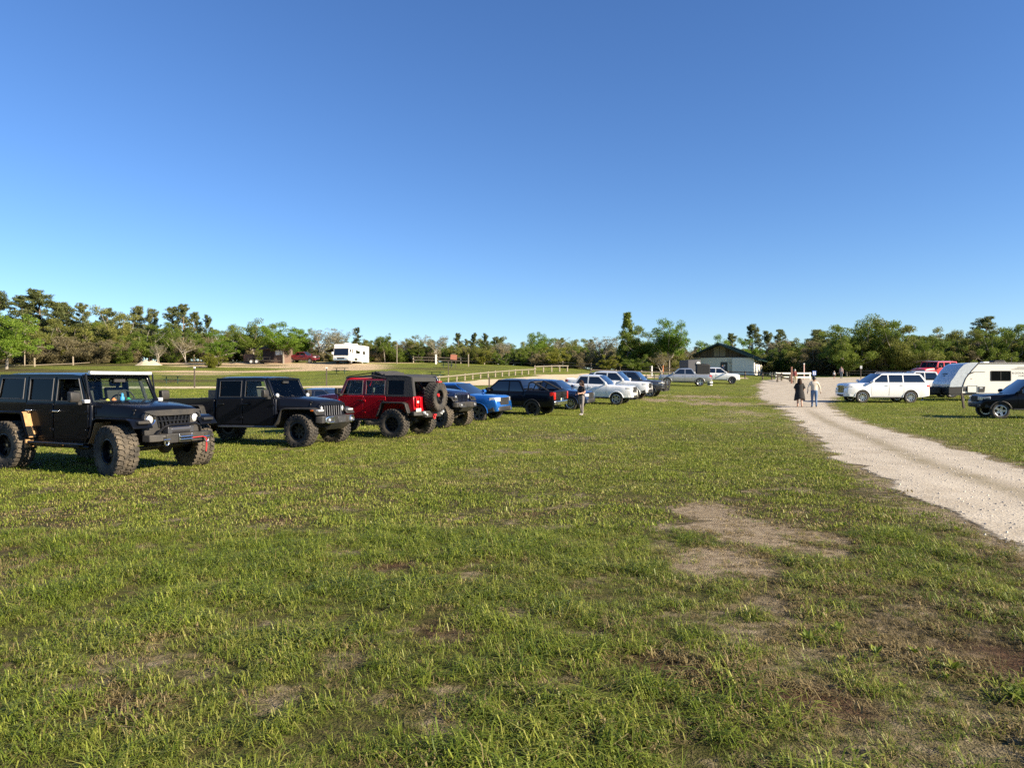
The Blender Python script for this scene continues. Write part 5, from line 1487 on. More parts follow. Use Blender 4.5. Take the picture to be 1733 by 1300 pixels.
# ------------------------------------------------------------------ post and rail fences
def fence(name, label, pts, spacing, h, rails, post_mat, rail_mat, pw=.12, rw=.05, rh=.14):
    root = thing(name, label, 'fence', (pts[0][0], pts[0][1], terr(pts[0][0], pts[0][1])), 0, 'post and rail fences')
    org = Vector(root.location); rg = random.Random(len(pts) * 7 + int(abs(pts[0][0]) * 3))
    P = []
    for (x0, y0), (x1, y1) in zip(pts[:-1], pts[1:]):
        L = math.hypot(x1 - x0, y1 - y0); n = max(1, round(L / spacing))
        P += [(x0 + (x1 - x0) * k / n, y0 + (y1 - y0) * k / n) for k in range(n)]
    P.append(pts[-1])
    hs = []
    for (x, y) in P:
        z = terr(x, y); hh = h * rg.uniform(.95, 1.06); hs.append(z)
        MB().box(Vector((x, y, z + hh / 2 - .15)) - org, (pw, pw, hh + .3), Euler((rg.uniform(-.03, .03), rg.uniform(-.03, .03), .3))).build('post', post_mat, root, bevel=.01)
    for k in range(len(P) - 1):
        (x0, y0), (x1, y1) = P[k], P[k + 1]
        d = Vector((x1 - x0, y1 - y0, hs[k + 1] - hs[k])); L = d.length; X = d.normalized(); Yv = Vector((0, 0, 1)).cross(X).normalized(); Z = X.cross(Yv)
        M = Matrix((X, Yv, Z)).transposed()
        for rz in rails:
            c = Vector(((x0 + x1) / 2, (y0 + y1) / 2, (hs[k] + hs[k + 1]) / 2 + rz)) - org - Yv * (pw / 2 + rw / 2 + .003)
            MB().box(c, (L + (.04 if k % 2 else -.01), rw, rh), M).build('rail', rail_mat, root)
    return root
def axy(px, d):
    p = at(px, d); return (p.x, p.y)
fence('low_rail_fence', 'low pale wooden rail fence climbing the grassy slope behind the black pickup', [axy(728, 72), axy(800, 81), axy(872, 92), axy(905, 96)], 1.9, .75, (.66,), WOOD, WOOD_PALE, .14, .16, .10)
fence('slope_rail_fence', 'short pale rail fence with a leaning end brace above the sandy track', [axy(905, 99), axy(960, 106)], 2.2, .95, (.85,), WOOD, WOOD_PALE, .16, .14, .12)
fence('boundary_fence', 'long dark two-rail boundary fence in front of the woods', [axy(700, 121), axy(860, 121), axy(1000, 117), axy(1100, 113), axy(1152, 112)], 4.2, 1.15, (.95, .5), WOOD, WOOD_DARK, .16, .06, .16)
fence('sand_side_fence', 'dark rail fence with pale posts beside the sandy track near the grey truck', [axy(1000, 96), axy(1085, 94), axy(1150, 93)], 3.2, 1.0, (.85,), WOOD_PALE, WOOD, .15, .06, .14)
fence('building_fence', 'dark two-rail fence in front of the cream building', [axy(1232, 101), axy(1290, 97), axy(1322, 92), axy(1336, 89)], 2.8, 1.0, (.88, .48), WOOD_DARK, WOOD_DARK, .15, .06, .14)
fence('roadside_fence', 'dark rail fence along the paved road behind the white sport utility', [axy(1436, 112), axy(1540, 110), axy(1700, 108)], 3.6, 1.05, (.9, .5), WOOD_DARK, WOOD_DARK, .15, .06, .14)
fence('field_edge_fence', 'row of old fence posts along the far left edge of the woods', [axy(-30, 102), axy(60, 104), axy(125, 108), axy(160, 112)], 6.0, 1.3, (.25,), WOOD, WOOD, .16, .03, .06)
# white barrier rails by the lot entrance
wf_ = thing('white_barrier', 'white two-rail barrier across the lot entrance', 'barrier', at(1342, 96))
def wbar(x0, x1, z, h, nm):
    MB().bb(x0, x1, -.05, .05, z, z + h).build(nm, pm('white_barrier_paint', (0.80, 0.77, 0.68), .6), wf_, bevel=.01)
wbar(-2.4, 2.4, .75, .22, 'rail'); wbar(-2.4, 2.4, .22, .22, 'rail')
for x in (-2.3, 2.3):
    MB().bb(x - .08, x + .08, .053, .2, -.2, 1.0).build('post', pm('white_barrier_paint', (0.8, 0.77, 0.68), .6), wf_, bevel=.01)
# fallen brace at the fence end
br = thing('fence_brace', 'dark sloping timber brace at the end of the building fence', 'brace', at(1330, 88))
MB().tube([(-1.1, 0, .95), (.9, -.2, .05)], .08, 6).build('timber', WOOD_DARK, br)
MB().bb(-1.2, -1.04, -.08, .08, -.2, 1.0).build('post', WOOD_DARK, br)

# ------------------------------------------------------------------ posts, signs
def post(name, label, px, d, h, w, mat, cap=None, group=None, lean=0.0, round_=False, cat='post'):
    t = thing(name, label, cat, at(px, d), 0, group)
    if round_: MB().cyl((0, 0, -.2), (lean * h, 0, h), w / 2, w / 2 * .9, 10).build('shaft', mat, t)
    else: MB().prism([(-w / 2, -.2), (w / 2, -.2), (w / 2 + lean * h, h), (-w / 2 + lean * h, h)], -w / 2, w / 2).build('shaft', mat, t, bevel=.008)
    if cap: MB().box((lean * h, 0, h + .06), (w * 1.3, w * 1.3, .12)).build('cap', cap, t)
    return t
post('site_post', 'thin dark post with pale top on the slope behind the lifted off-roader', 330, 62, 1.75, .10, WOOD_DARK, SIGN_WHITE, 'site posts')
post('site_post', 'thin dark post with pale top on the slope below the motorhome', 553, 66, 1.65, .10, WOOD_DARK, SIGN_WHITE, 'site posts')
post('site_post', 'dark post standing just right of the red sign board', 793, 108, 1.9, .14, WOOD, None, 'site posts')
post('site_post', 'thin dark post below the red sign board, above the red off-roader', 759, 82, 2.0, .10, WOOD_DARK, None, 'site posts')
post('utility_post', 'tall pale timber post among the trees above the red off-roader', 672, 115, 3.4, .18, WOOD_PALE, None, None, 0, True)
post('utility_pole', 'thin wooden pole in front of the bright oak at the far left', 43, 106, 4.2, .16, WOOD, None, None, 0, True, 'pole')
post('utility_post', 'short white marker post beside the picnic shelter trees', 738, 116, 1.5, .22, SIGN_WHITE, SIGN_WHITE)
post('track_post', 'dark stake beside the sandy track behind the black pickup', 828, 60, 1.1, .12, WOOD_DARK)
post('white_marker_post', 'white marker post at the fence near the silver grey pickup', 1103, 100, 1.6, .14, SIGN_WHITE)
post('orange_marker_post', 'rusty orange marker post at the fence beside the silver grey pickup', 1122, 100, 1.7, .14, pm('rust_orange', (0.42, 0.16, 0.06), .8))
post('leaning_post', 'short weathered post leaning in the grass in front of the travel trailer', 1631, 40, .88, .10, WOOD_DARK, None, None, -.18)
post('pink_post', 'tall faded pink post behind the white barrier', 1360, 97, 2.1, .12, pm('faded_pink', (0.62, 0.40, 0.34), .8), SIGN_WHITE)
post('brown_post', 'brown square post beside the person in the maroon shirt', 1339, 84, 2.0, .18, pm('red_brown', (0.20, 0.09, 0.06), .8))
sp_ = post('road_sign', 'small sign on a thin post behind the white sport utility', 1456, 98, 1.55, .08, WOOD_DARK, None, None, 0, False, 'sign')
MB().box((0, -.06, 1.65), (.30, .03, .42)).build('sign_plate', GALV, sp_, bevel=.01)
bs = thing('blue_sign', 'small blue and white square sign beside the white barrier', 'sign', at(1377, 92))
MB().cyl((0, 0, -.2), (0, 0, .9), .03).build('post', GALV, bs)
MB().box((0, -.05, 1.05), (.48, .02, .6)).build('plate', SIGN_BLUE, bs, bevel=.008)
MB().bb(-.17, -.04, -.068, -.063, .85, 1.02).bb(.04, .17, -.068, -.063, .85, 1.02).bb(-.17, -.04, -.068, -.063, 1.08, 1.25).bb(.04, .17, -.068, -.063, 1.08, 1.25).build('symbol', SIGN_WHITE, bs)
rs_ = thing('red_sign_board', 'faded red sign board on posts beside a picnic table on the slope', 'sign', at(768, 104))
for x in (-.3, .3): MB().bb(x - .05, x + .05, -.05, .05, -.2, 1.9).build('post', WOOD_DARK, rs_)
MB().box((0, -.09, 1.55), (.95, .06, .75), Euler((0, .1, 0))).build('board', SIGN_RED, rs_, bevel=.01)
MB().box((0, -.05, 2.05), (.55, .3, .06)).build('cap_board', WOOD, rs_)

# ------------------------------------------------------------------ picnic tables
def picnic(label, px, d, rz, mat=STEEL_GREEN):
    t = thing('picnic_table', label, 'picnic table', at(px, d), rz, 'picnic tables on the slope')
    for k in range(4): MB().bb(-.9, .9, -.36 + k * .185, -.36 + k * .185 + .17, .72, .77).build('top_board', mat, t, bevel=.006)
    for s in (-1, 1):
        MB().bb(-.9, .9, s * .62, s * .90, .42, .47).build('bench', mat, t, bevel=.006)
    for x in (-.55, .55):
        MB().tube([(x, -.80, .41), (x, 0, .38), (x, .80, .41)], .04, 8).tube([(x, 0, -.1), (x, 0, .72)], .05, 8).build('pedestal', mat, t)
picnic('dark picnic table standing on the grass left of the black crew-cab pickup', 292, 72, R(8))
picnic('dark green picnic table on the grass above the red off-roader', 577, 90, R(-12))
picnic('dark picnic table on the slope beside the red sign board', 757, 103, R(5))
picnic('dark picnic table half seen above the canvas top of the red off-roader', 738, 82, R(-25))
picnic('dark picnic table at the fence behind the grey truck', 1100, 90, R(10))

# ------------------------------------------------------------------ timber on the ground, sand mound, brush, boxes
lg = thing('timber_beam', 'pale squared timber lying on the grass behind the lifted off-roader', 'timber', at(307, 40), R(4))
MB().box((0, 0, .16), (2.0, .22, .24)).build('beam', WOOD_PALE, lg, bevel=.02)
lg = thing('timber_beam', 'pale timber beam lying low behind the grey sedan', 'timber', at(560, 46), R(3))
MB().box((0, 0, .12), (5.0, .2, .22)).build('beam', WOOD_PALE, lg, bevel=.02)
sm = MB(); n = 22; vs = []
for i in range(n):
    for j in range(n):
        x, y = (i / (n - 1) * 2 - 1) * 3.6, (j / (n - 1) * 2 - 1) * 2.4
        r_ = math.hypot(x / 3.4, y / 2.3); hgt = max(0, 1 - r_) ** .8 * 1.25 * (0.35 + 1.4 * float(fbm(np.array([x * 1.1 + 5]), np.array([y * 1.1]), 71)[0]))
        vs.append((x, y, hgt - .15))
sm.add(vs, [(i * n + j, i * n + j + 1, (i + 1) * n + j + 1, (i + 1) * n + j) for i in range(n - 1) for j in range(n - 1)])
mo = sm.build('sand_mound', pm('mound_sand', (0.50, 0.42, 0.29), .95, nscale=3, bump=.5, bscale=8), None, smooth=60)
mo.scale = (.62, .62, .7); mo.location = at(254, 108); tag(mo, 'heap of pale sand in front of the woods behind the lifted off-roader', 'sand heap')

cb = thing('cardboard_box', 'brown cardboard box standing in the bed of the black crew-cab pickup', 'box', (0, 0, 0))
g = bpy.data.objects['crew_cab_off_road_truck']
cb.matrix_world = Matrix.LocRotScale(g.location, g.rotation_euler, None) @ Matrix.Translation((1.745 - 3.12, .05, .883)) @ Matrix.Rotation(R(12), 4, 'Z')
MB().prism([(-.28, 0), (.28, 0), (.28, .62), (-.28, .62)], -.34, .34).build('carton', CARDBOARD, cb, bevel=.008)
MB().box((0, .30, .66), (.54, .30, .012), Euler((.5, 0, 0))).build('flap', CARDBOARD, cb)
cb = thing('cardboard_box', 'open cardboard box on the rear deck of the red off-roader under the folded canvas', 'box', (0, 0, 0))
g = bpy.data.objects['red_off_roader']
cb.matrix_world = Matrix.LocRotScale(g.location, g.rotation_euler, None) @ Matrix.Translation((1.475 - 2.0, .05, 1.65)) @ Matrix.Rotation(R(8), 4, 'Z')
MB().bb(-.17, .17, -.3, .3, 0, .32).build('carton', CARDBOARD, cb, bevel=.008)
bk = thing('bucket', 'white and black bucket standing on the grass behind the silver grey pickup', 'bucket', at(1201, 78.5))
MB().lathe([(.001, 0), (.26, 0), (.30, .45), (.28, .45), (.24, .03)], (0, 0, 0), 'z', 20).build('pail', WHITE_PLASTIC, bk)
MB().lathe([(.272, .10), (.288, .12), (.30, .22), (.285, .24)], (0, 0, 0), 'z', 20).build('band', SKIRT, bk)
ch = thing('camp_chair', 'folding camp chair standing behind the bucket beside the silver grey pickup', 'chair', at(1199, 81), R(30))
for a, b in (((-.3, -.25, 0), (.3, .25, .9)), ((.3, -.25, 0), (-.3, .25, .9)), ((-.3, .25, 0), (.3, -.25, .5)), ((.3, .25, 0), (-.3, -.25, .5))):
    MB().cyl(a, b, .015, n=6).build('leg', GALV, ch)
MB().prism([(-.28, .42), (.28, .44), (.28, .46), (-.28, .45)], -.28, .28).build('seat', pm('grey_canvas', (.30, .31, .32), .9), ch)
MB().prism([(.22, .45), (.34, 1.0), (.37, 1.0), (.25, .45)], -.28, .28).build('backrest', pm('grey_canvas', (.30, .31, .32), .9), ch)

# ------------------------------------------------------------------ cream block building with green gable roof
def building():
    o = at(1217, 121)
    b = thing('restroom_building', 'cream block building with dark green gable roof beside the gravel lot', 'building', o)
    gx, gy = -.457, -.889                       # gable faces this way
    b.rotation_euler = (0, 0, math.atan2(gy, gx) + math.pi / 2)     # local -y looks along the gable normal
    hw, ln, eave, ridge = 5.6, 12.5, 2.9, 5.35
    # gable wall with a door opening
    dz0 = (-.55, .55)
    front = [(-hw, -.4), (hw, -.4), (hw, eave), (-hw, eave)]
    door = [(.15, -.02), (1.35, -.02), (1.35, 2.15), (.15, 2.15)]
    MB().plate(front, [door], lambda x, z, t: (x, t, z), .2).build('wall', WALL_CREAM, b)
    MB().bb(.20, 1.30, .06, .10, 0, 2.12).build('door', pm('dark_grey_door', (0.05, 0.055, 0.06), .5), b, bevel=.01)
    MB().bb(.70, .95, .04, .055, 1.45, 1.70).build('door_sign', SIGN_WHITE, b)
    MB().lathe([(.001, -.1), (.08, -.08), (.1, 0)], (1.75, -.001, 2.05), 'y', 12).build('wall_lamp', GUNMETAL, b)
    for x, nm in ((-hw, 'wall'), (hw - .2, 'wall')):
        win = []
        if x > 0:
            for k in range(4): win.append([(1.6 + k * 2.7, 1.75), (2.9 + k * 2.7, 1.75), (2.9 + k * 2.7, 2.45), (1.6 + k * 2.7, 2.45)])
        MB().plate([(.2, -.4), (ln, -.4), (ln, eave), (.2, eave)], win, lambda y, z, t: (x + t, y, z), .2).build(nm, WALL_CREAM, b)
        for w in win:
            MB().plate(w, [], lambda y, z, t: (x + .12 + t, y, z), .02).build('louvre', pm('louvre_dark', (.10, .09, .07), .7), b)
    MB().bb(-hw, hw, ln - .2, ln, -.4, eave).build('wall', WALL_CREAM, b)
    # privacy wall standing proud of the gable wall
    MB().bb(2.3, hw + .25, -1.1, -.9, -.4, 2.75).build('privacy_wall', WALL_CREAM, b, bevel=.02)
    MB().bb(hw + .05, hw + .25, -.89, -.01, -.4, 2.75).build('privacy_return', WALL_CREAM, b, bevel=.02)
    # gable boards
    def rz(x): return ridge - .35 - (ridge - .35 - eave) * abs(x) / hw
    xs = np.linspace(-hw + .4, hw - .4, 11)
    for i in range(10):
        a, c = xs[i], xs[i + 1]
        pan = i in (4, 5)
        mat = BOARD_TAN if pan else BOARD_BROWN
        top_ = [(c - .04, rz(c - .04))] + ([(0, rz(0))] if a < 0 < c else []) + [(a + .04, rz(a + .04))]
        MB().plate([(a + .04, eave + .03), (c - .04, eave + .03)] + top_, [], lambda x, z, t: (x, .12 + t, z), .06).build('gable_board', mat, b)
    for x in (-1.35, 1.35, -3.2, 3.2):
        MB().bb(x - .14, x + .14, -.05, .1, eave + .02, rz(x)).build('gable_post', WOOD_DARK, b)
    MB().plate([(-hw, eave + .0), (hw, eave + .0), (0, rz(0))], [], lambda x, z, t: (x, .22 + t, z), .03).build('gable_back', DARK, b)
    MB().bb(-hw, hw, -.02, .18, eave + .003, eave + .16).build('tie_beam', WOOD_DARK, b)
    # roof
    ov, fo_ = 1.0, 1.5
    ez = eave - (ridge - eave) * ov / hw
    for s in (-1, 1):
        rf = MB().plate([(0, ridge), (s * (hw + ov), ez), (s * (hw + ov), ez - .16), (0, ridge - .18)], [], lambda x, z, t: (x, -fo_ + t, z), ln + 2 * fo_).build('roof_slope', ROOF_GREEN, b)
        for k in range(16):
            y = -fo_ + .1 + k * (ln + 2 * fo_ - .2) / 15
            MB().plate([(s * .05, ridge + .045), (s * (hw + ov), ez + .05), (s * (hw + ov), ez + .003), (s * .05, ridge - .005)], [], lambda x, z, t: (x, y + t, z), .05).build('seam', ROOF_GREEN, rf)
        MB().plate([(0, ridge - .0), (s * (hw + ov) , ez - .0), (s * (hw + ov), ez - .26), (0, ridge - .28)], [], lambda x, z, t: (x, -fo_ - .06 + t, z), .055).build('fascia', ROOF_GREEN, rf)
        for q in range(5):
            x = s * (hw + .5) ; 
    MB().plate([(-.2, ridge - .03), (0, ridge + .08), (.2, ridge - .03)], [], lambda x, z, t: (x, -fo_ - .02 + t, z), ln + 2 * fo_ + .04).build('ridge_cap', ROOF_GREEN, b)
building()
# dark gear trailer by the building wall
gt = thing('cargo_trailer', 'dark grey enclosed cargo trailer at the near corner of the cream building', 'trailer', at(1167, 100), R(10))
MB().bb(-.95, .95, -1.5, 1.5, .45, 2.45).build('box', pm('dark_grey_trailer', (.05, .05, .06), .5), gt, bevel=.06)
for s in (-1, 1): wheel(gt, (s * .98, 0, .33), 1, .33, .2, .2, 'six', ALLOY).rotation_euler = (0, 0, s * math.pi / 2)
MB().lathe([(.001, 0), (.32, 0), (.34, .06), (.25, .1)], (.55, -1.62, 1.9), 'y', 18).build('spare_cover', GALV, gt)

# ------------------------------------------------------------------ white travel trailer
def travel_trailer():
    p = at(1588, 49.5)
    t = thing('travel_trailer', 'white travel trailer with blue-grey front cap and black frame beside the white sport utility', 'trailer', p)
    t.rotation_euler = (0, 0, R(-4)); t.scale = (.97, 1, .87)
    W, Ln, z0, zt = 2.35, 7.2, .58, 3.02
    # side outline: x runs to the right from the front cap
    xf0 = .0
    front = [(.0, z0 + .55), (.08, z0 + .95), (.35, 1.95), (.62, 2.45), (.95, 2.85), (1.25, zt - .03)]
    seam = [(1.0, z0 + .55), (1.05, 1.35), (1.20, 1.80), (1.62, 2.42), (1.98, 2.86), (2.10, zt - .01)]
    # white shell
    shell = [(.95, z0)] + [(x - .03, z) for x, z in seam] + [(Ln, zt), (Ln, z0)]
    win = [(2.95, 1.62), (4.15, 1.62), (4.20, 1.67), (4.20, 2.28), (4.15, 2.33), (2.95, 2.33), (2.90, 2.28), (2.90, 1.67)]
    for s in (1, -1):
        MB().plate(shell, [win] if s == 1 else [], lambda x, z, q: (x, s * q if False else (-W / 2 + q if s == 1 else W / 2 - q), z), .05).build('side_wall', TRAILER_WHITE, t)
    MB().plate(win, [], lambda x, z, q: (x, -W / 2 + .015 + q, z), .012).build('window', GLASS_DARK, t)
    wf2 = MB().plate([(x + (.05 if x > 3.5 else -.05), z + (.05 if z > 2 else -.05)) for x, z in win], [win], lambda x, z, q: (x, -W / 2 - .012 + q, z), .03).build('window_frame', SKIRT, t)
    MB().bb(3.54, 3.58, -W / 2 + .0, -W / 2 + .012, 1.64, 2.31).build('mullion', SKIRT, wf2)
    # rounded front cap
    cap = MB(); ny = 9; prof = [(.02, z0 + .52)] + front + [(1.6, zt + .012), (2.14, zt + .015)]
    vs = []
    for (x, z) in prof:
        for j in range(ny):
            v = 2 * j / (ny - 1) - 1
            vs.append((x + .10 * v ** 4, v * (W / 2 + .006), z))
    cap.add(vs, [(i * ny + j, i * ny + j + 1, (i + 1) * ny + j + 1, (i + 1) * ny + j) for i in range(len(prof) - 1) for j in range(ny - 1)])
    cap.build('front_cap', GREYCAP, t, smooth=60)
    for s in (-1, 1):
        poly = [(x + .10, z) for x, z in [(.0, z0 + .52)] + front] + [(2.10, zt)] + [(x, z) for x, z in seam[::-1]]
        MB().plate(poly, [], lambda x, z, q: (x, s * (W / 2 + .006 - q), z), .04).build('cap_side', GREYCAP, t)
        line = [(x - .01, z) for x, z in seam]
        MB().tube([(x, s * (W / 2 + .01), z) for x, z in line], .03, 6).build('cap_trim', SKIRT, t)
    MB().bb(1.5, Ln, -W / 2, W / 2, zt - .05, zt).build('roof', TRAILER_WHITE, t)
    MB().bb(2.0, Ln, -W / 2 - .02, -W / 2 - .001, zt - .10, zt - .04).build('drip_rail', SKIRT, t)
    MB().prism([(.6, z0 - .05), (.6, 1.6), (1.15, 2.3), (1.6, zt - .2), (Ln - .05, zt - .2), (Ln - .05, z0 - .05)], -W / 2 + .12, W / 2 - .12).build('inner_box', DARK, t)
    MB().bb(Ln, Ln + .05, -W / 2, W / 2, z0, zt).build('rear_wall', TRAILER_WHITE, t, bevel=.02)
    MB().bb(0.05, 1.0, -W / 2 + .02, W / 2 - .02, z0 - .02, z0 + .56).build('lower_front', SKIRT, t, bevel=.02)
    MB().bb(.1, Ln, -W / 2 + .03, W / 2 - .03, z0 - .12, z0 - .01).build('frame', SKIRT, t)
    MB().bb(-.0 + .95, Ln, -W / 2 - .008, -W / 2 - .001, z0 - .0, z0 + .05).build('lower_trim', SKIRT, t)
    # painted swooshes
    for nm, pts in (('swoosh', [(1.25, 2.12), (1.68, 2.30), (1.72, 2.30), (2.55, 2.30), (2.45, 2.26), (1.80, 2.26), (1.30, 2.02)]), ('stripe', [(4.25, 2.50), (6.9, 2.50), (6.9, 2.47), (4.32, 2.47)]), ('stripe', [(4.45, 2.58), (6.9, 2.58), (6.9, 2.55), (4.52, 2.55)]), ('stripe', [(4.65, 2.66), (6.9, 2.66), (6.9, 2.63), (4.7, 2.63)])):
        MB().plate(pts, [], lambda x, z, q: (x, -W / 2 - .006 + q, z), .005).build(nm, SKIRT, t)
    # compartment door, vent, lights
    MB().plate([(1.02, z0 + .18), (1.98, z0 + .18), (1.98, z0 + .55), (1.02, z0 + .55)], [[(1.30, z0 + .24), (1.93, z0 + .24), (1.93, z0 + .50), (1.30, z0 + .50)]], lambda x, z, q: (x, -W / 2 - .012 + q, z), .012).build('hatch_frame', SKIRT, t)
    for k in range(3): MB().bb(1.0, 1.9, -W / 2 - .018, -W / 2 - .013, z0 + .46 + k * .06, z0 + .475 + k * .06).build('hatch_line', GALV, t)
    hp = MB().plate([(1.30, z0 + .10), (1.95, z0 + .10), (1.95, z0 + .62), (1.30, z0 + .62)], [], lambda x, z, q: (x, -W / 2 - .03 + q, z), .03).build('hatch', TRAILER_WHITE, t, bevel=.01)
    MB().tube([(1.30, -W / 2 - .035, z0 + .10), (1.95, -W / 2 - .035, z0 + .10), (1.95, -W / 2 - .035, z0 + .62), (1.30, -W / 2 - .035, z0 + .62), (1.30, -W / 2 - .035, z0 + .10)], .018, 6).build('hatch_seal', SKIRT, hp)
    MB().plate([(2.05, z0 + .12), (2.45, z0 + .12), (2.50, z0 + .56), (2.05, z0 + .56)], [], lambda x, z, q: (x, -W / 2 - .02 + q, z), .02).build('vent', SKIRT, t)
    MB().bb(2.12, 2.32, -W / 2 - .026, -W / 2 - .021, z0 + .40, z0 + .52).build('vent_label', GALV, t)
    MB().bb(1.55, 1.62, -W / 2 - .02, -W / 2, 1.75, 1.78).build('marker_light', AMBER, t)
    # roof gear
    MB().prism([(3.5, zt), (3.65, zt + .22), (4.3, zt + .22), (4.5, zt)], -.35, .35).build('air_conditioner', SKIRT, t, bevel=.05)
    MB().bb(2.9, 3.3, -.3, .1, zt, zt + .10).build('roof_vent', WHITE_PLASTIC, t, bevel=.02)
    MB().cyl((4.75, -.4, zt), (4.75, -.4, zt + .5), .015).build('aerial', SKIRT, t)
    # A-frame tongue with jack, tank cover and coupler
    for s in (-1, 1):
        MB().box((-.55, s * .42, .52), (1.45, .08, .12), Euler((0, 0, s * -.52))).build('tongue_beam', SKIRT, t)
    MB().cyl((-1.15, 0, .10), (-1.15, 0, 1.02), .045, n=10).lathe([(.001, 1.24), (.09, 1.22), (.12, 1.12), (.10, 1.0), (.001, .98)], (-1.15, 0, 0), 'z', 14).build('tongue_jack', SKIRT, t)
    MB().prism([(-.80, .58), (-.80, .98), (-.68, 1.12), (-.15, 1.12), (-.05, 1.0), (-.05, .58)], -.42, .42).build('tank_cover', SKIRT, t, bevel=.06)
    MB().bb(-1.45, -1.1, -.08, .08, .46, .56).build('coupler', SKIRT, t)
    MB().lathe([(.001, 0), (.10, 0), (.06, .08)], (-1.15, 0, .0), 'z', 10).build('jack_foot', GALV, t)
    for x in (4.2, 5.05):
        for s in (-1, 1): wheel(t, (x, s * (W / 2 - .16), .35), s, .35, .22, .21, 'six', ALLOY)
    for x in (1.2, 6.6): MB().cyl((x, -W / 2 + .25, -.05), (x, -W / 2 + .25, z0), .03).build('stabiliser', GALV, t)
    # lettering
    def side_M(x, z): return Matrix.Translation((x, -W / 2 - .004, z)) @ Matrix.Rotation(R(90), 4, 'X')
    text_mesh('KODIAK', .21, 'lettering', SKIRT, t, side_M(4.32, 2.13), .002, 1.25)
    text_mesh('CUB', .16, 'lettering', SKIRT, t, side_M(4.75, 1.93), .002, 1.2)
    # on the cap: tangent frame of the sloping front
    a = Vector((.35, 0, 1.95)); c = Vector((.62, 0, 2.45)); up = (c - a).normalized(); nrm = Vector((-up.z, 0, up.x))
    right = Vector((0, -1, 0)); nn = right.cross(up)
    M = Matrix((right, up, nn)).transposed().to_4x4()
    if nn.x > 0: M = Matrix((-right, up, -nn)).transposed().to_4x4()
    text_mesh('KODIAK', .17, 'cap_lettering', SKIRT, t, Matrix.Translation(Vector((.44, .40, 2.10)) - up * .0 + Vector((-.02, 0, .01))) @ M, .004, 1.1)
    text_mesh('CUB', .13, 'cap_lettering', SKIRT, t, Matrix.Translation(Vector((.36, .16, 1.95)) + Vector((-.02, 0, .01))) @ M, .004, 1.1)
travel_trailer()

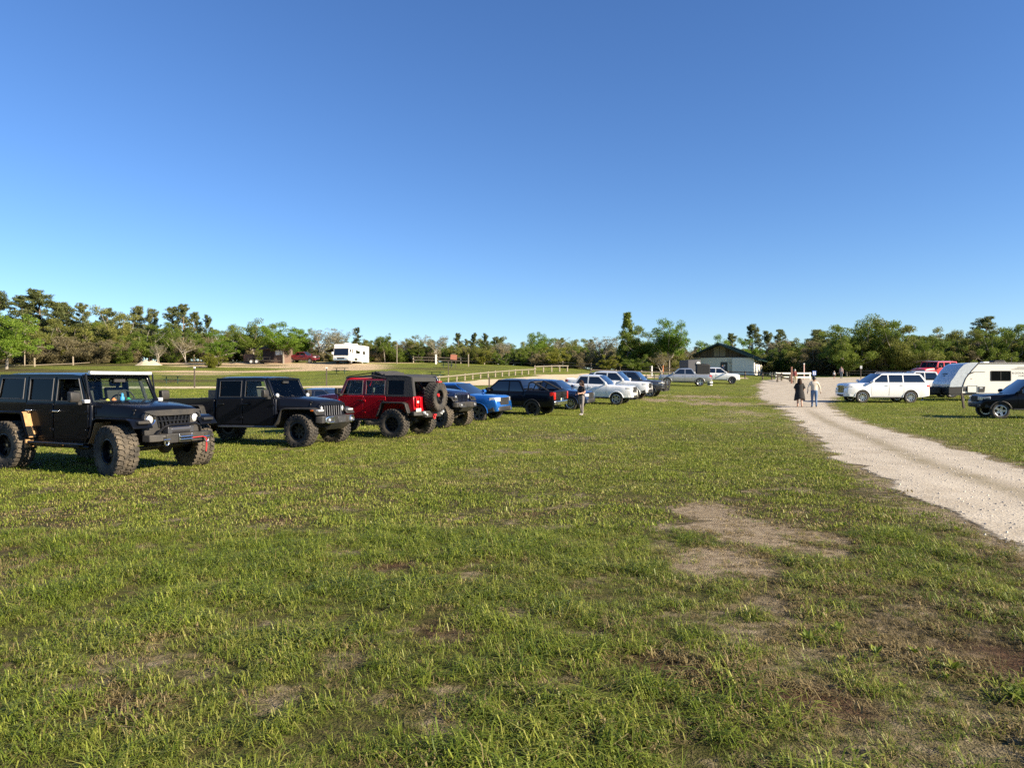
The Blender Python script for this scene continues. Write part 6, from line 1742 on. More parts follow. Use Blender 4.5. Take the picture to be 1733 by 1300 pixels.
# ------------------------------------------------------------------ motorhome on the rise
def motorhome():
    p = at(583, 112)
    t = thing('motorhome', 'white motorhome with side awning parked at the top of the slope', 'motorhome', p)
    f = Vector((-.17, -.985, 0)).normalized(); t.rotation_euler = (0, 0, math.atan2(f.y, f.x))
    W, Ln, z0, zt = 2.5, 8.6, .45, 3.15
    xf = 1.2                           # local +x looks forward
    prof = [(xf, z0 + .1), (xf + .18, z0 + .3), (xf + .16, 1.28), (xf - .12, 2.45), (xf - .2, 2.95), (xf - .45, zt), (xf - Ln, zt), (xf - Ln, z0)]
    sw = [(xf - 1.75, 1.75), (xf - 1.35, 1.75), (xf - 1.35, 2.45), (xf - 1.75, 2.45)]
    w2 = [(xf - 4.5, 1.75), (xf - 2.9, 1.75), (xf - 2.9, 2.4), (xf - 4.5, 2.4)]
    w3 = [(xf - 6.9, 1.7), (xf - 5.9, 1.7), (xf - 5.9, 2.25), (xf - 6.9, 2.25)]
    w0 = [(xf - 1.0, 1.55), (xf - .35, 1.55), (xf - .45, 2.35), (xf - 1.0, 2.35)]
    for s in (1, -1):
        MB().plate(prof, [w0, sw, w2, w3], lambda x, z, q: (x, s * (W / 2 - q), z), .05).build('side_wall', TRAILER_WHITE, t)
        for w in (w0, sw, w2, w3):
            MB().plate(w, [], lambda x, z, q: (x, s * (W / 2 - .03 - q), z), .01).build('window', GLASS_DARK, t)
    front = [(z0 + .1, xf), (z0 + .3, xf + .18), (1.28, xf + .16)]
    MB().prism([(xf - .05, z0 + .1), (xf, z0 + .1), (xf + .18, z0 + .3), (xf + .16, 1.28), (xf + .1, 1.33), (xf + .0, 1.33)], -W / 2 + .05, W / 2 - .05).build('front_panel', TRAILER_WHITE, t)
    MB().prism([(xf + .13, 1.36), (xf - .11, 2.42), (xf - .17, 2.42), (xf + .07, 1.36)], -W / 2 + .06, W / 2 - .06).build('windshield', GLASS_DARK, t)
    MB().prism([(xf - .10, 2.45), (xf - .2, 2.95), (xf - .45, zt), (xf - .5, zt - .06), (xf - .3, 2.45)], -W / 2 + .05, W / 2 - .05).build('front_brow', TRAILER_WHITE, t)
    MB().bb(xf - Ln, xf - .45, -W / 2 + .05, W / 2 - .05, zt - .06, zt).build('roof', TRAILER_WHITE, t)
    MB().bb(xf - Ln, xf - Ln + .05, -W / 2 + .05, W / 2 - .05, z0, zt - .06).build('rear_wall', TRAILER_WHITE, t)
    MB().bb(xf - Ln + .1, xf - .3, -W / 2 + .1, W / 2 - .1, z0, 2.6).build('inner_box', DARK, t)
    MB().bb(xf + .165, xf + .20, -.6, .6, .78, 1.0).build('grille', DARK, t)
    for s in (-1, 1):
        MB().bb(xf + .165, xf + .21, s * .72, s * 1.05, .82, .98).build('headlight', LENS, t, bevel=.01)
        MB().bb(xf - .1, xf + .25, s * 1.28, s * 1.5, 1.5, 1.9).build('mirror', WHITE_PLASTIC, t, bevel=.02)
        MB().bb(xf - Ln, xf - .0, s * (W / 2 + .002), s * (W / 2 + .012), 1.25, 1.31).build('stripe', SKIRT, t)
        for x in (xf - 1.1, xf - 5.6): wheel(t, (x, s * (W / 2 - .14), .42), s, .42, .26, .25, 'six', ALLOY)
        MB().bb(xf - 3.6, xf - 2.3, s * (W / 2 + .003), s * (W / 2 + .02), .6, 1.05).build('locker_door', pm('locker_dark', (.05, .05, .055), .5), t)
        MB().bb(xf - 5.0, xf - 4.0 + .0, s * (W / 2 + .003), s * (W / 2 + .02), .6, 1.05).build('locker_door', TRAILER_WHITE, t)
    MB().bb(xf + .1, xf + .32, -W / 2 + .05, W / 2 - .05, z0 + .1, z0 + .32).build('bumper', CHROME, t, bevel=.03)
    for x in (xf - 2.6, xf - 5.4): MB().prism([(x - .45, zt), (x - .4, zt + .3), (x + .3, zt + .3), (x + .45, zt)], -.4, .4).build('roof_unit', WHITE_PLASTIC, t, bevel=.04)
    # window awning on the near side, door awning on the far side
    aw = MB().add([(xf - 4.6, W / 2 + .01, 2.42), (xf - 2.8, W / 2 + .01, 2.42), (xf - 2.8, W / 2 + .55, 2.12), (xf - 4.6, W / 2 + .55, 2.12), (xf - 4.6, W / 2 + .01, 2.44), (xf - 2.8, W / 2 + .01, 2.44), (xf - 2.8, W / 2 + .55, 2.14), (xf - 4.6, W / 2 + .55, 2.14)], [(0, 1, 2, 3), (7, 6, 5, 4), (0, 4, 5, 1), (1, 5, 6, 2), (2, 6, 7, 3), (3, 7, 4, 0)]).build('window_awning', WHITE_PLASTIC, t)
    y0, y1 = -W / 2 - .01, -W / 2 - 2.3
    a2 = MB().add([(xf - 1.6, y0, 2.75), (xf - 6.4, y0, 2.75), (xf - 6.4, y1, 2.05), (xf - 1.6, y1, 2.05), (xf - 1.6, y0, 2.78), (xf - 6.4, y0, 2.78), (xf - 6.4, y1, 2.08), (xf - 1.6, y1, 2.08)], [(0, 1, 2, 3), (7, 6, 5, 4), (0, 4, 5, 1), (1, 5, 6, 2), (2, 6, 7, 3), (3, 7, 4, 0)]).build('awning', CANVAS, t)
    for x in (xf - 1.7, xf - 6.3): MB().tube([(x, y1 + .05, 2.05), (x, y0, .7)], .03, 6).build('awning_arm', WHITE_PLASTIC, a2)
motorhome()
# half-hidden camper among the trees
hc = thing('parked_camper', 'pale camper half hidden among the trees right of the motorhome', 'camper', at(688, 127), R(10))
MB().prism([(-2.4, .5), (-2.6, 1.2), (-2.2, 2.4), (2.4, 2.5), (2.6, 1.0), (2.4, .5)], -1.1, 1.1).build('shell', pm('dull_camper', (.30, .29, .27), .5), hc, bevel=.1)
MB().bb(-1.6, -.4, -1.13, -1.101, 1.4, 2.0).build('window', GLASS_DARK, hc); MB().bb(.3, 1.5, -1.13, -1.101, 1.4, 2.0).build('window', WHITE_PLASTIC, hc)
for x in (-1.2, 1.2): wheel(hc, (x, -1.0, .35), -1, .35, .2, .2, 'six', ALLOY)

# ------------------------------------------------------------------ brown shed, utility trailer, cabinet
sh = thing('brown_shed', 'small brown shed with hipped roof beside the maroon pickup', 'shed', at(469, 116), R(-14))
MB().bb(-1.75, .3, -1.3, 1.3, -.2, 2.25).build('dark_half', pm('shed_dark', (.045, .03, .025), .9), sh)
MB().bb(.305, 2.1, -1.25, 1.3, -.2, 2.2).build('wall', BROWN_BRICK, sh)
MB().bb(.6, 1.35, -1.30, -1.255, 1.2, 1.95).build('notice_board', SIGN_WHITE, sh); MB().bb(1.5, 2.0, -1.30, -1.255, 1.25, 2.0).build('notice_board', SIGN_WHITE, sh)
rfm = MB(); e0, e1 = (-2.2, 2.5), (-1.8, 1.8)
rfm.add([(e0[0], e1[0], 2.22), (.75, e1[0], 2.22), (.75, e1[1], 2.22), (e0[0], e1[1], 2.22), (-1.1, 0, 3.25), (-.4, 0, 3.25), (e0[0], e1[0], 2.10), (.75, e1[0], 2.10), (.75, e1[1], 2.10), (e0[0], e1[1], 2.10)],
        [(0, 1, 5, 4), (1, 2, 5), (2, 3, 4, 5), (3, 0, 4), (6, 7, 1, 0), (7, 8, 2, 1), (8, 9, 3, 2), (9, 6, 0, 3), (9, 8, 7, 6)])
rfm.build('roof', BROWN_ROOF, sh, smooth=0)
ut = thing('utility_trailer', 'low dark flatbed utility trailer beside the brown shed', 'trailer', at(436, 113), R(-6))
MB().bb(-1.2, 2.6, -.9, .9, .45, .58).build('deck', UNDER, ut); 
for x in (-1.1, .2, 1.4, 2.5): MB().bb(x - .04, x + .04, -.9, -.83, .58, 1.05).build('stake', UNDER, ut)
MB().bb(-1.2, 2.6, -.9, -.84, .98, 1.06).build('top_rail', UNDER, ut)
for x in (-.5, .4): 
    for s in (-1, 1): wheel(ut, (x, s * .98, .36), s, .36, .2, .22, 'six', WHITE_PLASTIC)
MB().tube([(2.6, -.6, .5), (3.9, 0, .48), (2.6, .6, .5)], .05, 6).build('drawbar', UNDER, ut)
cbn = thing('brown_cabinet', 'brown wooden cabinet standing left of the utility trailer', 'cabinet', at(422, 116), R(-6))
MB().bb(-.75, .75, -.4, .4, 0, 1.35).build('carcass', pm('cabinet_brown', (.16, .09, .06), .8), cbn, bevel=.02)
MB().bb(-.72, -.02, -.44, -.41, .08, 1.28).build('door', pm('cabinet_brown', (.16, .09, .06), .8), cbn, bevel=.01); MB().bb(.02, .72, -.44, -.41, .08, 1.28).build('door', pm('cabinet_brown', (.16, .09, .06), .8), cbn, bevel=.01)
# ------------------------------------------------------------------ people: one skinned body each, clothing colours by body region, hair and skirts as children
SKIN_L = pm('skin_light', (0.50, 0.30, 0.21), .6, var=.05)
SKIN_D = pm('skin_tan', (0.34, 0.19, 0.12), .6, var=.05)
def cloth(n, c): return pm('cloth_' + n, c, .9, var=.10, nscale=7, bump=.25, bscale=22)

def person(label, loc, face, height, skin, shirt, trousers, shoes, hair, hair_long, pose, sleeve='long', legs='trousers', build=1.0, dress=None, group='people'):
    k = height / 1.70
    S = {}      # joints, facing +x, y to the left
    st = pose.get('stride', .10)
    S['pelvis'] = (0, 0, .93); S['waist'] = (.005, 0, 1.06); S['chest'] = (.01, 0, 1.24); S['upper'] = (0, 0, 1.36)
    S['neck'] = (.0, 0, 1.45); S['jaw'] = (.022, 0, 1.52); S['head'] = (.02, 0, 1.60); S['crown'] = (.005, 0, 1.655)
    for s, n in ((1, 'l'), (-1, 'r')):
        f = st * (1 if s > 0 else -1)
        S['hip' + n] = (0, s * .09, .90); S['knee' + n] = (f * .6 + .02, s * .095, .49); S['ank' + n] = (f - .01 - (.06 if f < 0 else 0), s * .095, .085 if f >= 0 else .11)
        S['toe' + n] = (f + .13 - (.04 if f < 0 else 0), s * .11, .035)
        S['sho' + n] = (0, s * .165, 1.385)
        el, ha = pose.get('arm' + n, ((-.03, s * .23, 1.10), (.06, s * .25, .86)))
        S['elb' + n] = el; S['wri' + n] = ha
        d = (Vector(ha) - Vector(el)).normalized(); S['han' + n] = tuple(Vector(ha) + d * .07)
    rad = dict(pelvis=.135, waist=.120, chest=.135, upper=.105, neck=.052, jaw=.070, head=.093, crown=.070)
    for n in 'lr':
        rad.update({'hip' + n: .095, 'knee' + n: .060, 'ank' + n: .042, 'toe' + n: .038, 'sho' + n: .062, 'elb' + n: .042, 'wri' + n: .029, 'han' + n: .030})
    E = [('pelvis', 'waist'), ('waist', 'chest'), ('chest', 'upper'), ('upper', 'neck'), ('neck', 'jaw'), ('jaw', 'head'), ('head', 'crown')]
    for n in 'lr':
        E += [('pelvis', 'hip' + n), ('hip' + n, 'knee' + n), ('knee' + n, 'ank' + n), ('ank' + n, 'toe' + n), ('upper', 'sho' + n), ('sho' + n, 'elb' + n), ('elb' + n, 'wri' + n), ('wri' + n, 'han' + n)]
    names = list(S); idx = {n: i for i, n in enumerate(names)}
    me = bpy.data.meshes.new('skeleton'); me.from_pydata([S[n] for n in names], [(idx[a], idx[b]) for a, b in E], [])
    tmp = bpy.data.objects.new('skeleton', me); COL.objects.link(tmp)
    tmp.modifiers.new('skin', 'SKIN')
    sv = me.skin_vertices[0].data
    for n, i in idx.items():
        r = rad[n]; fat = build if n in ('pelvis', 'waist', 'chest', 'upper', 'hipl', 'hipr') else (1 + (build - 1) * .5)
        wide = 1.12 if n in ('pelvis', 'waist', 'chest') else 1.0
        sv[i].radius = (r * fat * (wide if wide > 1 else 1), r * fat * (.92 if wide > 1 else 1))
        sv[i].use_root = n == 'pelvis'
    sb = tmp.modifiers.new('sub', 'SUBSURF'); sb.levels = 2; sb.render_levels = 2
    dg = bpy.context.evaluated_depsgraph_get(); dg.update()
    body = bpy.data.meshes.new_from_object(tmp.evaluated_get(dg)); bpy.data.objects.remove(tmp)
    # hands: fingers and thumb, joined to the body mesh
    fm = MB()
    for n, s in (('l', 1), ('r', -1)):
        h0 = Vector(S['wri' + n]); d = (Vector(S['han' + n]) - h0).normalized(); side = d.cross(Vector((0, s, 0.2))).normalized()
        if side.length < .1: side = Vector((1, 0, 0))
        inn = d.cross(side)
        for q, ln in zip((-.027, -.009, .009, .026), (.062, .075, .072, .058)):
            b0 = h0 + d * .065 + side * q; fm.tube([b0, b0 + d * ln * .55 + inn * .004, b0 + d * ln + inn * .018], [.0095, .009, .007], 6)
        b0 = h0 + d * .03 + side * .03; fm.tube([b0, b0 + d * .03 + side * .022, b0 + d * .06 + side * .025 + inn * .01], [.011, .010, .008], 6)
    fv = [Vector(v) for v in fm.v]
    bm = bmesh.new(); bm.from_mesh(body)
    f0 = len(bm.faces); vv = [bm.verts.new(v) for v in fv]
    for f in fm.f:
        bm.faces.new([vv[i] for i in f])
    bm.faces.ensure_lookup_table()
    segs = [(Vector(S[a]), Vector(S[b]), a, b) for a, b in E]
    def nearest(c):
        best, nm = 9, None
        for a, b, an, bn in segs:
            ab = b - a; t = max(0, min(1, (c - a).dot(ab) / max(1e-9, ab.length_squared))); q = (c - a - ab * t).length - .5 * rad[an]
            if q < best: best, nm = q, (an, bn, t)
        return nm
    mats = [skin, shirt, trousers, shoes]
    for i, f in enumerate(bm.faces):
        f.smooth = True
        if i >= f0: f.material_index = 0; continue
        c = f.calc_center_median(); a, b, t = nearest(c); m = 0
        if a in ('pelvis', 'waist', 'chest') and b[:3] != 'hip': m = 1 if c.z > .955 else 2
        elif a == 'upper' : m = 1 if c.z < 1.435 else 0
        elif a[:3] == 'sho': m = 1 if (sleeve == 'long' or t < .72) else 0
        elif a[:3] == 'elb': m = 1 if sleeve == 'long' else 0
        elif b[:3] == 'hip' : m = 1 if c.z > .955 else 2
        elif a[:3] == 'hip': m = 2 if (legs == 'trousers' or t < .8) else 0
        elif a[:4] == 'knee': m = 2 if legs == 'trousers' else 0
        elif a[:3] == 'ank': m = 3
        f.material_index = m
    body.materials.clear()
    for m in mats: body.materials.append(m)
    bm.to_mesh(body); bm.free()
    root = link_mesh('person', body); tag(root, label, 'person', group)
    # face: eyes, nose, mouth, ears
    MB().ball((.108, .032, 1.60), .011, 8, 6).build('eye', DARK, root); MB().ball((.108, -.032, 1.60), .011, 8, 6).build('eye', DARK, root)
    MB().prism([(.10, 1.60), (.128, 1.572), (.10, 1.565)], -.011, .011).build('nose', skin, root)
    MB().ball((.094, 0, 1.535), (.012, .024, .007), 8, 6).build('mouth', pm('lips', (.30, .10, .09), .6), root)
    for s in (-1, 1): MB().ball((.015, s * .092, 1.585), (.02, .010, .03), 8, 6).build('ear', skin, root)
    # hair
    hm = MB(); n1, n2 = 14, 9; vs = []
    for i in range(n2):
        p = i / (n2 - 1)
        for j in range(n1):
            g = 2 * math.pi * j / n1; back = (1 - math.cos(g)) / 2       # 1 at the back
            low = 1.615 - back * (.085 if not hair_long else .085 + hair_long)
            if math.cos(g) > .35: low = 1.645
            zc = 1.735 - (1.735 - low) * p
            if zc > 1.60: r = .112 * math.sqrt(max(0, 1 - ((zc - 1.60) / .138) ** 2)) if zc < 1.735 else .001
            else: r = .108 + .02 * math.sin((1.60 - zc) * 6) + (.03 * back if hair_long else 0)
            vs.append((.008 + r * math.cos(g), r * .98 * math.sin(g), zc))
    hm.add(vs, [(i * n1 + j, i * n1 + (j + 1) % n1, (i + 1) * n1 + (j + 1) % n1, (i + 1) * n1 + j) for i in range(n2 - 1) for j in range(n1)])
    ho = hm.build('hair', hair, root, smooth=80)
    so = ho.modifiers.new('thick', 'SOLIDIFY'); so.thickness = .02; so.offset = -1
    if dress:
        dm_ = MB(); n1 = 22; vs = []
        pr = [(1.42, .10, .17), (1.36, .135, .215), (1.22, .165, .21), (1.05, .165, .20), (.92, .20, .235), (.75, .225, .265), (.58, .24, .285), (.45, .255, .30)]
        for i, (z, rx, ry) in enumerate(pr):
            for j in range(n1):
                g = 2 * math.pi * j / n1; w = 1 + .07 * math.sin(j * 2.9) * (i / len(pr))
                vs.append((rx * w * math.cos(g) - .005, ry * w * math.sin(g), z + (.06 * math.sin(g * 2 + 1) if i == len(pr) - 1 else 0)))
        dm_.add(vs, [(i * n1 + j, i * n1 + (j + 1) % n1, (i + 1) * n1 + (j + 1) % n1, (i + 1) * n1 + j) for i in range(len(pr) - 1) for j in range(n1)])
        do = dm_.build('dress', dress, root, smooth=80); so = do.modifiers.new('thick', 'SOLIDIFY'); so.thickness = .012
        for s, n in ((1, 'l'), (-1, 'r')):
            a, b = Vector(S['sho' + n]), Vector(S['elb' + n])
            MB().tube([a + Vector((0, -s * .03, .02)), a.lerp(b, .5), a.lerp(b, 1.05)], [.075, .085, .095], 12, caps=False).build('sleeve', dress, root, smooth=80)
    root.scale = (k, k, k)
    root.location = (loc[0], loc[1], terr(loc[0], loc[1]) + .012)
    root.rotation_euler = (0, 0, math.atan2(face[1], face[0]))
    return root

DARK_HAIR = pm('hair_dark_brown', (0.030, 0.017, 0.011), .7, spec=.1); BLACK_HAIR = pm('hair_black', (0.010, 0.009, 0.009), .5); GREY_HAIR = pm('hair_grey', (.35, .33, .31), .6)
p = at(984, 34.5)
w_ = person('woman in dark t-shirt and grey trousers standing beside the white pickup', p, (-.75, -.66), 1.72, SKIN_L, cloth('charcoal_tee', (.022, .022, .026)), cloth('grey_trousers', (.20, .18, .17)), cloth('grey_shoes', (.30, .28, .26)), DARK_HAIR, .17,
       dict(stride=.04, arml=((.02, .23, 1.12), (.24, .13, 1.08)), armr=((.02, -.23, 1.12), (.24, -.12, 1.08))), 'short', 'trousers', 1.06)
ph = MB().box((0, 0, 0), (.012, .075, .15), Euler((0, -.5, 0))).build('phone', DARK, None, bevel=.004)
ph.location = Vector(w_.location) + Matrix.Rotation(w_.rotation_euler.z, 3, 'Z') @ Vector((.36, .01, 1.12)); ph.rotation_euler = (0, 0, w_.rotation_euler.z)
tag(ph, 'dark phone held in the hands of the woman beside the white pickup', 'phone')
p = at(1352.5, 41.3)
person('woman with long hair in a loose black knee-length dress walking on the gravel road', p, (.25, .97), 1.68, SKIN_L, cloth('black_dress', (.014, .013, .013)), cloth('black_dress', (.014, .013, .013)), cloth('tan_sandals', (.30, .20, .13)), DARK_HAIR, .24,
       dict(stride=.10, arml=((.02, .25, 1.12), (.12, .20, .92)), armr=((.02, -.25, 1.12), (.12, -.2, .92))), 'short', 'bare', 1.12, cloth('black_dress', (.014, .013, .013)))
p = at(1377, 41.3)
person('person in cream sweatshirt and blue jeans walking on the gravel road', p, (.25, .97), 1.80, SKIN_D, cloth('cream_sweatshirt', (.60, .53, .43)), cloth('blue_jeans', (.09, .16, .29)), cloth('dark_shoes', (.05, .05, .06)), BLACK_HAIR, 0,
       dict(stride=.06, arml=((-.05, .30, 1.10), (-.02, .34, .86)), armr=((.03, -.30, 1.10), (.08, -.34, .87))), 'long', 'trousers', 1.28)
p = at(1344.5, 82)
person('person in maroon shirt and pale trousers standing beside the brown post', p, (.2, .95), 1.72, SKIN_L, cloth('maroon_shirt', (.20, .045, .045)), cloth('khaki', (.42, .33, .18)), cloth('brown_shoes', (.12, .08, .05)), GREY_HAIR, 0, dict(stride=.03), 'short', 'trousers', 1.15)
p = at(1423, 99)
person('adult in grey top walking beside a small child across the lot', p, (-.5, -.86), 1.75, SKIN_L, cloth('heather_top', (.36, .27, .26)), cloth('slate_jeans', (.14, .17, .20)), cloth('dark_shoes', (.05, .05, .06)), DARK_HAIR, 0, dict(stride=.16), 'long', 'trousers', 1.0)
p = at(1411, 97)
person('small child in white shirt walking across the far lot', p, (-.6, -.8), 1.12, SKIN_L, cloth('white_tee', (.75, .73, .68)), cloth('dark_shorts', (.05, .045, .045)), cloth('dark_shoes', (.05, .05, .06)), cloth('sun_hat', (.70, .62, .50)), 0, dict(stride=.08), 'short', 'bare', 1.0)
p = at(1222, 116)
person('person in navy clothes at the door of the cream building', p, (.4, .9), 1.75, SKIN_L, cloth('navy_top', (.03, .05, .11)), cloth('navy_trousers', (.03, .04, .07)), cloth('dark_shoes', (.05, .05, .06)), DARK_HAIR, 0, dict(stride=.05), 'long', 'trousers', 1.05)
# ------------------------------------------------------------------ trees
BARK_PINE = pm('pine_bark', (0.20, 0.15, 0.11), .95, nscale=5, var=.25)
BARK_OAK = pm('oak_bark', (0.24, 0.21, 0.17), .95, nscale=5, var=.2)
BARK_PALE = pm('pale_bark', (0.38, 0.34, 0.28), .95, nscale=5, var=.2)
LM = dict(
    pine=leaf_mat('pine_needles', [(0.0648, 0.0849, 0.0295), (0.108, 0.1341, 0.0454), (0.1656, 0.1888, 0.068), (0.2447, 0.2532, 0.1021)], .42),
    oak=leaf_mat('oak_leaves', [(0.059, 0.0986, 0.0151), (0.1003, 0.1534, 0.0216), (0.1593, 0.2122, 0.0346), (0.236, 0.2738, 0.054)], .42),
    bright=leaf_mat('fresh_oak_leaves', [(0.0683, 0.1313, 0.014), (0.1155, 0.1995, 0.02), (0.1733, 0.2625, 0.03), (0.2415, 0.315, 0.055)], .42),
    olive=leaf_mat('olive_leaves', [(0.085, 0.1041, 0.0238), (0.1388, 0.1601, 0.0346), (0.2096, 0.2202, 0.0518), (0.2974, 0.2868, 0.0778)], .42),
    grey=leaf_mat('grey_buds', [(0.1298, 0.1276, 0.0778), (0.1888, 0.1856, 0.108), (0.2537, 0.2436, 0.1512), (0.3304, 0.3074, 0.1998)], .42),
    brown=leaf_mat('brown_scrub', [(0.118, 0.1044, 0.054), (0.177, 0.1531, 0.0778), (0.2419, 0.2088, 0.108), (0.3186, 0.2726, 0.1566)], .42),
    yellow=leaf_mat('yellow_olive', [(0.0885, 0.1021, 0.0151), (0.1534, 0.1682, 0.0216), (0.2242, 0.232, 0.0324), (0.3068, 0.29, 0.0594)], .42),
)
def leaf_cloud(cl, size, rng, up=0.3, thin=.42):
    """cl: list of (centre, radius xyz, count); returns vertex array, faces, tint"""
    C = []
    for c, r, n in cl:
        u = rng.normal(0, 1, (n, 3)); u /= np.linalg.norm(u, axis=1)[:, None]
        q = rng.random(n) ** 0.42
        C.append(np.array(c)[None] + u * q[:, None] * np.array(r)[None])
    C = np.concatenate(C); N = len(C)
    a = rng.normal(0, 1, (N, 3)); a /= np.linalg.norm(a, axis=1)[:, None]
    b = rng.normal(0, 1, (N, 3)); b[:, 2] += up; b -= a * (a * b).sum(1)[:, None]; b /= np.linalg.norm(b, axis=1)[:, None]
    s = size * rng.uniform(.6, 1.4, N)[:, None]
    V = np.stack([C - a * s, C - b * s * thin, C + a * s, C + b * s * thin], 1).reshape(-1, 3)
    F = np.arange(4 * N).reshape(-1, 4)
    return V, F, np.repeat(rng.random(N), 4)

def crown_mesh(name, cl, size, rng, mat):
    V, F, t = leaf_cloud(cl, size, rng, thin=.20 if mat.name == 'pine_needles' else .42)
    me = bpy.data.meshes.new(name)
    me.vertices.add(len(V)); me.vertices.foreach_set('co', V.astype(np.float32).ravel())
    me.loops.add(F.size); me.loops.foreach_set('vertex_index', F.astype(np.int32).ravel())
    me.polygons.add(len(F)); me.polygons.foreach_set('loop_start', (np.arange(len(F)) * 4).astype(np.int32)); me.polygons.foreach_set('loop_total', np.full(len(F), 4, np.int32))
    me.update(calc_edges=True)
    q = me.attributes.new('tint', 'FLOAT', 'POINT'); q.data.foreach_set('value', t.astype(np.float32))
    me.materials.append(mat)
    return me

def limb(mb, p, d, L, r0, r1, rg, n=4, wob=.12, sides=5):
    pts = [Vector(p)]; dd = Vector(d).normalized()
    for k in range(n):
        dd = (dd + Vector((rg.uniform(-wob, wob), rg.uniform(-wob, wob), rg.uniform(-wob * .5, wob)))).normalized()
        pts.append(pts[-1] + dd * L / n)
    mb.tube(pts, [r0 + (r1 - r0) * k / n for k in range(n + 1)], sides)
    return pts, dd

def tree_proto(form, leaf, seed, leaves=4200):
    rg = random.Random(seed); rng = np.random.default_rng(seed); tk = MB(); cl = []; H = 10.0
    bark = BARK_OAK; lsz = .145
    if form == 'pine':
        bark = BARK_PINE; lsz = .22
        pts, _ = limb(tk, (0, 0, -.4), (0, 0, 1), H * .97 + .4, .17, .03, rg, 8, .035, 7)
        nb = 50
        for i in range(nb):
            z = H * (.26 + .71 * (i / (nb - 1)) ** .85); q = (z + .4) / (H * .97 + .4) * 8; k = min(7, int(q)); base = pts[k].lerp(pts[k + 1], q - k)
            f = 1 - (z / H - .26) / .74
            if rg.random() < .18: continue
            L = (.45 + 2.1 * f ** .6 * rg.uniform(.3, 1.2)); a = rg.uniform(0, 6.283)
            bp, dd = limb(tk, base, (math.cos(a), math.sin(a), .25 + .35 * (1 - f)), L, .035, .012, rg, 3, .15, 4)
            for w in (1.08, .9, .75, .6, .4):
                c = bp[0].lerp(bp[-1], w) + Vector((rg.uniform(-.2, .2), rg.uniform(-.2, .2), rg.uniform(-.05, .25))); r = rg.uniform(.22, .46)
                cl.append((c, (r, r, r * .7), 10))
    elif form == 'cedar':
        limb(tk, (0, 0, -.3), (0, 0, 1), H * .95, .2, .03, rg, 6, .02, 7)
        for i in range(130):
            z = H * (.08 + .92 * rg.random()); f = 1 - z / H; R_ = (.18 + 1.9 * f ** .8) * rg.uniform(.55, 1.1); a = rg.uniform(0, 6.283)
            c = (R_ * math.cos(a), R_ * math.sin(a), z); r = rg.uniform(.3, .55)
            cl.append((c, (r, r, r * .9), 10))
            if i % 4 == 0: tk.tube([(0, 0, z - .3), c], [.03, .01], 4)
    elif form in ('oak', 'round', 'tall'):
        h0 = H * {'oak': .22, 'round': .14, 'tall': .30}[form]; wide = {'oak': 1.0, 'round': 1.25, 'tall': .72}[form]
        pts, _ = limb(tk, (0, 0, -.4), (rg.uniform(-.08, .08), rg.uniform(-.08, .08), 1), h0 + .4, .24, .17, rg, 4, .06, 8)
        base = pts[-1]
        for i in range(11):
            a = i * 2.4 + rg.uniform(-.3, .3); el = rg.uniform(.15, 1.5) if i > 3 else rg.uniform(-.05, .35)
            d = Vector((math.cos(a) * wide, math.sin(a) * wide, el)); L = (H - h0) * rg.uniform(.50, .80)
            bp, dd = limb(tk, base, d, L, .10, .035, rg, 5, .16, 5)
            for w in (.2, .5, .75, 1.0):
                c = bp[int(w * 5)]
                for q in range(3):
                    d2 = Vector((rg.uniform(-1, 1) * wide, rg.uniform(-1, 1) * wide, rg.uniform(-.2, .9)))
                    e, _ = limb(tk, c, d2, rg.uniform(.7, 1.6), .03, .010, rg, 2, .2, 4)
                    r = rg.uniform(.60, 1.15)
                    cl.append((e[-1], (r * 1.1, r * 1.1, r * .75), 10))
        top = max(c[0].z for c in cl); s_ = (H - .5) / top
        cl = [(Vector((c.x, c.y, c.z * s_)), r, n) for c, r, n in cl]; tk.v = [(v[0], v[1], v[2] * s_ if v[2] > h0 else v[2]) for v in tk.v]
    elif form == 'bare':
        bark = BARK_PALE; lsz = .11
        stems = rg.choice((1, 2, 3))
        for q in range(stems):
            pts, _ = limb(tk, (rg.uniform(-.3, .3), rg.uniform(-.3, .3), -.4), (rg.uniform(-.25, .25), rg.uniform(-.25, .25), 1), H * .45, .13, .08, rg, 5, .12, 6)
            for i in range(8):
                a = rg.uniform(0, 6.283); b0 = pts[rg.choice((3, 4, 5, 5))]
                bp, dd = limb(tk, b0, (math.cos(a) * .8, math.sin(a) * .8, rg.uniform(.6, 1.6)), H * rg.uniform(.28, .5), .055, .018, rg, 5, .2, 5)
                for c0 in bp[2:]:
                    for j in range(3):
                        e, _ = limb(tk, c0, dd + Vector((rg.uniform(-1, 1), rg.uniform(-1, 1), rg.uniform(-.2, .8))), rg.uniform(.6, 1.4), .018, .006, rg, 2, .25, 3)
                        r = rg.uniform(.30, .55); cl.append((e[-1], (r, r, r * .8), 10))
        leaves = int(leaves * .62)
    elif form == 'shrub':
        for q in range(9):
            a = rg.uniform(0, 6.283); rr = rg.uniform(0, 1.8)
            bp, dd = limb(tk, (math.cos(a) * rr * .5, math.sin(a) * rr * .5, -.3), (math.cos(a) * .9, math.sin(a) * .9, rg.uniform(.7, 1.8)), H * rg.uniform(.45, .8), .09, .03, rg, 4, .2, 4)
            for c in bp[1:]:
                for j in range(3):
                    r = rg.uniform(.8, 1.4)
                    cl.append((c + Vector((rg.uniform(-1.2, 1.2), rg.uniform(-1.2, 1.2), rg.uniform(-.6, .6))), (r, r, r * .8), 10))
        top = max(c[0].z + c[1][2] * .8 for c in cl); s_ = H / top
        cl = [(c * s_, r, n) for c, r, n in cl]; tk.v = [tuple(x * s_ for x in v) for v in tk.v]
        lsz = .18
    per = max(6, int(leaves / len(cl)))
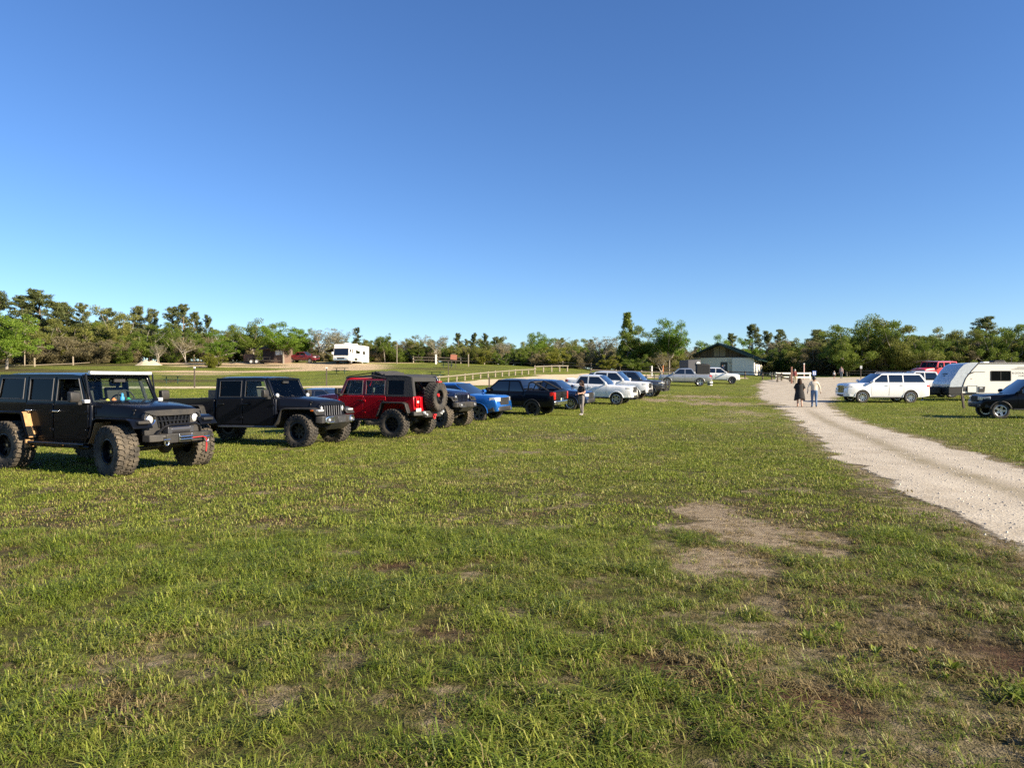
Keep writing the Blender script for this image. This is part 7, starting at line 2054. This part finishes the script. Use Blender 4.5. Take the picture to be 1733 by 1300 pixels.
    cl = [(tuple(c), r, max(4, int(per * (r[0] / .6)))) for c, r, _ in cl]
    trunk = tk.mesh('trunk', bark, 60, normals=False)
    crown = crown_mesh('crown', cl, lsz, rng, LM[leaf])
    return trunk, crown, H

_TP = {}
def proto(form, leaf, v):
    k = (form, leaf, v)
    if k not in _TP:
        lv = {'pine': 8500, 'cedar': 11000, 'oak': 14000, 'round': 16000, 'tall': 11000, 'bare': 9000, 'shrub': 11000}[form]
        _TP[k] = tree_proto(form, leaf, 100 + v * 13 + sum(map(ord, form + leaf)), lv)
    return _TP[k]

NAMES = dict(pine='pine_tree', cedar='cedar_tree', oak='oak_tree', round='oak_tree', tall='oak_tree', bare='bare_tree', shrub='shrub')
def plant(px, ytop, d, form, leaf, v, label, widen=1.0, group='trees at the edge of the woods'):
    p = at(px, d); Hm = EYE + (650 - ytop) / 1192 * d - p.z
    tr, cr, H = proto(form, leaf, v)
    e = empty(NAMES[form], p); tag(e, label, 'shrub' if form == 'shrub' else 'tree', group if form != 'shrub' else 'shrubs at the edge of the woods')
    k = Hm / H; rg = random.Random(int(px * 7 + d))
    for nm, m in (('trunk', tr), ('crown', cr)):
        link_mesh(nm, m, None, e)
    e.scale = (k * widen, k * widen, k); e.rotation_euler = (0, 0, rg.uniform(0, 6.28))

T = [
 # left woods
 (12, 528, 98, 'oak', 'bright', 0, 'bright green oak at the far left edge of the picture', 1.1),
 (2, 496, 128, 'pine', 'pine', 0, 'tall pine rising behind the bright oak at the far left edge', 1.3),
 (38, 505, 126, 'pine', 'pine', 1, 'pine just right of the tall far-left pine', 1.3),
 (66, 493, 128, 'pine', 'pine', 2, 'tallest bushy pine of the far-left woods', 1.45),
 (96, 513, 126, 'pine', 'pine', 3, 'rounded pine right of the tallest far-left pine', 1.4),
 (118, 515, 130, 'pine', 'pine', 0, 'pine with a flat top in the far-left woods', 1.2),
 (141, 517, 127, 'pine', 'pine', 1, 'slender pine at the right end of the far-left pines', 1.0),
 (78, 545, 116, 'round', 'olive', 0, 'wide olive-green oak below the far-left pines', 1.1),
 (118, 556, 114, 'bare', 'brown', 0, 'brownish leafless tree below the far-left pines', 1.3),
 (60, 572, 110, 'shrub', 'brown', 0, 'tan brush clump beside the wooden pole at far left', 1.2),
 (132, 566, 112, 'shrub', 'brown', 1, 'large brown thicket left of the sand heap', 1.5),
 (182, 524, 128, 'pine', 'pine', 2, 'dark pine left of the gap in the left woods', 1.1),
 (205, 522, 126, 'round', 'olive', 1, 'big olive oak with rusty tints behind the sand heap', .9),
 (232, 521, 131, 'pine', 'pine', 3, 'pine peeking above the olive oak behind the sand heap', 1.0),
 (240, 548, 117, 'round', 'oak', 0, 'spreading green live oak just above the sand heap', 1.2),
 (256, 526, 130, 'pine', 'pine', 0, 'thin pine right of the spreading live oak', .9),
 (291, 522, 128, 'pine', 'pine', 1, 'left one of twin pines above the lifted off-roader light bar', .95),
 (309, 517, 128, 'pine', 'pine', 2, 'right one of twin pines above the lifted off-roader light bar', 1.0),
 (300, 545, 120, 'round', 'oak', 1, 'green oak under the twin pines', .9),
 (329, 531, 130, 'pine', 'pine', 3, 'pine with open crown right of the twin pines', .9),
 (354, 536, 130, 'pine', 'pine', 0, 'sparse pine leaning over the small bright tree', .75),
 (318, 566, 115, 'bare', 'brown', 1, 'grey-brown leafless thicket tree left of the small bright tree', 1.5),
 (168, 575, 112, 'shrub', 'brown', 2, 'grey-brown brush pile left of the live oak', 1.2),
 (270, 577, 113, 'bare', 'grey', 0, 'bleached bare tree with pale limbs right of the sand heap', 1.1),
 (370, 562, 111, 'oak', 'bright', 1, 'small bright green tree above the timber beam', .9),
 (360, 594, 104, 'shrub', 'yellow', 0, 'low spiky palmetto clump on the grassy slope', 1.0),
 (398, 553, 126, 'round', 'oak', 0, 'dark oak left of the brown cabinet', 1.0),
 (430, 541, 121, 'oak', 'oak', 2, 'green oak with a bare lower trunk above the utility trailer', 1.05),
 (480, 544, 114.3, 'tall', 'bright', 0, 'bright green young oak in front of the brown shed', 1.15),
 (507, 555, 124, 'oak', 'bright', 2, 'bright green tree behind the maroon pickup', 1.0),
 (545, 545, 122, 'bare', 'grey', 1, 'grey-green tree with pale trunks left of the motorhome', 1.5),
 (577, 553, 126, 'bare', 'grey', 2, 'grey bare tree directly behind the motorhome', 1.3),
 (604, 556, 130, 'pine', 'pine', 1, 'pine peeking out above the motorhome roof', .8),
 (634, 572, 126, 'oak', 'olive', 0, 'olive tree at the right end of the motorhome', 1.0),
 (652, 563, 121, 'tall', 'oak', 1, 'slender upright green tree right of the motorhome', .7),
 (681, 571, 124, 'bare', 'brown', 2, 'rust-brown tree behind the tall timber post', 1.5),
 (706, 567, 124, 'oak', 'olive', 1, 'olive tree above the red off-roader canvas top', .9),
 (741, 560, 122, 'bare', 'grey', 0, 'tall grey bare tree left of the red sign board', 1.3),
 (775, 565, 130, 'pine', 'pine', 2, 'pine right of the red sign board', 1.0),
 (803, 565, 132, 'pine', 'pine', 3, 'left one of two small pines above the blue pickup', .9),
 (823, 566, 131, 'pine', 'pine', 0, 'right one of two small pines above the blue pickup', .9),
 (815, 585, 122, 'round', 'olive', 1, 'low olive oak below the two small pines', 1.1),
 (850, 573, 126, 'bare', 'grey', 1, 'pale leafless tree above the black pickup cab', 1.2),
 (911, 562, 127, 'oak', 'bright', 0, 'vivid green treetop above the black pickup bed', .9),
 (945, 569, 128, 'bare', 'grey', 2, 'grey leafless treetop right of the vivid green one', 1.2),
 (882, 588, 121, 'round', 'oak', 2, 'dark green oak below the vivid green treetop', 1.0),
 (938, 588, 119, 'round', 'yellow', 0, 'yellow-olive spreading oak behind the slope rail fence', 1.2),
 (985, 588, 121, 'bare', 'brown', 0, 'brown leafless thicket above the standing woman', 1.6),
 (1026, 560, 124, 'bare', 'grey', 0, 'grey-green tree left of the tall pointed cedar', 1.4),
 (1000, 576, 128, 'pine', 'pine', 1, 'small pine behind the brown thicket', .9),
 (1062, 530, 118, 'cedar', 'oak', 0, 'tall pointed dark evergreen near the building', 1.0),
 (1092, 552, 118, 'oak', 'oak', 1, 'dark oak right of the tall pointed evergreen', 1.0),
 (1132, 540, 114, 'tall', 'bright', 1, 'tall light green tree left of the building', .72),
 (1030, 600, 114, 'round', 'yellow', 1, 'low yellowish thicket oak behind the large white truck', 1.2),
 (1075, 600, 112, 'round', 'oak', 1, 'low green thicket oak behind the grey truck', 1.2),
 (1120, 592, 112, 'bare', 'brown', 1, 'brown bare shrub tree below the tall light green tree', 1.4),
 (1165, 582, 122, 'bare', 'brown', 2, 'brown treetop touching the left eave of the building', 1.4),
 # behind and right of the building
 (1212, 566, 145, 'tall', 'bright', 0, 'pale green treetop peeking over the building ridge', .9),
 (1238, 566, 150, 'pine', 'pine', 2, 'small pine over the right roof slope of the building', 1.0),
 (1272, 552, 146, 'pine', 'pine', 3, 'flat-topped tall pine behind the building', 1.1),
 (1264, 572, 140, 'oak', 'bright', 1, 'light green tree behind the right roof slope', .8),
 (1300, 563, 146, 'pine', 'pine', 0, 'pine with thin branches right of the building', 1.0),
 (1319, 560, 140, 'pine', 'pine', 1, 'bare-stemmed pine with a tufted top right of the building', 1.0),
 (1338, 579, 138, 'pine', 'pine', 2, 'rounded pine above the person in the maroon shirt', 1.1),
 (1300, 600, 128, 'round', 'olive', 0, 'olive thicket oak at the back corner of the building', 1.2),
 (1387, 560, 128, 'pine', 'pine', 3, 'broad pine above the walking pair', 1.6),
 (1388, 582, 120, 'round', 'olive', 1, 'olive oak below the broad pine above the walking pair', 1.0),
 (1432, 552, 112, 'round', 'oak', 0, 'dark green oak left of the tallest oaks on the right side', .85),
 (1462, 536, 114, 'oak', 'oak', 2, 'tallest dark green oak above the white sport utility', 1.05),
 (1494, 541, 116, 'oak', 'oak', 0, 'green oak crown right of the tallest dark oak', .9),
 (1516, 541, 112, 'round', 'olive', 1, 'sunlit olive-green oak above the rear of the white sport utility', .95),
 (1562, 566, 114, 'oak', 'oak', 1, 'green oak in the dip above the bright red off-roader', .9),
 (1592, 556, 116, 'round', 'olive', 0, 'olive oak behind the bright red off-roader', .85),
 (1626, 558, 114, 'round', 'olive', 1, 'wide olive oak above the travel trailer front', .9),
 (1666, 540, 122, 'pine', 'pine', 1, 'tall pine above the travel trailer roof', 1.5),
 (1688, 556, 112, 'round', 'oak', 2, 'dark oak above the travel trailer window', .9),
 (1712, 548, 116, 'oak', 'oak', 0, 'dark oak near the right edge of the picture', 1.0),
 (1742, 552, 112, 'round', 'olive', 0, 'olive oak cut by the right edge of the picture', .9),
]
for px, yt, d, form, leaf, v, label, wd in T:
    plant(px, yt, d, form, leaf, v, label, wd)

# far woodland: one mass behind and between the individual trees
src = []
for form, leaf, v in (('round', 'oak', 0), ('round', 'olive', 0), ('round', 'olive', 1), ('bare', 'grey', 0), ('bare', 'brown', 1), ('shrub', 'brown', 0), ('shrub', 'brown', 2), ('shrub', 'oak', 0), ('shrub', 'olive', 0), ('pine', 'pine', 0), ('pine', 'pine', 2), ('shrub', 'yellow', 0)):
    tr, cr, H = proto(form, leaf, v)
    bm = bmesh.new(); bm.from_mesh(cr); nf = len(bm.faces); bm.from_mesh(tr)
    bm.faces.ensure_lookup_table()
    for f in bm.faces[nf:]: f.material_index = 1
    me = bpy.data.meshes.new('wood_mass'); bm.to_mesh(me); bm.free(); me.materials.append(cr.materials[0]); me.materials.append(tr.materials[0])
    src.append((me, None))
rng = np.random.default_rng(77); pts = []; rots = []; scl = []; idx = []
def skyline(px):
    return np.interp(px, [-200, 150, 330, 420, 640, 760, 1000, 1150, 1300, 1420, 1560, 1950], [545, 548, 560, 572, 584, 578, 580, 592, 596, 575, 575, 570])
front_d = lambda px: np.interp(px, [-300, 200, 400, 640, 900, 1150, 1300, 1420, 1600, 2000], [113, 115, 120, 124, 122, 118, 134, 116, 114, 112])
for k in range(950):
    px = rng.uniform(-260, 2010); dep = rng.random() ** 1.5 * 75 - 2; d = float(front_d(px)) + dep
    u = (px - 866.5) / 1192; x = u * d; z = terr(x, d)
    if 1140 < px < 1310 and d < 140: continue
    if dep < 11:
        yt = rng.uniform(583, 600) if 380 < px < 1310 else rng.uniform(570, 596); ch = rng.choice([5, 6, 7, 8, 8, 4, 7, 11], p=[.2, .13, .13, .13, .13, .13, .1, .05])
    else:
        yt = float(skyline(px)) + rng.uniform(-8, 16); ch = rng.choice([0, 1, 2, 3, 4, 9, 10, 0])
        if px > 1400: ch = rng.choice([0, 0, 1, 2, 0, 9])
    Hm = EYE + (650 - yt) / 1192 * d - z
    if Hm < 1.2: Hm = 1.5
    pts.append((x, d, z)); rots.append((0, 0, rng.uniform(0, 6.28))); scl.append(Hm / 10.0); idx.append(ch)
# the woods go on round the field, beside and behind the photographer
for k in range(300):
    a = rng.uniform(0.62, 2 * math.pi - 0.62)
    d = rng.uniform(95, 150); x, y = d * math.sin(a) * 1.25, d * math.cos(a)
    if y > 105: continue
    pts.append((x, y, terr(x, y))); rots.append((0, 0, rng.uniform(0, 6.28))); scl.append(rng.uniform(.7, 1.15)); idx.append(int(rng.choice([0, 1, 2, 7, 8, 9, 10])))
tag(scatter('woodland', np.array(pts), np.array(rots), np.array(scl), np.array(idx), src), 'far scrubby woodland closing off the field', 'woodland', kind='stuff')
